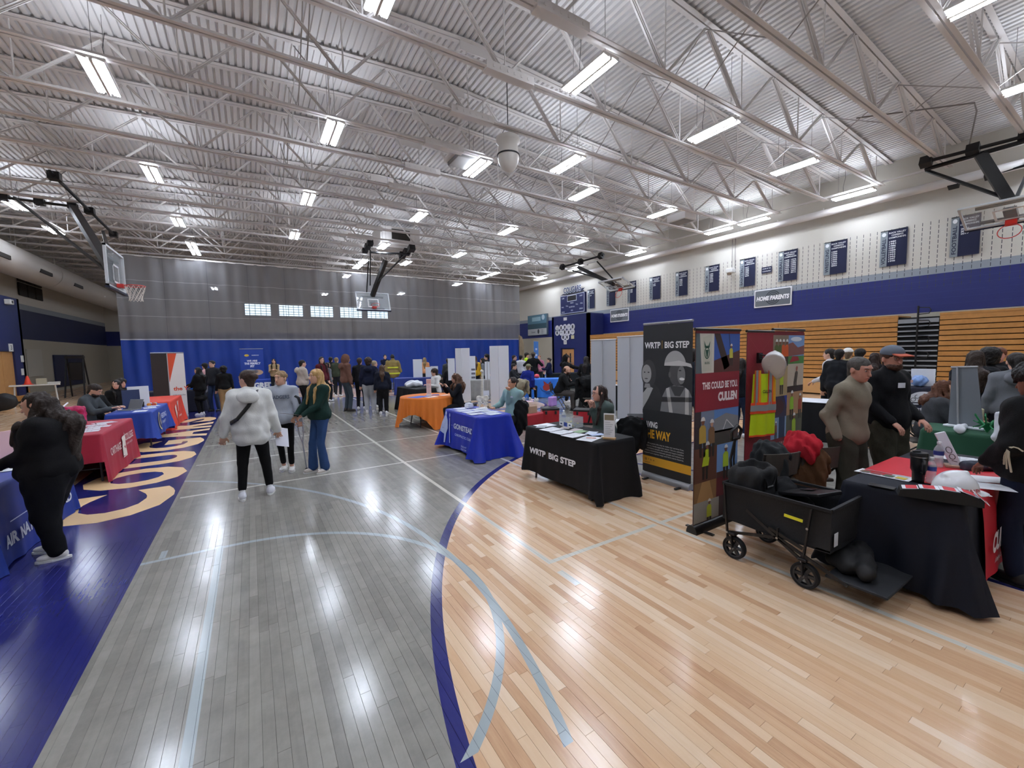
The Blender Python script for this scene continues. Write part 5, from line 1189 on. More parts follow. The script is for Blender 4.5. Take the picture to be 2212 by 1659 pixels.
I.rect(-.4,.2,.4,.32,'d9a32c',2); I.text('@  f  in  o',-.36,.26,.03,'5a4520',lay=3); I.text('wrtp.org',-.36,.22,.02,'5a4520',lay=3)
banner(4.765,3.66,W-.02,.77,2.2,'black retractable banner with two grey portraits and yellow lettering by the black-draped table',I)
# photo-collage banner "this could be you"
I=Ink(); w_=.6; L_=-.38;R_=.38; I.rect(L_,.09,R_,2.02,'6b1f2c',0)
I.rect(L_,1.6,-.08,1.99,'d4d2c8',1); I.poly([(L_,1.6),(L_+.1,1.6),(L_+.06,1.99),(L_,1.99)],'5d6a70',2); I.poly([(-.27,1.62),(-.12,1.62),(-.12,1.99),(-.27,1.95)],'c9cbbd',2); I.ring(-.2,1.8,.045,.06,.012,'2c5a48',3); I.poly([(-.24,1.85),(-.25,1.92),(-.22,1.87),(-.18,1.87),(-.15,1.92),(-.16,1.85)],'2c5a48',3); I.poly([(-.225,1.83),(-.175,1.83),(-.19,1.76),(-.21,1.76)],'2c5a48',4); I.text('BUCKS',-.235,1.69,.022,'2c5a48',lay=3,w=.08)
I.rect(-.08,1.6,R_,1.99,'3a5fae',1); I.poly([(-.08,1.99),(.02,1.99),(.2,1.66),(.1,1.62)],'3b2d2a',2); I.poly([(-.08,1.6),(-.08,1.72),(R_,1.82),(R_,1.6)],'5a3632',2); I.line([(.18,1.99),(.2,1.85)],.008,'2a2a2a',3); worker(I,.22,1.74,.2,'c7c04a',lay=3)
I.rect(L_,1.22,R_,1.6,'8c2433',3); I.text('THIS COULD BE YOU.',-.27,1.44,.07,'f4ecec',w=.62,bold=.035,lay=4); I.text('CULLEN',.0,1.31,.085,'f4ecec',w=.34,bold=.06,lay=4)
I.rect(L_,.85,-.06,1.22,'7d8ea8',1); I.rect(L_,.85,L_+.1,1.22,'3a3438',2); worker(I,-.25,.9,.36,'c4a24a',lay=3); worker(I,-.1,.88,.34,'8c6a4a','c99a80',lay=4)
I.rect(-.06,.98,R_,1.22,'5f8cc9',1); I.poly([(-.06,.98),(R_,.98),(R_,1.12),(.15,1.17),(-.06,1.12)],'8a8f92',2); I.rect(-.06,.85,R_,1.0,'4a4742',2); I.line([(.1,1.0),(.16,1.1),(.3,1.0)],.01,'e2e2e2',3)
I.rect(L_,.5,0,.85,'6a4436',1); worker(I,-.2,.66,.34,'c3d632',lay=3,lean=.1); I.rect(0,.5,R_,.9,'7ba0d2',1); worker(I,.16,.6,.32,'b9d038','7a5240',lay=3); I.rect(0,.5,R_,.56,'5a3a34',2)
I.rect(L_,.3,0,.5,'8f6a44',1); I.poly([(L_+.05,.3),(-.05,.3),(-.12,.5),(-.25,.5)],'b58c5a',2); I.rect(0,.3,R_,.5,'6a2a30',1)
I.rect(L_,.09,.05,.3,'a7a59e',1); worker(I,-.12,.12,.26,'c3cf3a','7a5240',lay=3); I.rect(.05,.09,R_,.3,'44353a',1)
banner(4.02,2.47,.0,.76,2.03,'photo collage retractable banner with dark red slogan panel beside the black wagon',I,color='6b1f2c',base='141414',topc='141414')
# plain crimson banner with vest, and construction photo banner
I=Ink(); I.rect(-.3,.09,.3,2.02,'8f2231',0)
for k in range(-3,12):
    I.line([(-.3,.1+.2*k*.9),(.3,.55+.2*k*.9)],.004,'a03a46',1) if .1+.18*k>.1 and .55+.18*k<2.0 else None
    I.line([(-.3,.55+.2*k*.9),(.3,.1+.2*k*.9)],.004,'a03a46',1) if .1+.18*k>.1 and .55+.18*k<2.0 else None
RB=Vector((5.11,2.62,0)); banner(RB.x,RB.y,0.02,.6,2.03,'plain dark red retractable banner holding the hanging safety vest and hard hat',I,color='8f2231',base='141414',topc='141414')
I=Ink(); I.rect(-.44,.09,.44,2.02,'7c2330',0)
tiles=[(-.44,1.6,-.02,1.99,'8a7a6a'),(-.02,1.62,.44,1.99,'7d9fd0'),(-.44,1.22,-.02,1.6,'b49a72'),(-.02,1.25,.44,1.62,'c9b9a6'),(-.44,.95,-.02,1.22,'3b3550'),(-.02,.95,.44,1.25,'b48a66'),(-.44,.68,-.02,.95,'8fa7c9'),(-.02,.66,.44,.95,'5a5a4a')]
for t in tiles: I.rect(*t,1)
for k in range(4): worker(I,-.34+.09*k,1.72,.3,'e2632e' if k>1 else '5a6a3a',lay=3+k)
I.poly([(-.02,1.72),(.44,1.74),(.44,1.86),(.25,1.83),(.1,1.9),(-.02,1.88)],'8a5550',2); I.rect(-.02,1.62,.44,1.72,'4f8a46',2); I.poly([(.02,1.64),(.3,1.66),(.26,1.71),(.1,1.72)],'a32a36',3); I.ell(.2,1.94,.16,.03,'e6eaf2',2)
worker(I,-.18,1.36,.3,'b9d038',lay=3); worker(I,.2,1.38,.28,'5a5048','9b4a3a','a85a4a',lay=3,lean=.12); I.rect(-.02,1.25,.44,1.33,'3a2a2c',2)
I.ell(-.25,1.08,.16,.1,'4a2a30',2); I.poly([(-.1,1.22),(-.02,1.22),(-.02,1.05)],'2f3f9a',2); worker(I,.12,1.02,.34,'9cc83a',lay=3); worker(I,.36,1.0,.3,'a84a3a',lay=3)
worker(I,-.3,.76,.2,'8a5a3a',lay=3); I.rect(-.22,.68,-.06,.95,'2c3a5a',2); worker(I,.2,.72,.34,'a9c83a',lay=3)
for k in range(6): I.text(('WE BELIEVE IN BUILDING CAREERS','FOR ANY GREAT CITY, STATE AND','AREA OF CONSTRUCTION SERVICES','AND CREATING STRONG TEAMS FOR','PEOPLE AND PROGRESS SINCE 1898','ONE FAMILY WORKING TOGETHER')[k],-.4,.6-.06*k,.03,'d9a7a9',w=.7,lay=2,bold=.02)
banner(5.88,2.66,.03,.86,2.06,'construction photo retractable banner with dark red text block at its foot',I,color='7c2330',base='141414',topc='141414')
# grey backs of banners
for (a,b,h,lab) in ((G(1279,900),G(1328,905),2.12,'leftmost of the three grey banner backs beside the bleachers'),(G(1334,912),G(1393,925),2.16,'middle of the three grey banner backs, white pole down its centre'),(G(1396,930),G(1440,944),2.16,'rightmost grey banner back, half behind the black portrait banner')):
    m_=(a+b)/2; d=b-a; banner(m_.x,m_.y,math.atan2(d.y,d.x)+PI,max(.75,d.length),h,lab,None,color='c9cdd2',back='b4b8be',base='e4e6e8',topc='d4d6d8')
# white boards and banners further back
for (px0,px1,yb,zt,lab) in ((985,1016,866,752,'tall white folded display board left of the spine model'),(1059,1100,878,747,'widest tall white display board behind the seated woman in teal')):
    a=G(px0,yb); b=G(px1,yb+2); m_=(a+b)/2; d=b-a; D_=m_.length; dz=AX((px0+px1)/2,zt,1,m_.y).z
    r=empty('display_board',(m_.x,m_.y,0),math.atan2(d.y,d.x),lab,'board'); 
    for s_ in (-1,1): mb=MB(); mb.bbox((s_*d.length/4,.02,dz/2),(d.length/2-.01,.02,dz),Matrix.Rotation(s_*.12,3,'Z')); mb.build('panel',mat('white_board','dfe2e8',.6),r)
for i,(px0,px1,yb,yt,lab) in enumerate(((894,912,812,776,'low white board at the left of the far navy table'),(920,931,812,793,'small white tri-fold board in front of the curtain, left half of a pair'),(931,946,812,791,'small white tri-fold board in front of the curtain, right half of a pair'),(969,983,822,774,'white board partly behind the tall white folded board'),(1048,1058,812,781,'slim white board left of the widest white display board'),(1016,1027,800,769,'pale poster sheet of small pictures at the far tables'))):
    D_=19.6 if i<3 else 16.8; fwd=ray((px0+px1)/2,yb); t=D_/math.hypot(fwd.x,fwd.y); c=Vector((fwd.x*t,fwd.y*t,0)); zb=.752; zt_=CAMZ+ray((px0+px1)/2,yt).z*t; w2=(px1-px0)/FPX*D_*1.05
    r=empty('display_board',(c.x,c.y,zb),faceyaw(c.x,c.y),lab,'board'); mb=MB(); mb.bbox((0,0,(zt_-zb)/2),(w2,.02,zt_-zb)); mb.build('panel',mat('white_board'),r); mb=MB(); mb.bbox((0,.06,(zt_-zb)*.4),(.03,.1,(zt_-zb)*.8)); mb.build('easel_back',mat('white_board'),r)
    if i!=5: mb=MB(); 
    if i==5: 
        I=Ink(); [I.rect(-w2*.3+w2*.35*(k%2),.05+.16*(k//2),-w2*.3+w2*.35*(k%2)+.08,.13+.16*(k//2),'6a6a78') for k in range(6)]; I.build('pictures',r,frame((0,-.012,0),(1,0,0),(0,0,1)))
# orange/white/black banner at left
a=G(345,948); x_,y_=-1.95,13.35
I=Ink(); I.rect(-.4,.1,.4,2.0,'e9e7e4',0); I.poly([(.0,1.1),(.0,2.0),(.22,2.0),(.12,1.6)],'d8502a',1); I.rect(-.4,.1,-.36,2,'d8502a',1); I.text('the Y',.08,.85,.12,'d8502a',lay=2,bold=.03); I.text('FOR YOUTH',.06,.68,.04,'5a5a5a',lay=2)
I.rect(-.4,.1,-.02,2.0,'2c231f',3); I.rect(-.02,.1,.0,2.0,'b9bcc0',3)
_d=ray(362,775); _t=16.6/math.hypot(_d.x,_d.y); banner(_d.x*_t,_d.y*_t,faceyaw(_d.x,_d.y,8),.78,2.02,'dark brown and white retractable banner standing behind the orange-red table',I,color='e9e7e4',base='8a8c90')
# blue banner at curtain
I=Ink(); I.rect(-.45,.1,.45,2.2,'1a3f9c',0); I.ell(-.22,1.92,.1,.06,'d9b23a',1); I.text('INGREDION',0,1.9,.05,'e6ebf5',lay=1,w=.3); I.text('WE ARE',0,1.6,.09,'eef2fa',align='C',lay=1,bold=.04); I.text('THE PERFECT',0,1.46,.1,'eef2fa',w=.7,align='C',lay=1,bold=.05,shear=.1); I.text('FIT',0,1.32,.1,'eef2fa',align='C',lay=1,bold=.05); I.ell(-.1,1.1,.36,.12,'8f9aac',1); I.ell(.2,1.05,.25,.14,'c9a78a',1); I.ell(-.2,1.15,.12,.06,'d9dee6',2)
p=G(549,846); banner(p.x,24.9,faceyaw(p.x,24.9),1.0,2.25,'blue retractable banner with white slogan in front of the divider curtain',I,color='1a3f9c')
p=G(1126,862); I=Ink(); I.rect(-.22,.1,.22,2.3,'3f86d8',0); [I.rect(-.15,1.9-.3*k,.15,2.0-.3*k,'cfe0f4',1) for k in range(5)]
banner(12.1,17.0,faceyaw(12.1,17.0,72),.75,2.35,'light blue retractable banner seen narrow beside the white-shirted person',I,color='3f86d8')
c_=G(1101,850); r=empty('feather_flag',(11.6,17.8,0),faceyaw(11.6,17.8,50),'tan and black feather flag behind the widest white display board','flag'); mb=MB(); mb.tube([(0,0,0),(0,0,2.0),(.05,0,2.6)],.015,6); mb.build('pole',m_black,r); mb=MB(); mb.prism([(-.02,.5),(.35,.6),(.4,2.2),(.25,2.6),(.0,2.7)],-.004,.004,T=Matrix.Rotation(PI/2,4,'X')); mb.build('sail',mat('tan_flag','8a7a62',.7,var=.4,vscale=5),r)
# ================================================================ THINGS
def thing(name,mb,m,lab,cat,loc=(0,0,0),rz=0,group=None,smooth=False,angle=None):
    o=mb.build(name,m,None,smooth,angle); o.location=loc; o.rotation_euler=(0,0,rz); return tag(o,lab,cat,group)
_pc=0
def paper(p,rz,w,h,lab,c='e6e8ec',lines=0,ink=None,grp=None,cat='paper'):
    global _pc; _pc+=1
    mb=MB(); n=4; v=[]
    for j in range(n+1):
        for i in range(n+1): v.append((-w/2+w*i/n,-h/2+h*j/n,.0025+.0025*math.sin(i*1.1+_pc)*(j/n)))
    v2=[(a,b,c_-.0015) for a,b,c_ in v]
    f=[(j*(n+1)+i,j*(n+1)+i+1,(j+1)*(n+1)+i+1,(j+1)*(n+1)+i) for i in range(n) for j in range(n)]
    mb.add(v,f); mb.add(v2,[q[::-1] for q in f])
    o=thing('paper_sheet',mb,mat('paper_'+c,c,.6),lab,cat,(p.x,p.y,p.z+.0015),rz,grp)
    I=Ink()
    if ink=='pics':
        I.rect(-w*.42,h*.28,w*.42,h*.36,'9aa0a8',0)
        for k in range(4): I.rect(-w*.42+w*.22*k,-h*.38,-w*.42+w*.22*k+w*.18,h*.05,('6a5a4a','8a3a3a','4a5a48','c9b23a')[k],0)
    elif lines:
        for k in range(lines): I.rect(-w*.38,h*.36-h*.75*k/lines,w*(.1+.28*((k*7)%3)/2),h*.36-h*.75*k/lines+h*.02,'8a8f98',0)
    if I.f: I.build('print',o,frame((0,0,.0065),(1,0,0),(0,1,0)))
    return o
# ---- black-draped table, centre
T=c_wr.place
def onT(T,u,v,z=0): return T(u,v,z)
R_=W
lst=[(-.60,-.08,.1,'white flyer at the far left corner of the black-draped table',1),(-.28,-.20,.15,'white sheet at the front edge of the black-draped table, leftmost of four',6),(-.03,-.21,.1,'white sheet at the front edge of the black-draped table, second of four',6),(.22,-.22,.12,'white sheet at the front edge of the black-draped table, third of four',6),(.50,-.22,.35,'white sheet with an orange pen at the front edge of the black-draped table',6)]
for u,v,a,l,n in lst: paper(T(u,v),R_+a,.216,.28,l,lines=n)
for k,(u,v,a,c,l) in enumerate(((-.25,.03,.6,'b9b2a8','small printed cards fanned out in the middle of the black-draped table'),(-.02,.02,.4,'c9bdbd','pinkish printed card in the middle of the black-draped table'),(.1,-.0,.2,'8fae84','green and white leaflet on the black-draped table'),(.26,.05,.5,'cfd8e4','pale blue leaflet near the woman in glasses'),(.38,.03,-.3,'b9c9e6','blue and white booklet left of the wooden sign stand'),(-.52,-.2,.7,'a9adb4','round grey sticker sheet at the left of the black-draped table'))): paper(T(u,v,.004),R_+a,.13,.19,l,c,lines=3)
mb=MB(); mb.tube([(-.06,0,.008),(.06,0,.008)],.004,6); thing('pen',mb,mat('orange_pen','d9682a',.4),'orange pen lying on the rightmost white sheet of the black-draped table','pen',T(.52,-.2,.006),R_+.7)
mb=MB(); mb.lathe([(0,0),(.035,0),(.037,.01),(.035,.022),(0,.024)],16); thing('round_tin',mb,mat('tin_white','d9d5cf',.4),'small round white tin beside the wooden sign stand','tin',T(.56,-.02),0,angle=40)
r=empty('raffle_box',T(-.3,.17),R_,'clear acrylic box with blue and white labels on the black-draped table','box')
m_ac=mat('clear_acrylic','dfe6ea',.05,alpha=.25)
for (x0,x1,y0,y1,z0,z1) in ((-.15,.15,-.1,-.095,0,.15),(-.15,.15,.095,.1,0,.15),(-.15,-.145,-.1,.1,0,.15),(.145,.15,-.1,.1,0,.15),(-.15,.15,-.1,.1,0,.005)): mb=MB(); mb.box(x0,x1,y0,y1,z0,z1); mb.build('wall',m_ac,r)
I=Ink(); I.rect(-.14,.01,-.045,.07,'e8eaee'); I.rect(-.04,.01,.035,.07,'3553a8'); I.rect(.04,.01,.14,.07,'e8eaee'); I.rect(-.12,.03,-.08,.05,'23325a',1); I.rect(.07,.03,.11,.05,'23325a',1); I.build('label',r,frame((0,-.101,0),(1,0,0),(0,0,1)))
mb=MB(); 
for k in range(14): mb.bbox((random.uniform(-.11,.11),random.uniform(-.06,.06),.02+.012*(k%5)),(.03,.02,.012),Matrix.Rotation(k,3,'Z'))
mb.build('candy',mat('candy_mix','c9b23a',.4,var=.5,vscale=40),r)['kind']='stuff'
m_wb=mat('bottle_plastic','dfe9f0',.05,alpha=.35,spec=.8); m_wl=mat('bottle_label','2a3f8a',.4)
def bottle(p,lab,s=1.0):
    r=empty('water_bottle',tuple(p),0,lab,'bottle','water bottles'); mb=MB(); pr=[(0,0),(.03,0),(.033,.01)]
    for k in range(4): pr+=[(.033,.02+.018*k),(.0305,.029+.018*k)]
    pr+=[(.033,.1),(.033,.14),(.03,.155),(.018,.18),(.013,.187),(.013,.2),(0,.2)]
    mb.lathe([(a*s,b*s) for a,b in pr],16); mb.build('bottle_body',m_wb,r,smooth=True)
    mb=MB(); mb.lathe([(0,.197*s),(.0155*s,.197*s),(.0155*s,.213*s),(0,.213*s)],12); mb.build('cap',mat('cap_white','eceff2',.4),r)
    mb=MB(); mb.lathe([(.0336*s,.102*s),(.0336*s,.138*s)],16); mb.f=mb.f[:-2]; mb.mi=mb.mi[:-2]; mb.build('label',m_wl,r,smooth=True); return r
bottle(T(-.5,.2),'water bottle with blurred label left of the clear acrylic box')
def signstand(p,rz,w,h,lab,head='c9b9a0',base='c9a273',name='table_sign',tilt=.0,body='e9ebef'):
    r=empty(name,tuple(p),rz,lab,'sign'); mb=MB(); mb.bbox((0,0,.012),(w*1.15,.06,.024),bev=.003); mb.build('stand',mat('stand_'+base,base,.5),r)
    Rt=Matrix.Rotation(tilt,3,'X'); mb=MB(); mb.bbox(Rt@Vector((0,0,.02+h/2)),(w,.006,h),Rt); mb.build('card',mat('card_'+body,body,.4),r)
    I=Ink(); I.rect(-w*.42,h*.72,w*.42,h*.95,head,0); I.text('',0,0,.01,'222222')
    for k in range(7): I.rect(-w*.38,h*(.62-.08*k),w*(.1+.25*((k*5)%3)/2),h*(.635-.08*k),'8d929b',0)
    I.build('print',r,frame(Rt@Vector((0,-.004,.02)),(1,0,0),Rt@Vector((0,0,1)))); return r
signstand(T(.66,-.03),faceyaw(*T(.66,-.03).xy,-12),.135,.3,'white card sign in a pale wooden base at the right end of the black-draped table',head='8a7f6a')
# ---- royal blue table: papers, spine model
T=c_go.place; k=0
for u,v,a,l in ((-.5,-.08,.1,'white sheets near the left end of the royal blue table'),(-.2,-.18,.1,'white printed form at the front edge of the royal blue table'),(-.22,.12,.3,'white sheet behind the pens on the royal blue table'),(.05,.1,-.1,'white sheet in the middle of the royal blue table'),(.08,-.16,.15,'grey printed leaflet at the front of the royal blue table'),(.3,.12,.1,'white sheet nearest the seated woman in teal'),(.35,-.2,.05,'white sheet with dark heading at the near corner of the royal blue table'),(.55,.05,.2,'white sheet at the near end of the royal blue table')):
    k+=1; paper(T(u,v,.0008*k),R_+a,.2,.27,l,'e2e7f2' if k%2 else 'd3dae8',lines=5)
mb=MB(); mb.bbox((0,0,.03),(.17,.12,.06),bev=.004); mb.bbox((0,0,.075),(.15,.1,.03),bev=.004); thing('card_box',mb,mat('box_white','e4e8f0',.5),'low white box of cards at the far left corner of the royal blue table','box',T(-.56,.12),R_)
for q in range(3): mb=MB(); mb.tube([(-.07,0,.008),(.07,0,.008)],.0045,6); thing('pen',mb,mat('navy_pen','1a2450',.4),'%s dark pen near the spine model on the royal blue table'%('left','middle','right')[q],'pen',T(-.38+.05*q,-.0+.03*q,.004),R_+.4+.5*q,'dark pens')
# spine model (bone white), hanging on a stand
sp=T(-.22,.25); r=empty('spine_model',tuple(sp),faceyaw(sp.x,sp.y,8),'white anatomical spine and pelvis model on a stand on the royal blue table','model')
m_bone=mat('bone_plastic','e4dfd2',.4)
mb=MB(); mb.lathe([(0,0),(.1,0),(.09,.015),(.02,.025),(0,.025)],16); mb.tube([(0.03,.03,.02),(.03,.03,.75)],.006,6); mb.build('stand',mat('stand_white','e9ebee',.3),r,angle=40)
for s_ in (-1,1):
    soft('pelvis_wing',[('ell',(s_*.07,0,.2),(.055,.03,.06),Matrix.Rotation(s_*.5,3,'Y'),.01),('cut',(s_*.055,-.03,.21),(.035,.025,.045),None,.01),('cap',(s_*.05,0,.15),(s_*.01,-.03,.1),.014,.012,.02),('cap',(s_*.07,0,.15),(s_*.045,0,.08),.016,.014,.02)],m_bone,.007,r)
    soft('femur_stub',[('ell',(s_*.08,0,.11),(.022,.02,.022),None,.01),('cap',(s_*.08,0,.1),(s_*.055,.0,.02),.014,.012,.01)],m_bone,.007,r)
mb=MB(); mb.lathe([(0,.12),(.02,.13),(.035,.2),(.03,.24),(0,.25)],10,(0,.01,0)); mb.build('sacrum',m_bone,r,smooth=True)
def curve(t): return (0,.02*math.sin(t*5.5),.245+.46*t)
for q in range(22):
    t=q/22; x,y,z=curve(t); s_=1-.45*t; mb=MB(); mb.lathe([(0,-.007),(.02*s_,-.007),(.017*s_,0),(.02*s_,.007),(0,.007)],8,(x,y,z)); mb.bar((x-.035*s_,y+.01,z),(x+.035*s_,y+.01,z),.007,.007); mb.bar((x,y+.01,z),(x,y+.04*s_,z-.008),.006,.01); mb.build('vertebra',m_bone,r)
soft('skull_base',[('ell',(0,.02,.735),(.028,.034,.03),None,.01),('cut',(0,-.01,.72),(.014,.02,.014),None,.004)],m_bone,.006,r)
mb=MB(); mb.bbox((.075,.02,.3),(.12,.01,.1)); mb.build('card_tag',mat('box_white'),r)
mb=MB(); mb.bbox((0,0,.05),(.25,.2,.1),bev=.01); mb.bbox((0,0,.115),(.1,.03,.03),bev=.005)
# ---- orange table things
c0=Vector((3.9,10.25,.75)); paper(c0+Vector((-.35,-.1,0)),.5,.5,.36,'blue printed sheet hanging at the left of the orange table','2f4fae'); paper(c0+Vector((-.1,-.35,.001)),.2,.3,.2,'white leaflet near the front of the orange table','e4e4e8',lines=3); paper(c0+Vector((.1,.1,0)),-.3,.35,.25,'blue booklet in the middle of the orange table','2f49a8'); paper(c0+Vector((.35,-.15,0)),.2,.25,.18,'pale pink sheet at the right of the orange table','e2c0b0')
signstand(c0+Vector((-.05,-.05,.0)),faceyaw(3.9,10.25),.12,.42,'tall narrow pale pink sign standing on the orange table',head='d9a59a',body='ecd2c8',base='e9ebef')
# ---- crimson table things
T=c_re.place
for k,(u,v,a,l) in enumerate(((-.55,-.1,.1,'near stack of glossy brochures on the crimson table'),(-.3,-.05,.2,'second stack of glossy brochures on the crimson table'),(-.05,-.12,.05,'third stack of glossy brochures on the crimson table'),(.2,-.02,.3,'white sheet at the middle of the crimson table'),(.45,-.08,.6,'white leaflet near the far end of the crimson table'))):
    paper(T(u,v),PI/2+a,.22,.28,l,'d5d3dc',lines=4)
mb=MB(); mb.bbox((0,0,.12),(.2,.02,.24),Matrix.Rotation(-.15,3,'X')); mb.bbox((0,.06,.1),(.2,.02,.2),Matrix.Rotation(.3,3,'X')); thing('tent_card',mb,mat('box_white'),'white tent card standing at the back of the crimson table','card',T(-.1,.22),PI/2+.3)
mb=MB(); mb.tube([(-.08,0,.01),(.1,.02,.01)],.006,6); thing('pen',mb,mat('dark_red_pen','5a1420',.4),'dark red pen on the crimson table','pen',T(.35,.0,.004),PI/2+.2)
mb=MB(); mb.bbox((0,0,.16),(.34,.012,.32),bev=.003); o=thing('poster_board',mb,mat('pink_board','dbb3b4',.5),'pale pink poster board standing behind the woman in black','board',c_nv.place(.72,.1),PI/2-.5)
soft_o=soft('gift_bag',[('box',(0,0,.16),(.14,.08,.16),None,.03,0)],mat('magenta_tissue','b8225a',.4,bump=1.0,bscale=25,var=.5,vscale=20),.015,None,amp=.012,fr=40); soft_o.location=T(.42,.28); tag(soft_o,'shiny magenta bag of giveaways at the back of the crimson table','bag')
mb=MB(); mb.tube([(-.35,0,0),(.3,.1,.03)],.012,8); thing('poster_tube',mb,mat('box_white'),'thin white tube lying over the magenta bag','tube',T(.45,.33,.335),PI/2)
# ---- laptop table
T=c_he.place
def laptop(p,rz,lab,c='9fa3a8'):
    r=empty('laptop',tuple(p),rz,lab,'laptop'); mb=MB(); mb.bbox((0,0,.009),(.33,.23,.016),bev=.004); mb.build('keyboard_base',mat('laptop_'+c,c,.35,metal=.6),r)
    mb=MB(); mb.bbox((0,.15,.115),(.33,.008,.22),Matrix.Rotation(-.35,3,'X'),bev=.003); mb.build('screen_lid',mat('laptop_'+c),r)
    mb=MB(); mb.bbox((0,-.0,.0185),(.28,.1,.002)); mb.build('keys',mat('keys_dark','25262a',.5),r); return r
laptop(T(-.35,.1),-PI/2+.9,'open silver laptop in front of the bearded man in grey')
def frame_sign(p,rz,w,h,lab,ink,c='26345a'):
    r=empty('framed_sign',tuple(p),rz,lab,'sign'); mb=MB(); mb.bbox((0,0,h/2),(w,.02,h),Matrix.Rotation(-.1,3,'X'),bev=.003); mb.build('frame',mat('frame_'+c,c,.4),r); ink.build('print',r,frame(Matrix.Rotation(-.1,3,'X')@Vector((0,-.012,0)),(1,0,0),Matrix.Rotation(-.1,3,'X')@Vector((0,0,1)))); 
    mb=MB(); mb.bar((0,.01,h*.7),(0,.12,0.004),.04,.006); mb.build('easel_leg',m_black,r); return r
I=Ink(); I.rect(-.13,.02,.13,.36,'dfe3ea'); I.rect(-.13,.34,.13,.4,'3a4c7a'); I.ell(0,.17,.07,.1,'8a93a6',1); I.ell(0,.1,.08,.04,'c9b27a',1)
frame_sign(T(.0,.12),faceyaw(-2,12.2,10),.3,.42,'framed white poster with grey figure behind the laptop',I)
I=Ink(); I.rect(-.17,.02,.17,.42,'e6e6ea'); 
for k,c in enumerate(('3f7a3a','d98a2a','2f4fae','c2402f','e0c23a')): I.ell(-.1+.05*k,.2+.05*(k%2),.045,.06,c,1)
I.ell(.1,.37,.05,.04,'2a3350',2)
frame_sign(T(.62,.1),faceyaw(-2,13,5),.38,.46,'framed white poster with colourful splashes on the far half of the laptop table',I,'e4e4e8')
for k,(u,v,l) in enumerate(((-.75,-.15,'white sheets at the near corner of the laptop table'),(-.1,-.2,'white leaflets at the middle front of the laptop table'),(.35,-.18,'white leaflets in front of the dark cup on the laptop table'))): paper(T(u,v),PI/2+.2*k,.3,.22,l,'dfe4f0',lines=4)
mb=MB(); mb.lathe([(0,0),(.04,0),(.045,.1),(.045,.12),(.035,.12),(.034,.03),(0,.03)],14); thing('pen_cup',mb,m_black,'black pen cup on the laptop table','cup',T(.3,.0),0,angle=40)
for k in range(6): mb=MB(); mb.lathe([(0,0),(.04,0),(.045,.03),(.03,.06),(0,.065)],10); thing('stress_toy',mb,mat('toy_%d'%k,('d98a2a','2f4fae','c9c9d0','c2402f','e0c23a','3f6fd0')[k],.4),'%s little giveaway toy on the far end of the laptop table'%('orange','blue','white','red','yellow','light blue')[k],'toy',T(.45+.07*(k%3),-.1-.09*(k//3)),0,'giveaway toys',smooth=True)
# navy-left table tops
T=c_nv.place
for k,(u,v,l) in enumerate(((.55,-.05,'white and blue brochure pile on the royal blue table at far left'),(.3,-.25,'long white sheet at the edge of the royal blue table at far left'),(.1,-.1,'white leaflet at the left picture edge on the royal blue table'))): paper(T(u,v,.001*k),PI/2-.3+.2*k,.3,.22,l,'dfe4ee',lines=5)
# ---- cups on the far left dark table
T=c_w4.place
for k in range(3): mb=MB(); mb.lathe([(0,0),(.05,0),(.065,.14),(.06,.14),(.05,.01),(0,.01)],12); thing('cup',mb,mat('blue_cup','2a6fd0',.4),'%s bright blue cup on the far dark table by the orange banner'%('left','middle','right')[k],'cup',T(.2+.16*k,-.1),0,'blue cups',angle=40)
mb=MB(); mb.lathe([(0,0),(.04,0),(.045,.2),(.03,.24),(0,.26)],12); thing('jug',mb,mat('pink_jug','d13a9a',.3),'bright pink jug on the far dark table','jug',T(-.1,.1),0,smooth=True)
# ---- utility cart with cone at left wall
cp=G(80,0+838); cpos=Vector((-7.6,25.0,0)); r=empty('utility_table',cpos,.3,'small white utility table with cone and boxes at the dark left wall','table')
mb=MB(); mb.bbox((0,0,.86),(1.4,.6,.05),bev=.01); mb.build('top',mat('grey_white','c9c6be',.5),r)
for sx in (-1,1):
    for sy in (-1,1): mb=MB(); mb.tube([(sx*.55,sy*.22,.84),(sx*.6,sy*.25,0)],.025,6); mb.build('leg',mat('grey_white'),r)
mb=MB(); mb.lathe([(0,0),(.16,0),(.16,.02),(.11,.03),(.03,.36),(0,.37)],14); thing('traffic_cone',mb,mat('cone_orange','e8452a',.5),'orange traffic cone on the small white utility table','cone',cpos+Vector((-.2,0,.885)),0,angle=40)
mb=MB(); mb.bbox((0,0,.12),(.3,.25,.24),bev=.01); thing('box',mb,mat('tan_box','a59d86',.7),'tan box beside the orange cone','box',cpos+Vector((.18,0.05,.885)),.2)
mb=MB(); mb.bbox((0,0,.04),(.35,.25,.08),bev=.01); thing('tray',mb,mat('grey_white'),'white tray at the right end of the utility table','tray',cpos+Vector((.52,.1,.885)),.1)
o=soft('duffel_bag',[('ell',(0,0,.28),(.5,.3,.28),None,.05),('ell',(.35,0,.4),(.3,.25,.3),None,.05),('cutbox',(0,0,-.2),(2,2,.2),None,0,.01)],mat('bag_black','141416',.7),.04,None,amp=.02,fr=9); o.location=(-8.0,22.6,0); tag(o,'dark bags heaped on the floor by the left wall','bag')
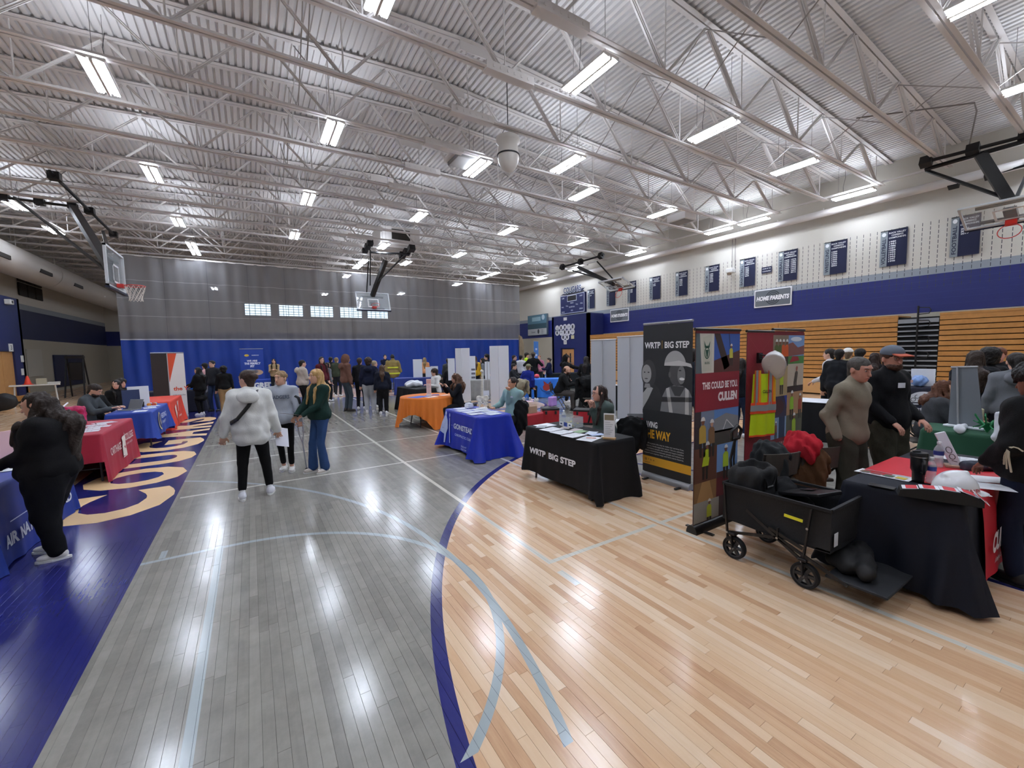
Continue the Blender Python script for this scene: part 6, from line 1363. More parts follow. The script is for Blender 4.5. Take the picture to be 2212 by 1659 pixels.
# ---- blue-black table, front right
T=c_cu.place; m_hh=mat('helmet_white','eceef0',.22,spec=.7)
def hardhat(root,R=None,o=(0,0,0)):
    R=R or Matrix.Identity(3); o=Vector(o); tr=lambda p:o+R@Vector(p)
    soft('shell',[('ell',tr((0,0,.03)),(.112,.14,.14),R,.01),('cutbox',tr((0,0,-.13)),(.3,.3,.135),R,0,.003),('ell',tr((0,0,.012)),(.125,.15,.012),R,.012),('ell',tr((0,.1,.008)),(.105,.12,.009),R,.012),('cap',tr((0,-.08,.14)),tr((0,.08,.15)),.018,.018,.02)],m_hh,.0065,root)
    mb=MB(); mb.lathe([(.0,.0),(.1,.0)],20,o,R=R); 
    I=Ink(); I.text('CULLEN',0,0,.022,'b8232f',w=.11,align='C',bold=.03)
    def wp(x,y,l): a=x/.12; q=Vector((.125*math.cos(a)+.0,.15*math.sin(a)*1.0,.04+y)); q=Vector(((.116)*math.cos(a)*(1-y*1.5),.145*math.sin(a)*(1-y*1.5),.045+y)); return tuple(tr(q))
    I.build('lettering',root,warp=wp); return root
p=G(2062,1066,.755); r=empty('hard_hat',tuple(p),0,'white hard hat with red lettering resting on the blue-black table','helmet'); hardhat(r,Matrix.Rotation(math.radians(-118),3,'Z'))
# travel mug
p=G(1983,1040,.757); r=empty('travel_mug',tuple(p),.6,'tall black insulated mug with handle and lid on the blue-black table','mug'); m_mug=mat('mug_black','141518',.35)
mb=MB(); mb.lathe([(0,0),(.036,0),(.038,.02),(.04,.08),(.05,.1),(.052,.2),(.05,.205),(0,.205)],20); mb.build('mug_body',m_mug,r,smooth=True)
mb=MB(); mb.lathe([(0,.203),(.054,.203),(.055,.222),(.05,.235),(0,.238)],20); mb.bbox((0,.02,.242),(.02,.05,.012),bev=.003); mb.build('lid',m_mug,r,angle=40)
mb=MB(); mb.lathe([(.0525,.2),(.0545,.2),(.0545,.205),(.0525,.205)],20); mb.build('steel_rim',mat('brushed_steel'),r)
mb=MB(); mb.tube([(-.048,0,.19),(-.09,0,.18),(-.095,0,.12),(-.085,0,.085),(-.042,0,.09)],.01,8); mb.build('handle',m_mug,r,smooth=True)
bottle(G(2010,1042,.757),'water bottle directly right of the black travel mug',.95); bottle(G(2026,1008,.757),'water bottle behind and right of the black travel mug',1.05)
paper(G(1910,1026,.752),-1.62,.36,.16,'white sheet with a row of small photos at the left of the red runner','e9ecf0',ink='pics')
mb=MB(); mb.bbox((0,0,.006),(.16,.075,.009),bev=.003); thing('phone',mb,m_black,'black phone lying at the left edge of the blue-black table','phone',G(1905,1052,.752),-1.5)
# brochure holder (wedge) at the near edge
p=G(2022,1078,.753); r=empty('brochure_wedge',tuple(p),-1.25,'black wedge-shaped holder with red and white cards at the near table edge','holder')
mb=MB(); 
pr=[(-.2,0),(.22,0),(.22,.04),(.17,.07),(.09,.08),(-.09,.07),(-.19,.045)]
mb.add([(x,-.06,z) for x,z in pr]+[(x,.07,z) for x,z in pr],[list(range(7)),list(range(13,6,-1))]+[(i,i+7,(i+1)%7+7,(i+1)%7) for i in range(7)]); mb.build('wedge',mat('matte_black','0c0c0d',.8),r)
for k,(x,z,a) in enumerate(((-.13,.062,-.15),(-.04,.078,-.05),(.06,.084,.03),(.15,.078,.35),(.21,.055,.8))):
    mb=MB(); Rt=Matrix.Rotation(a,3,'Y'); mb.bbox((x,.0,z),(.1,.1,.003),Rt); mb.build('card',mat('box_white'),r)
    mb=MB(); mb.bbox(Vector((x,.0,z))+Rt@Vector((0,0,.0024)),(.06,.09,.0012),Rt); mb.build('card_emblem',mat('red_runner'),r)
# stickers / slanted white box sign, gloves, papers
p=G(2068,1010,.757); r=empty('slanted_box_sign',tuple(p),-1.2,'white narrow box sign leaning over behind the white hard hat','sign'); Rt=Matrix.Rotation(-.38,3,'Y')@Matrix.Rotation(-.1,3,'X')
mb=MB(); mb.bbox(Rt@Vector((0,0,.17)),(.07,.045,.3),Rt,bev=.003); mb.build('box',mat('box_white'),r); mb=MB(); mb.bbox((.02,0,.012),(.2,.1,.024),bev=.004); mb.build('foot',mat('tan_foot','b89a86',.6),r)
I=Ink(); I.ring(0,.14,.02,.03,.005,'3a3a40'); I.ring(0,.08,.02,.025,.005,'3a3a40'); I.line([(-.015,.05),(.015,.03)],.005,'3a3a40'); I.build('print',r,frame(Rt@Vector((0,-.0235,.02)),Rt@Vector((1,0,0)),Rt@Vector((0,0,1))))
o=soft('work_gloves',[('ell',(0,0,.03),(.13,.06,.032),Matrix.Rotation(.3,3,'Z'),.02)]+[('cap',(.1,.03*k-.04,.03),(.19,.04*k-.05,.02),.016,.013,.01) for k in range(4)]+[('cap',(-.05,0,.03),(-.14,-.03,.03),.045,.05,.03)],mat('glove_plaid','3a3f4c',.8,var=.8,vscale=26),.008,None,amp=.004,fr=50); o.location=G(2130,1015,.757); o.rotation_euler=(0,0,-.9); tag(o,'dark plaid work gloves lying beside the white hard hat','gloves')
paper(G(2062,990,.752),.2,.2,.26,'white sheet behind the water bottle at the back of the blue-black table','e2e6ec',lines=3)
paper(G(2110,998,.752),-.2,.26,.2,'white booklet at the back right of the blue-black table','dfe3e8',lines=3)
paper(G(2132,1036,.757),-.9,.28,.2,'upper of two white forms right of the white hard hat','e9ebee'); paper(G(2126,1050,.7575),-1.1,.28,.2,'lower of two white forms right of the white hard hat','e9ebee',lines=4)
mb=MB(); mb.bbox((0,0,.003),(.16,.08,.002)); o=thing('sticker_sheet',mb,mat('box_white'),'small white sheet with red ovals beside the hard hat brim','paper',G(2104,1068,.757),-.8); I=Ink(); I.ring(-.035,0,.035,.022,.01,'b8232f'); I.ring(.04,0,.035,.022,.01,'b8232f'); I.build('print',o,frame((0,0,.0045),(1,0,0),(0,1,0)))
# ---- vest and hard hat on the crimson banner
bz=RB+Vector((.07,-.09,0)); bz.x-=.17; r=empty('safety_vest',(bz.x,bz.y,1.08),-.25,'yellow and orange high-visibility vest hanging on the plain dark red banner','vest')
m_hv=mat('hi_vis_yellow','d3ee1f',.6); m_ho=mat('hi_vis_orange','f5562a',.6); m_rf=mat('reflective_grey','9aa0a3',.35); m_ve=mat('vest_amber','f0a81e',.6)
def sheetv(name,pts,yf,m,nx=10,nz=12,par=None):
    (x0a,x0b,z0),(x1a,x1b,z1)=pts; mb=MB(); v=[]
    for j in range(nz+1):
        t=j/nz
        for i in range(nx+1): xa=x0a+(x1a-x0a)*t; xb=x0b+(x1b-x0b)*t; x=xa+(xb-xa)*i/nx; z=z0+(z1-z0)*t; v.append((x,yf-.012*math.sin(x*38+2)-.03*(1-(x/.22)**2)*1.0,z))
    mb.add(v,[(j*(nx+1)+i,j*(nx+1)+i+1,(j+1)*(nx+1)+i+1,(j+1)*(nx+1)+i) for i in range(nx) for j in range(nz)]); o=mb.build(name,m,par or r,smooth=True); return o
sheetv('vest_body',((-.2,.2,-.26),(-.17,.18,.46)),0,m_hv); sheetv('side_panel',((-.17,-.05,.05),(-.15,-.06,.5)),-.004,m_ve,4); sheetv('side_panel',((.08,.2,.05),(.06,.14,.5)),-.004,m_ve,4)
for xa in (-.11,.09): sheetv('trim',((xa-.035,xa+.035,.1),(xa-.035,xa+.03,.5)),-.006,m_ho,3); sheetv('reflective_strip',((xa-.02,xa+.02,.1),(xa-.02,xa+.018,.5)),-.009,m_rf,2)
sheetv('trim',((-.2,.2,.0),(-.195,.195,.13)),-.008,m_ho,10,2); sheetv('reflective_strip',((-.2,.2,.03),(-.197,.197,.1)),-.011,m_rf,10,2); sheetv('hem',((-.202,.202,-.27),(-.2,.2,-.25)),-.003,m_ho,10,1)
I=Ink(); I.text('CULLEN',-.05,.24,.035,'20242c',w=.13,bold=.03); I.build('lettering',r,frame((0,-.05,0),(1,0,0),(0,0,1)))
mb=MB(); mb.tube([(0,.06,.62),(0,-.03,.62),(0,-.06,.67)],.014,6); mb.bbox((0,.05,.64),(.06,.03,.12)); mb.build('hook',m_black,r)
r=empty('hard_hat',(bz.x+.03,bz.y-.10,1.64),0,'white hard hat hanging tilted above the safety vest on the dark red banner','helmet'); hardhat(r,Matrix.Rotation(-1.25,3,'Z')@Matrix.Rotation(-.95,3,'X'))
mb=MB(); mb.tube([(-.04,.13,.12),(-.02,.03,.1)],.008,6); mb.build('hook',m_black,r)
# ---- coats on chairs behind the wagon
def coat(x,y,rz,col,lab,s=1.0,z=.82,w=.27,drop=.5,m=None):
    pr=[('cap',(-w*.75,-.02,z),(w*.75,-.02,z),.075,.075,.02),('ell',(0,-.08,z-drop*.45),(w*1.05,.09,drop*.62),None,.05),('cap',(-w,-.02,z-.02),(-w*1.15,-.05,z-drop*.75),.06,.045,.04),('cap',(w,-.02,z-.02),(w*1.15,-.05,z-drop*.75),.06,.045,.04),('ell',(0,.07,z-.1),(w*.8,.05,.16),None,.04),('ell',(0,-.03,z+.05),(.12,.08,.05),None,.03)]
    o=soft('draped_jacket',pr,m or fab(col),.0175,None,amp=.016,fr=22,seed=int(x*10),aniso=(1.6,1.6,.8)); o.location=(x,y,0); o.rotation_euler=(0,0,rz); return tag(o,lab,'jacket','jackets draped on chairs')
# wagon
r=empty('folding_wagon',(3.78,1.72,0),PI/2*0,'black folding utility wagon with fabric tub standing between banner and table','wagon')
m_fr=mat('wagon_frame','2c2b2c',.4,metal=.5); m_tub=mat('wagon_fabric','111216',.8,bump=.2,bscale=60)
X0_,X1_,Y0_,Y1_=-.26,.26,-.45,.37; zb_,zt_=.33,.645
def panel(n,a,b): 
    mb=MB(); N_=8; v=[]
    for j in range(4):
        for i in range(N_+1):
            t=i/N_; p=Vector(a).lerp(Vector(b),t); z=zt_-.02*math.sin(PI*t)-(zt_-zb_)*j/3; nn=Vector((b[1]-a[1],a[0]-b[0],0)).normalized(); p=p+nn*.02*math.sin(PI*t)*math.sin(PI*j/3); v.append((p.x,p.y,z))
    v2=[(x*.97,y*.98,z) for x,y,z in v]; f=[(j*(N_+1)+i,j*(N_+1)+i+1,(j+1)*(N_+1)+i+1,(j+1)*(N_+1)+i) for i in range(N_) for j in range(3)]
    mb.add(v,f); mb.add(v2,[q[::-1] for q in f]); return mb.build(n,m_tub,r,smooth=True)
panel('tub_side',(X0_,Y0_,0),(X0_,Y1_,0)); panel('tub_side',(X1_,Y1_,0),(X1_,Y0_,0)); panel('tub_end',(X1_,Y0_,0),(X0_,Y0_,0)); panel('tub_end',(X0_,Y1_,0),(X1_,Y1_,0))
mb=MB(); mb.box(X0_,X1_,Y0_,Y1_,zb_-.01,zb_+.01); mb.build('tub_floor',m_tub,r)
for xx in (X0_-.01,X1_+.01):
    mb=MB(); mb.bar((xx,Y0_,zt_),(xx,Y1_,zt_),.022); mb.build('top_rail',m_tub,r)
    for (a,b) in (((Y0_+.12,zt_-.02),(Y0_+.17,.17)),((Y1_-.02,zt_+.0),(Y1_-.06,.17)),((Y0_+.17,.2),(Y1_-.22,.47)),((Y1_-.06,.22),(Y0_+.35,.32)),((Y0_+.17,.30),(Y0_+.42,.38)),((Y0_+.35,.32),(Y0_+.35,.4)),((Y0_+.35,.32),(Y0_-.12,.14))):
        mb=MB(); mb.bar((xx*1.04,a[0],a[1]),(xx*1.04,b[0],b[1]),.012,.024); mb.build('frame_bar',m_fr,r)
    for yy,zz in ((Y0_+.17,.2),(Y1_-.06,.22),(Y0_+.35,.32),(Y0_+.14,.47)):
        mb=MB(); mb.lathe([(0,-.004),(.009,-.004),(.009,.004),(0,.004)],8,(xx*1.09,yy,zz),R=Matrix.Rotation(PI/2,3,'Y')); mb.build('rivet',mat('brushed_steel'),r)
for yy in (Y0_,Y1_): mb=MB(); mb.bar((X0_,yy,zt_),(X1_,yy,zt_),.022); mb.build('end_rail',m_tub,r)
mb=MB(); mb.bbox((X0_-.025,Y0_+.24,.52),(.006,.13,.022),Matrix.Rotation(.05,3,'X')); mb.build('yellow_tab',mat('tab_yellow','e3dc2a',.5),r)
mb=MB(); mb.bbox((X0_+.06,Y0_-.012,.42),(.06,.003,.1)); mb.build('care_label',mat('box_white'),r)
def wheel(x,y):
    w_=empty('wheel',(x,y,.098)); w_.parent=r; w_.scale=(1.15,1.15,1.15); Rt=Matrix.Rotation(PI/2,3,'Y')
    mb=MB(); mb.lathe([(.068,-.018),(.082,-.02),(.085,-.012),(.085,.012),(.082,.02),(.068,.018)],28,R=Rt); mb.f=mb.f[:-2]; mb.mi=mb.mi[:-2]; mb.build('tyre',mat('rubber','161618',.8),w_,angle=40)
    mb=MB(); mb.lathe([(.06,-.014),(.07,-.016),(.07,.016),(.06,.014)],28,R=Rt); mb.f=mb.f[:-2]; mb.mi=mb.mi[:-2]; mb.lathe([(0,-.018),(.018,-.018),(.02,0),(.018,.018),(0,.018)],14,R=Rt)
    for k in range(6): a=PI*k/3; mb.bar((0,.012*math.cos(a),.012*math.sin(a)),(0,.065*math.cos(a),.065*math.sin(a)),.02,.02,up=(1,0,0))
    mb.build('rim',mat('wheel_grey','3a3a3c',.5),w_)
    mb=MB(); s_=-1 if x<0 else 1
    for q in (-.026,.026): mb.bar((q,0,0),(q*.8,.01,.1),.006,.03)
    mb.bbox((0,.012,.105),(.06,.05,.02),bev=.004); mb.build('fork',m_fr,w_)
    mb=MB(); mb.lathe([(0,-.03),(.008,-.03),(.008,.03),(0,.03)],8,R=Rt); mb.build('axle',mat('brushed_steel'),w_)
for x in (X0_-.015,X1_+.015):
    for y in (Y0_+.15,Y1_-.12): wheel(x,y)
mb=MB(); mb.tube([(-.05,Y1_+.02,.35),(-.02,Y1_+.08,.8),(.0,Y1_+.05,1.0)],.012,8); mb.tube([(-.02,Y1_+.02,.35),(0,Y1_+.06,.8),(.0,Y1_+.05,1.0)],.008,6); mb.build('pull_handle',m_fr,r)
mb=MB(); mb.tube([(-.06,Y1_+.05,1.0),(-.08,Y1_+.04,1.08),(0,Y1_+.03,1.13),(.08,Y1_+.04,1.08),(.06,Y1_+.05,1.0),(-.06,Y1_+.05,1.0)],.014,8); mb.build('grip',m_black,r,smooth=True)
mb=MB(); mb.bbox((0,Y0_-.16,.155),(.56,.36,.02),Matrix.Rotation(-.0,3,'X'),bev=.004); mb.build('rear_platform',mat('platform_dark','202226',.7),r)
for (lab,pr,pos,m_) in (('rolled black fabric bags on the rear platform of the wagon',[('cap',(-.18,-.05,.07),(.2,.1,.08),.065,.06,.02),('cap',(-.16,.06,.06),(.12,.16,.07),.06,.05,.02),('ell',(0,.1,.05),(.2,.15,.06),None,.03)],(3.80,1.14,.165),'bag_black'),
    ('open black tote bag standing in the wagon',[('ell',(0,0,.28),(.2,.15,.06),None,.03),('box',(0,0,.15),(.19,.14,.16),None,.06,.02),('cut',(0,0,.36),(.16,.11,.16),None,.01)],(3.74,1.95,.352),'tote_black')):
    o=soft('tote_bag' if 'tote' in lab else 'fabric_bag',pr,mat(m_,'0f1012' if m_=='bag_black' else '121316',.75,bump=.2,bscale=40),.0125,None,amp=.007,fr=24); o.location=pos; o.scale=(1,1,1 if m_=='bag_black' else 1.45); tag(o,lab,'bag')
    if 'tote' in lab:
        for s_ in (-1,1): mb=MB(); mb.tube([(s_*.0-.12,-.148*1,.05),(-.1,-.152,.26),(-.06,-.15,.2),(.04,-.15,.2),(.09,-.152,.26),(.11,-.148,.05)],.008,5); 
        mb.build('strap',m_black,o)
mb=MB(); mb.bbox((0,0,.02),(.36,.26,.03),Matrix.Rotation(.25,3,'Y'),bev=.006); mb.bbox((.02,-.03,.04),(.1,.08,.004),Matrix.Rotation(.25,3,'Y')); thing('laptop_case',mb,mat('laptop_black','18181b',.35),'black laptop case lying on top of the things in the wagon','case',(3.84,1.55,.62),1.3)
o=soft('folded_jacket',[('ell',(0,0,.1),(.2,.18,.12),None,.05),('ell',(.08,.12,.2),(.16,.14,.12),None,.05)],fab('17181b'),.016,None,amp=.012,fr=25); o.location=(3.9,1.72,.36); tag(o,'dark jacket stuffed into the wagon under the laptop case','jacket')
coat(4.42,2.12,-2.0,'2b2e30','dark charcoal coat draped on a chair behind the wagon tote bag',z=.8,w=.16,drop=.45)
chair(4.38,2.18,70,'folding chair under the dark charcoal coat behind the wagon')
coat(4.86,2.02,-2.2,'b3202e','red jacket over a chair back beside the man in the tan shirt',z=.86,w=.17,drop=.2)
coat(4.9,1.96,-2.2,'5a3d26','brown canvas coat hanging from the chair below the red jacket',z=.72,w=.17,drop=.45)
chair(4.98,2.06,60,'folding chair under the red jacket and brown coat')
# ---- floor cases and bags
def case(px,py,lab,w=.55,d=.4,h=.4,col='b0202c',rz=.3,n=1,lid='1c1c1e'):
    p=G(px,py); r=empty('tool_case',(p.x,p.y,0),rz,lab,'case','red cases')
    for k in range(n):
        mb=MB(); mb.bbox((0,0,h/2+k*h*1.06),(w,d,h*.8),bev=.02); mb.build('case_body',mat('case_'+col,col,.4),r); mb=MB(); mb.bbox((0,0,h*.92+k*h*1.06),(w*1.02,d*1.02,h*.16),bev=.015); mb.bbox((0,0,h*.08+k*h*1.06),(w*1.0,d*1.0,h*.1),bev=.01); mb.build('lid',mat('case_'+lid,lid,.5),r)
        for s_ in (-1,1): mb=MB(); mb.bbox((s_*w*.28,-d/2-.01,h*.75+k*h*1.06),(.05,.03,.08),bev=.005); mb.build('latch',mat('case_'+lid),r)
    return r
case(1262,915,'red and black tool case left of the seated woman in glasses',.5,.36,.38,rz=-.9)
case(1388,938,'two stacked red and black cases beside the grey banner backs',.6,.5,.2,n=2,rz=-.75)
case(1188,918,'red cart case with lavender bag behind the acrylic box',.42,.36,.45,rz=-.5)
case(940,868,'red wheeled case under the far navy table, right one',.6,.4,.4,rz=.1)
case(905,870,'red wheeled case under the far navy table, left one',.5,.4,.36,rz=.1)
p=G(1145,925); r=empty('poinsettia_basket',(p.x,p.y,0),.2,'pink and white flowers in a red tote with logo beside the seated woman in teal','flowers')
mb=MB(); mb.bbox((0,0,.2),(.6,.4,.36),bev=.03); mb.build('tote',mat('tote_red','a51d2a',.5),r); mb=MB(); mb.bbox((0,0,.46),(.28,.26,.2),bev=.02); mb.build('pot_wrap',mat('kraft','a78a72',.8),r)
for k in range(9):
    a=k*2.4; c=(.13*math.cos(a)*(.5+.06*k),.12*math.sin(a)*(.5+.06*k),.64+.02*(k%3)); mb=MB()
    for q in range(6): b=q*PI/3+k; mb.add([c,(c[0]+.035*math.cos(b-.3),c[1]+.035*math.sin(b-.3),c[2]+.01),(c[0]+.075*math.cos(b),c[1]+.075*math.sin(b),c[2]-.01),(c[0]+.035*math.cos(b+.3),c[1]+.035*math.sin(b+.3),c[2]+.01)],[(0,1,2,3)])
    mb.build('flower',mat('petal_pink','ecc9cc',.5),r)
mb=MB(); mb.bbox((0,0,.12),(.24,.12,.24),bev=.02); p=G(1188,918); o=thing('lavender_bag',mb,mat('lavender','b08ad6',.5),'lavender lunch bag standing on the red cart case','bag',(p.x+.05,p.y-.05,.475),.3)
mb.tube
p=G(1010,900); o=thing('equipment_case',MB().bbox((0,0,.15),(.5,.35,.3),bev=.03).bbox((0,0,.32),(.3,.06,.05),bev=.01),mat('case_black','17181a',.5),'black equipment case on the floor between spine model and seated woman in teal','case',(p.x+.3,p.y+.6,0),.3)
def bagp(px,py,lab,pr,m_,h=.02,amp=.01,rz=0,cat='bag',name='backpack'):
    p=G(px,py); o=soft(name,pr,m_,h,None,amp=amp,fr=18); o.location=(p.x,p.y,0); o.rotation_euler=(0,0,rz); tag(o,lab,cat); return o
mbk=mat('bag_black')
bagp(1075,870,'black backpack leaning on the widest white display board',[('ell',(0,0,.3),(.28,.14,.3),Matrix.Rotation(.3,3,'Y'),.05),('ell',(0,-.1,.22),(.2,.09,.18),None,.03),('cutbox',(0,0,-.2),(1,1,.2),None,0,.01)],mat('backpack_grey','2a2b2e',.7))
# jackets on chairs further back
coat(*G(1123,880).xy,2.6,'8d8571','beige jacket on the chair left of the bright blue table',w=.26,z=.85); chair(*(G(1123,880).xy+Vector((.02,.05))),150,'folding chair under the beige jacket by the bright blue table')
coat(*G(1033,852).xy,0.3,'8f6a3f','tan jacket on a chair left of the widest white display board',w=.26,z=.85); chair(*(G(1033,852).xy+Vector((.02,.05))),70,'folding chair under the tan jacket')
coat(*G(948,855).xy,0,'4b4f4c','grey jacket on a chair at the far navy table',w=.26,z=.85); chair(*(G(948,855).xy+Vector((.02,.05))),80,'folding chair under the grey jacket')
bk=G(1275,893); o=coat(bk.x,bk.y,2.4,'0f1012','black coat heaped over a chair in front of the leftmost grey banner back',w=.36,z=1.0,drop=.75); chair(bk.x+.03,bk.y+.05,150,'folding chair under the heaped black coat')
coat(4.62,4.12,W+.5,'0e0f11','black puffy jacket on the chair of the woman in glasses',w=.15,z=.78,drop=.42)
coat(4.5,6.9,W+.4,'101113','black jacket on the chair of the woman in teal',w=.13,z=.8,drop=.6)
# tv stand pole near teal woman
p=G(1055,900); r=empty('light_stand',(p.x,p.y,0),0,'thin white pole stand with tripod feet behind the royal blue table','stand'); mb=MB(); mb.tube([(0,0,.02),(0,0,1.6)],.012,6); mb.build('pole',mat('pole_silver'),r)
for k in range(3): mb=MB(); mb.tube([(0,0,.3),(.28*math.cos(k*2.1),.28*math.sin(k*2.1),.01)],.01,5); mb.build('leg',m_black,r)
# ---- green table: slanted grey display, bottles, plants
T=c_gr.place; gp=G(2088,918,.75)
r=empty('tabletop_banner',tuple(G(2085,925,.75)),faceyaw(*G(2085,925).xy,-25),'grey back of a tabletop banner leaning on the green table','banner'); a=Matrix.Rotation(-.06,3,'Y')
mb=MB(); mb.add([a@Vector(q) for q in ((-.17,0,.02),(.17,0,.02),(.12,0,.78),(-.12,0,.78))]+[a@Vector(q) for q in ((-.17,.008,.02),(.17,.008,.02),(.12,.008,.78),(-.12,.008,.78))],[(0,1,2,3),(7,6,5,4),(0,4,5,1),(1,5,6,2),(2,6,7,3),(3,7,4,0)]); mb.build('panel',mat('grey_felt','6d7278',.8),r)
mb=MB(); mb.tube([a@Vector((-.06,-.02,0)),a@Vector((-.06,-.02,.8))],.01,6); mb.build('support_pole',mat('pole_silver'),r); mb=MB(); mb.tube([a@Vector((-.13,0,.79)),a@Vector((.13,0,.79))],.012,6); mb.build('top_rail',mat('pole_silver'),r); mb=MB(); mb.bbox((0,0,.015),(.4,.12,.03),bev=.008); mb.build('base',mat('box_white'),r)
for px,py,lab in ((2128,905,'water bottle behind the grey tabletop banner on the green table'),): bottle(G(px,py,.75),lab)
o=soft('white_cloth_wrap',[('cap',(-.2,0,.03),(.2,.02,.03),.04,.03,.03),('ell',(-.18,0,.05),(.06,.05,.05),None,.03)],mat('box_white'),.01,None,amp=.008,fr=30); o.location=G(2080,930,.75); tag(o,'crumpled white plastic wrap on the green table','wrap')
mb=MB(); mb.bbox((0,0,.1),(.18,.12,.2),bev=.01); thing('box',mb,mat('sign_cream'),'cream box with brown base behind the grey tabletop banner','box',G(2108,912,.75),.3)
r=empty('tabletop_sign',tuple(G(2150,905,.75)),faceyaw(*G(2150,905).xy,-10),'dark green tabletop banner with white lettering on the green table','banner'); mb=MB(); mb.bbox((0,0,.32),(.3,.01,.62)); mb.build('panel',mat('dark_green_sign','12362c',.6),r); mb=MB(); mb.tube([(-.16,0,.635),(.16,0,.635)],.01,6); mb.bbox((0,0,.01),(.3,.12,.02)); mb.build('stand',mat('pole_silver'),r)
I=Ink(); I.text('GREEN',-.08,.54,.04,'d9e6e0',w=.16); [I.rect(-.1,.48-.035*k,.06+.03*(k%3),.49-.035*k,'a9c2b8') for k in range(10)]; I.build('lettering',r,frame((0,-.006,0),(1,0,0),(0,0,1)))
r=empty('paper_fern',tuple(G(2132,935,.75)),0,'green tissue fern decoration on the green table','decoration')
mb=MB()
for k in range(26): a=k*2.4; mb.tube([(0,0,.01),(.05*math.cos(a),.05*math.sin(a),.1),(.12*math.cos(a),.12*math.sin(a),.06+.08*(k%3))],.008,4)
mb.build('fronds',mat('tissue_green','1f7a48',.6),r)['kind']='stuff'
o=soft('white_sculpted_vase',[('cap',(0,0,.02),(0,0,.1),.07,.045,.03),('cap',(0,0,.1),(.01,0,.28),.045,.055,.03),('cut',(.01,0,.34),(.045,.045,.07),None,.01)],mat('box_white'),.009,None,amp=.004,fr=30); o.location=G(2160,948,.75); tag(o,'white sculpted vase on the green table by the jacketed man','vase')
# navy emblem table: poster + papers
T=c_sy.place; I=Ink(); I.rect(-.2,.03,.2,.4,'c9d6ea'); I.ell(-.05,.16,.13,.1,'5a86c9',1); I.rect(-.15,.3,.15,.37,'33508a',1); frame_sign(T(.0,.1),faceyaw(14.6,3.4),.45,.45,'pale blue framed poster on the navy emblem table before the aisle steps',I,'d9dce2')
o=soft('gift_basket',[('ell',(0,0,.15),(.22,.15,.15),None,.02),('cutbox',(0,0,-.2),(1,1,.2),None,0,.01)],mat('basket_blue','7fa3dc',.3,var=.4,vscale=20),.03,None,amp=.02,fr=25); o.location=T(-.12,-.12); tag(o,'blue and white wrapped basket on the navy emblem table','basket')
for k,u in enumerate((-.7,-.45,.4,.7)): paper(T(u,-.05),-1+.3*k,.3,.22,'%s leaflet on the navy emblem table'%('far left white','left white','right white','far right white')[k],lines=2)
# bright blue table
T=c_lb.place; bottle(T(.0,.1),'water bottle on the bright blue table'); 
mb=MB(); mb.lathe([(0,0),(.08,.02),(.11,.08),(.09,.15),(0,.18)],16); thing('red_ball_cap',mb,mat('coral','e04a52',.5),'small coral-red ball-shaped item on the bright blue table','ball',T(-.35,.1),0,smooth=True)
T=c_bk.place; bottle(T(-.1,.1),'water bottle on the table of the bearded man in black',1.1)
mb=MB(); mb.bbox((0,0,.006),(1.06,.8,.012),bev=.003); thing('table_topper',mb,mat('box_white'),'white top sheet on the table of the bearded man in black','sheet',T(0,0,.001),math.radians(-32))
T=c_w6.place; mb=MB(); mb.bbox((0,0,.006),(1.54,.74,.012),bev=.003); thing('table_topper',mb,mat('box_white'),'white top sheet on the black table behind the man in the tan shirt','sheet',T(0,0,.001),W+.2)
T=c_bo.place; mb=MB()
o=soft('paper_heap',[('ell',(0,0,.08),(.3,.2,.12),None,.05),('cutbox',(0,0,-.2),(1,1,.2),None,0,.01)],mat('box_white'),.02,None,amp=.03,fr=16); o.location=T(-.2,0); tag(o,'heap of white papers in front of the boy in the white hoodie','papers')
# ---- turnout gear on a mannequin stand
gp=AX(851,850,1,21.5); gp=Vector((gp.x,21.5,0)); r=empty('turnout_gear',gp,faceyaw(gp.x,gp.y),'tan firefighter coat with yellow bands on a stand by the curtain','coat')
soft('coat',[('ell',(0,0,1.2),(.27,.18,.36),None,.05),('ell',(0,0,.85),(.33,.22,.25),None,.08),('cap',(-.25,0,1.42),(-.38,-.02,.95),.1,.08,.05),('cap',(.25,0,1.42),(.38,-.02,.95),.1,.08,.05),('cap',(0,0,1.45),(0,0,1.56),.12,.1,.04)],fab('8b7a4a'),.026,r,amp=.012,fr=14)
for z,a in ((1.12,.3),(.82,.36)): mb=MB(); mb.lathe([(a,z),(a,z+.07)],20,sy=.68); mb.f=mb.f[:-2]; mb.mi=mb.mi[:-2]; mb.build('reflective_band',mat('band_yellow','d4dc3c',.5),r,smooth=True)
mb=MB(); mb.tube([(0,0,0),(0,0,1.75)],.02,6); mb.lathe([(0,1.62),(.1,1.64),(.11,1.72),(.06,1.82),(0,1.84)],14); mb.tube([(-.3,0,.02),(.3,0,.02)],.02,6); mb.tube([(0,-.3,.02),(0,.3,.02)],.02,6); mb.build('stand',m_black,r)
# ================================================================ PEOPLE IN THE HALL
def at(px,D,ytop=None,py=775):
    d=ray(px,py); t=D/math.hypot(d.x,d.y); p=Vector((d.x*t,d.y*t,0))
    if ytop is None: return p
    d=ray(px,ytop); t=D/math.hypot(d.x,d.y); return p,CAMZ+d.z*t
def P_(px,D,ytop,label,face,**k):
    p,H=at(px,D,ytop)
    if not k.get('sit') and 'H' not in k: k['H']=max(1.5,min(1.9,H))
    return person(label,pos=p,face=face,**k)
BK='131316'
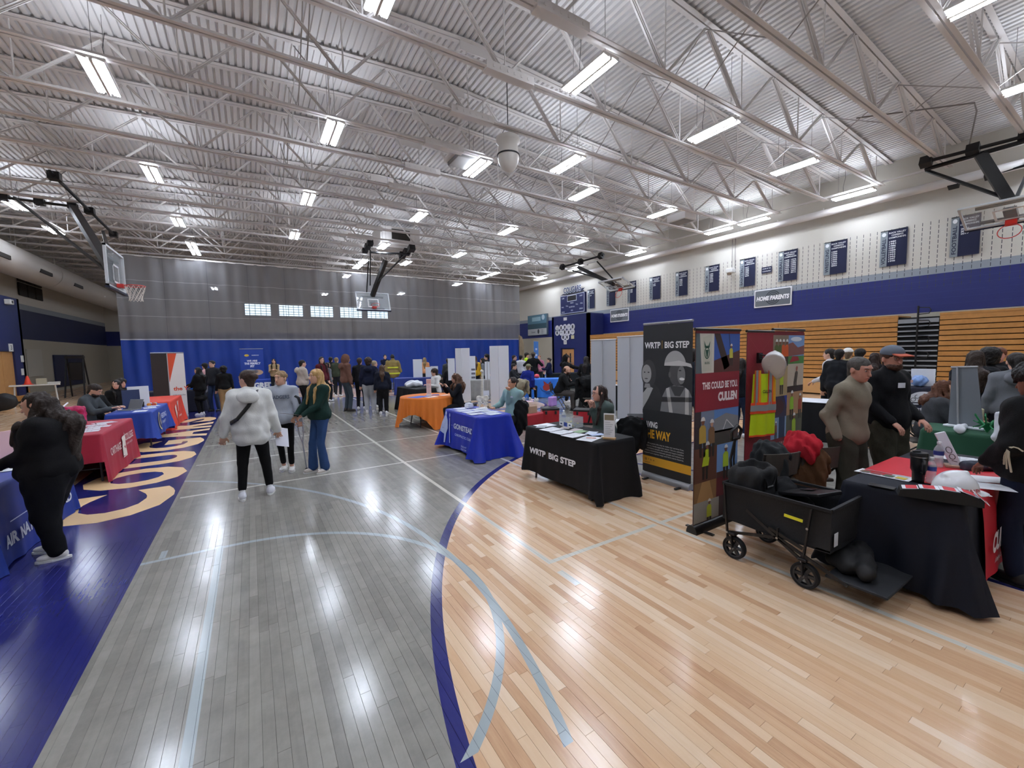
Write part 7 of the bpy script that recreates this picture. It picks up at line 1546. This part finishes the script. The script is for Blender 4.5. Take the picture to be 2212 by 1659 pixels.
# --- three students in the middle ground
a=person('person in white hoodie seen from behind, black leggings, bag strap across the back',(553,1075),176,H=1.66,lod=0,top='e2e3e0',bottom='0d0d10',shoes='e9eaf2',hair='bun',hairc='3b2a22',hood=True,loose=.055,hem=.72,stance=.15,bw=1.08,strap=True,socks='e4e6ea',hyaw=48,lh=(-.33,.03,.8),rh=(.3,.1,.86),legw=.95,rf=(.17,.08,.085))
b=person('person in light grey hoodie leaning on crutches with black leggings',(620,1018),-12,H=1.6,lod=0,top='aab0ba',bottom='0c0c0f',shoes='e6e5e2',hair='bun',hairc='8a6f4e',hood=True,loose=.035,hem=.82,hyaw=-22,skin='d3a48c',lh=(.0-.27,.16,.86),rh=(.30,.14,.9),socks='e4e6ea',legw=.85,stance=.08,rf=(.06,-.1,.085),curl=.9,name='person')
I=Ink(); I.text('BADGERS',0,0,.055,'566070',w=.26,align='C',bold=.03); C0=b['Cc']; I.build('sweater_lettering',b['root'],warp=lambda x,y,l:(-x,C0.y+.160-.9*x*x+l,C0.z+.0+y),)
def crutch(top,foot,lab):
    r=empty('crutch',tuple(foot),0,lab,'crutch','crutches'); t=Vector(top)-Vector(foot); L=t.length; u=t.normalized(); sd=Vector((CR.x,CR.y,0)).normalized()*.035
    mb=MB(); mb.tube([u*.02,u*L*.42],.011,8); mb.build('lower_tube',mat('aluminium','b4b7bc',.3,metal=.8),r)
    for q in (-1,1): mb=MB(); mb.tube([u*L*.38,u*L*.5+sd*q,u*L*.97+sd*q*1.3],.0095,8); mb.build('side_tube',mat('aluminium'),r)
    mb=MB(); mb.tube([u*L*.66+sd*1.3,u*L*.66-sd*1.3],.016,8); mb.build('hand_grip',mat('grip_grey','4a4c50',.7),r)
    mb=MB(); mb.tube([u*L*.92-sd*1.5,u*L*1.0-sd*1.2,u*L*1.02,u*L*1.0+sd*1.2,u*L*.92+sd*1.5],.022,8); mb.build('underarm_pad',mat('pad_dark','2c2e31',.8),r,smooth=True)
    mb=MB(); mb.tube([(0,0,0),u*.05],.02,8); mb.build('rubber_tip',mat('grip_grey'),r); return r
wb=lambda i,v:i['root'].matrix_basis@Vector(v)
crutch(wb(b,b['ShL']+Vector((-.05,.07,-.12))),G(663,1017),'aluminium crutch in the left hand of the person in the grey hoodie, fully visible')
crutch(wb(b,b['ShR']+Vector((.05,.07,-.12))),G(572,1000),'aluminium crutch half hidden behind the white hoodie')
c=person('person with long blond hair in dark green sweatshirt and flared jeans holding paper',(697,1018),-58,H=1.62,lod=0,top='16312c',bottom='2f4a78',shoes='cfc6bd',hair='long',hairc='b8945f',skin='d6a88f',loose=.03,hem=.88,lh=(-.06,.32,1.0),rh=(.12,.33,.98),flare=.03,legw=.9,curl=.9,stance=.08,rf=(.1,.1,.085))
def held(info,off,w,h,rx,rz,lab,c_='e6e3e6'):
    p=wb(info,off); o=paper(p,info['root'].rotation_euler.z+rz,w,h,lab,c_); o.rotation_euler=(rx,0,info['root'].rotation_euler.z+rz); return o
held(c,Vector((.03,.42,.97)),.3,.22,.25,.1,'white paper held by the person with long blond hair','e3dfe4')
o=paper(wb(b,b['WL'])*0+G(590,1000)+Vector((0,0,.72)),0,.2,.27,'white paper held low between the white and grey hoodies','dfe0ea'); o.location=wb(a,a['WR']+Vector((.05,.12,-.12))); o.rotation_euler=(1.2,.3,.6)
# --- left side
d=person('person in black sweatshirt and trousers with long frizzy dark hair and white shoes',(128,1198),-112,H=1.54,lod=0,top='0d0d10',bottom='0b0c10',shoes='e3e1da',hair='wavy',hairc='2b211c',bw=1.42,loose=.05,hem=.8,lh=(-.1,.32,1.02),rh=(.1,.32,1.0),legw=1.4,stance=.13,hpitch=-14,lf=(-.14,-.05,.085),rf=(.13,.1,.085),hairL=.52,hairW=1.05)
e=person('person in red zip jacket seated bending over the table at the left edge',pos=c_nv.place(.62,.78),face=62,H=1.72,lod=0,top='c4161c',bottom='15161a',shoes='222222',hair='short',hairc='2c2420',sit=.46,lean=26,hpitch=-28,lh=(-.2,.5,.84),rh=(.12,.5,.84),loose=.03,bw=1.12,collar=True,skin='cf9f8a')
o=soft('crumpled_bag',[('ell',(0,0,.07),(.07,.06,.08),None,.02)],mat('foil_white','d9d6dc',.3,var=.35,vscale=30),.01,None,amp=.012,fr=60); o.location=c_nv.place(.45,.25); tag(o,'crumpled shiny white bag in front of the person in red','bag')
f=person('bearded person in grey zip sweater seated typing on a laptop',pos=c_he.place(-.55,.78),face=62,H=1.75,lod=1,top='454b50',bottom='1b1d22',shoes='222222',hair='short',hairc='2a201b',beard=True,sit=.46,lean=16,hpitch=-22,lh=(-.1,.52,.83),rh=(.12,.52,.83),bw=1.1)
person('person with brown hair in black seated behind the framed poster of the laptop table',pos=c_he.place(.1,.75),face=40,H=1.62,lod=1,top='0d0d0f',bottom='111114',hair='pony',hairc='4a3526',sit=.46,hyaw=-30,lh=(-.15,.4,.8),rh=(.15,.4,.8))
person('person with dark hair seated behind the splash poster, left of two',pos=c_or.place(-.5,.72),face=20,H=1.62,lod=1,top='121214',bottom='111114',hair='long',hairc='17120f',sit=.46,hyaw=-40)
person('person with dark bob seated beside the orange banner, right of two',pos=c_or.place(.1,.75),face=30,H=1.6,lod=1,top='141416',bottom='111114',hair='curly',hairc='1c1512',sit=.46)
for px,D,yt,lab,fc,k in (
 (427,16.8,795,'person with long black hair in long black coat holding papers by the dark table',-120,dict(top='0c0c0e',bottom='0c0c0e',hair='long',hairc='0f0c0c',bw=1.15,hem=.5,loose=.05,lh=(-.15,.35,1.05),rh=(.1,.35,1.02),lod=1)),
 (442,18.2,786,'person in pink shirt and black cap with patterned trousers',-150,dict(top='c99a9c',bottom='a9abb4',cap=('141416','141416'),hairc='1c1614',lod=1)),
 (458,17.6,780,'tall dark-haired person in charcoal shirt and blue jeans',-35,dict(top='24262c',bottom='2c3c58',hair='short',hairc='0f0d0d',lod=1,shoes='202226')),
 (481,16.6,793,'person with black hair in black jacket and khaki cargo trousers',175,dict(top='0d0d0f',bottom='9a7e58',hair='curly',hairc='0e0c0c',lod=1,legw=1.25,bw=1.1)),
 (591,23.2,776,'person in beige sweater holding a phone in front of the curtain',0,dict(top='a8906e',bottom='1a1b20',hair='long',hairc='15110f',lod=1,lh=(-.05,.3,1.2),rh=(.08,.3,1.2))),
 (651,15.6,779,'person in cream hoodie and black trousers facing right',110,dict(top='b9ada1',bottom='121216',hair='short',hairc='221a16',hood=True,loose=.04,bw=1.15,lod=1,lh=(-.15,.3,1.1),rh=(.1,.3,1.1))),
 (694,17.2,772,'person with long dark hair in maroon sweater looking towards the camera',40,dict(top='5a1c26',bottom='15151a',hair='long',hairc='1d1512',lod=1,hyaw=-30)),
 (706,18.2,784,'person in black top and grey jacket right behind the maroon sweater',120,dict(top='6a6d74',bottom='1a1b20',hair='long',hairc='15110f',lod=2)),
 (714,21.0,772,'person in black near the curtain, left of the olive shirt',160,dict(top='121215',bottom='1b1d22',hair='short',hairc='120f0e',lod=2)),
 (726,20.0,773,'fair-haired person in olive shirt and dark trousers near the curtain',150,dict(top='3f4636',bottom='23252b',hair='short',hairc='8a7350',lod=2)),
 (746,14.6,768,'tall person in brown hooded sweatshirt and grey jeans facing right',115,dict(top='6a4a3e',bottom='3b464f',hoodup=True,hood=True,loose=.035,lod=1,shoes='2a2420')),
 (776,14.8,774,'person in black trousers carrying a white bag behind the curly-haired person',165,dict(top='1a1a1e',bottom='14141a',hair='short',hairc='3a2a20',lod=2)),
 (795,13.9,775,'person with curly brown hair in navy hoodie and pale grey sweatpants',172,dict(top='10162c',bottom='a9abb0',hair='curly',hairc='33241c',hood=True,loose=.045,legw=1.3,lod=1,bw=1.05)),
 (807,15.2,780,'fair-haired person standing just behind the navy hoodie',120,dict(top='23263a',bottom='1b1d22',hair='short',hairc='9a8a70',lod=2)),
 (824,13.5,791,'person with long brown hair in navy jacket and black trousers seen from behind',178,dict(top='0f1424',bottom='0e0e12',hair='long',hairc='4b3626',lod=1,bw=1.1,loose=.05,legw=1.25)),
 (832,24.3,767,'person in navy shirt with folded arms standing by the curtain',0,dict(top='0f1630',bottom='15161c',hair='short',hairc='15110f',lod=1,lh=(-.02,.2,1.15),rh=(.02,.2,1.12))),
 (917,21.5,773,'person in peach shirt with long light hair behind the low white board',175,dict(top='d99a6a',bottom='2a2c33',hair='long',hairc='8a7350',lod=2)),
 (967,18.0,775,'person in grey partly behind the tall white folded board',170,dict(top='3c3f40',bottom='2a2c30',hair='short',hairc='2a211c',lod=2)),
 (1026,17.7,771,'person with long hair in yellow top at the grey table',-165,dict(top='c79a22',bottom='1a1b20',hair='long',hairc='5a4230',lod=1)),
 (1043,18.0,774,'person with dark hair and grey shirt at the far tables',-100,dict(top='7a7d84',bottom='1a1b20',hair='long',hairc='18120f',lod=2)),
 (1052,19.0,767,'person with black curly hair just left of the widest white display board',-60,dict(top='17181c',bottom='1a1b20',hair='curly',hairc='120e0d',lod=2)),
 (1110,18.6,768,'boy in black t-shirt standing right of the tan feather flag',80,dict(top='15161a',bottom='17181c',hair='short',hairc='2b1d16',lod=2,shortsl=True)),
 (1125,19.0,768,'person in white long-sleeved shirt behind the light blue banner',170,dict(top='d9dbe2',bottom='2a2c33',hair='short',hairc='15110f',lod=2)),
 (1137,20.2,763,'person in lime yellow shirt and dark cap far behind the blue-hooded one',100,dict(top='b6d92a',bottom='2a2c33',cap=('2a2420','2a2420'),lod=2)),
 (1152,18.0,762,'person in black sweatshirt with camouflage cap seen from behind',170,dict(top='0f0f11',bottom='23262c',cap=('5a5040','5a5040'),bw=1.15,lod=2,lh=(-.32,.2,1.25),rh=(.3,.2,1.25))),
 (1165,20.4,768,'person in pink behind the black sweatshirt',-10,dict(top='b06a86',bottom='2a2c33',hair='short',hairc='8a5a40',lod=2)),
 (1186,18.8,774,'person in navy jacket with hair tied back gesturing to the left',-75,dict(top='121a3c',bottom='14151b',hair='bun',hairc='2c201a',lod=1,lh=(-.1,.38,1.15),rh=(.1,.38,1.2),bw=1.1)),
 (1222,14.9,768,'person in black hooded sweatshirt and cap stretching an arm to the right',75,dict(top='101012',bottom='16171b',hoodup=True,hood=True,loose=.04,lod=1,lh=(.0,.62,1.2),rh=(.2,.15,.9),cap=('2a2420','2a2420'))),
 (1266,14.0,771,'person with long dark hair in black at the edge of the leftmost grey banner back',160,dict(top='111114',bottom='14151a',hair='long',hairc='17110f',lod=1,lh=(-.25,.2,1.0),rh=(.2,.2,1.0))),
 (1497,8.6,756,'person in dark clothing seen between the black portrait banner and the photo collage banner',160,dict(top='161b26',bottom='1b2436',hair='short',hairc='1b1512',lod=1)),
 (1601,9.6,776,'person in dark clothing glimpsed left of the plain dark red banner',150,dict(top='12151c',bottom='1d2a44',hair='long',hairc='1b1512',lod=2)),
 (1794,11.8,755,'person in white hoodie facing left holding a sheet in front of the bleachers',-110,dict(top='d5d5d8',bottom='121216',hair='short',hairc='1f1814',hood=True,lod=1,lh=(-.15,.25,1.0),rh=(.1,.25,1.0))),
 (1812,11.2,756,'person in black puffer jacket with short dark hair in front of the bleachers',165,dict(top='15171c',bottom='121216',hair='short',hairc='14100f',loose=.06,lod=1)),
 (1831,12.3,755,'person in white cap and camouflage hooded jacket in front of the bleachers',170,dict(top='8b8065',bottom='2c2e33',cap=('e4e2dc','e4e2dc'),hairc='6a5a48',hood=True,lod=1)),
 (1857,13.9,757,'person with short black hair in navy between the white cap and the long brown hair',150,dict(top='14161e',bottom='1b1d24',hair='curly',hairc='120f0e',lod=2)),
 (1889,11.6,764,'person with long dark brown hair seen behind the grey-haired man',175,dict(top='17171b',bottom='14151a',hair='long',hairc='2c1c17',lod=1)),
 (2108,9.0,760,'person in black padded coat with brown shoulder-length hair at the right tables',-160,dict(top='0d0f16',bottom='10131f',hair='long',hairc='33261e',loose=.06,bw=1.2,hem=.6,lod=1,hyaw=-20)),
 (2138,9.6,757,'person with black hair behind the black padded coat',-140,dict(top='0f0f12',bottom='14151a',hair='curly',hairc='0f0c0b',lod=1)),
 (2157,10.2,753,'smiling red-haired person in black shirt facing the camera at right',-5,dict(top='15161b',bottom='1b1d24',hair='short',hairc='6a3a22',skin='d79a88',lod=1,bw=1.15)),
 (2196,8.6,765,'person with dark ponytail in grey and white hooded top at the right edge',-170,dict(top='6d7075',bottom='1b1d24',hair='pony',hairc='1b1512',hood=True,lod=1,bw=1.1))):
    P_(px,D,yt,lab,fc,**k)
# seated people further back
person('boy in white hoodie seated at the black table with a heap of papers',pos=Vector((5.25,13.15,0)),face=-60,H=1.6,lod=1,top='d6d6d4',bottom='1b1d24',hair='curly',hairc='2a1c16',hood=True,sit=.46,lean=6,lh=(-.15,.35,.85),rh=(.1,.35,.85))
person('person in dark suit seated with the back to the camera at the far navy table',pos=at(971,17.2),face=155,H=1.7,lod=2,top='17181d',bottom='17181d',hair='short',hairc='1b1512',sit=.46)
person('person with wavy brown hair in black seated behind the orange table hands raised',pos=at(986,10.5),face=-75,H=1.62,lod=1,top='0e1018',bottom='101014',hair='wavy',hairc='5a3d2a',sit=.46,lh=(-.1,.28,1.05),rh=(.1,.36,1.08),hpitch=-8)
g=person('person in pale teal sweatshirt seated behind the royal blue table chin on hand',pos=Vector((4.42,7.02,0)),face=-38,H=1.64,lod=0,top='8fb0b0',bottom='101013',hair='bun',hairc='2a1d18',skin='c99478',sit=.46,loose=.035,lh=(-.04,.2,1.12),rh=(.28,.3,.78),hyaw=-8,curl=1.3)
mb=MB(); mb.bbox((-.07,0,.0),(.07,.003,.035)); o=mb.build('name_sticker',mat('box_white'),g['root']); o.location=g['Cc']+Vector((-.0,.158,.06)); 
h=person('person with glasses and long dark hair in grey-green sweater seated behind the black-draped table',pos=Vector((4.45,4.5,0)),face=-52,H=1.62,lod=0,top='4c5a57',bottom='101013',hair='long',hairc='2a1b17',skin='d6a592',sit=.46,lean=8,loose=.035,lh=(-.03,.24,1.1),rh=(.05,.24,1.08),glasses=True,curl=1.0,sleeve=.75,bw=1.1,hyaw=-10)
person('person in charcoal jacket seated left of the bright blue table facing right',pos=at(1104,16.4),face=75,H=1.72,lod=1,top='23262b',bottom='15161a',hair='short',hairc='1b1512',sit=.46,lh=(-.15,.5,.85),rh=(.1,.5,.85),lean=8)
person('person in royal blue hooded jacket and olive cap seated at the bright blue table',pos=at(1138,15.4),face=150,H=1.7,lod=1,top='14237a',bottom='15161a',hairc='6a5a40',cap=('7d7a60','7d7a60'),sit=.46,lean=8,bw=1.15,loose=.04)
person('bearded man in black sweater and grey trousers seated leaning over his table',pos=Vector((8.12,10.2,0)),face=80,H=1.78,lod=1,top='121214',bottom='4a4644',shoes='1b1b1b',hair='bald',hairc='4a2f22',beard=True,sit=.46,lean=20,lh=(-.15,.55,.8),rh=(.15,.55,.8),bw=1.15)
chair(8.08,10.22,math.degrees(math.atan2(-10.2,-8.12))+80,'folding chair of the bearded man in black')
person('person with curly auburn hair in grey padded jacket seated at the green table',pos=at(2018,8.45),face=100,H=1.62,lod=1,top='3f4145',bottom='1c1d21',hair='wavy',hairL=.26,hairW=.8,hairc='5a3522',sit=.46,lean=10,loose=.05,bw=1.15,lh=(-.15,.45,.82),rh=(.15,.45,.82))
chair(*at(2004,8.4).xy,-60,'folding chair with brown seat at the green table, dark legs showing')
# --- two men behind the blue-black table and one at the right edge
m1=person('grey-haired man in tan shirt and olive trousers looking down at the table',pos=at(1836,5.55),face=62,H=1.71,lod=0,top='857d6c',bottom='3a3b32',hair='short',hairc='4a4642',skin='c48f7c',bw=1.06,loose=.025,legw=1.3,lh=(-.23,.06,.9),rh=(.24,.06,.9),pocket=True,lean=5,hpitch=-10,hyaw=-14,collar=True,hem=.8)
m2=person('bearded man in black quarter-zip and grey cap with orange brim, hand on hip',pos=at(1921,6.35),face=55,H=1.80,lod=0,top='0e0f13',bottom='3d3b30',hairc='4a2e22',cap=('5b6470','b5543a'),beard=True,glasses=True,skin='c48e7a',bw=1.16,loose=.03,legw=1.3,lh=(-.18,.2,.96),rh=(.2,.2,.95),hyaw=-20,hpitch=-6,collar=True,curl=.4,hem=.8)
for i,(x,z,w_) in enumerate(((.06,.06,.075),)):
    mb=MB(); mb.bbox((0,0,0),(w_,.004,.055)); o=mb.build('name_tag',mat('box_white'),m2['root']); o.location=m2['Cc']+Vector((x,.178,z)); o.rotation_euler=(0,0,-.25)
    mb=MB(); mb.bbox((0,0,0),(.05,.004,.03)); o=mb.build('chest_emblem',mat('petal_pink'),m2['root']); o.location=m2['Cc']+Vector((-.09,.172,.1)); o.rotation_euler=(0,0,.25)
m3=person('man in black jacket with pale embroidery and navy jeans standing at the right edge',pos=G(2218,1262),face=-128,H=1.66,lod=0,top='0c0c0e',bottom='121a30',shoes='131316',hair='curly',hairc='120e0d',skin='8a5a48',bw=1.2,loose=.05,lh=(-.22,.14,.95),rh=(.2,.2,.95),hpitch=-12,hem=.8)
r3=m3['root']; mb=MB()
for k in range(9):
    a=k/9*PI*1.1-.3; base=m3['EL'].lerp(m3['WL'],.1); pts=[base+Vector((-.075*math.cos(t*.8),-.06+.05*math.sin(a)*t,.05*math.cos(a)*t-.01*t*t*3)) for t in (.3,.8,1.3,1.8)]; mb.tube(pts,.006,4)
mb.build('embroidery',mat('bone_embroidery','c9c2ac',.7),r3)
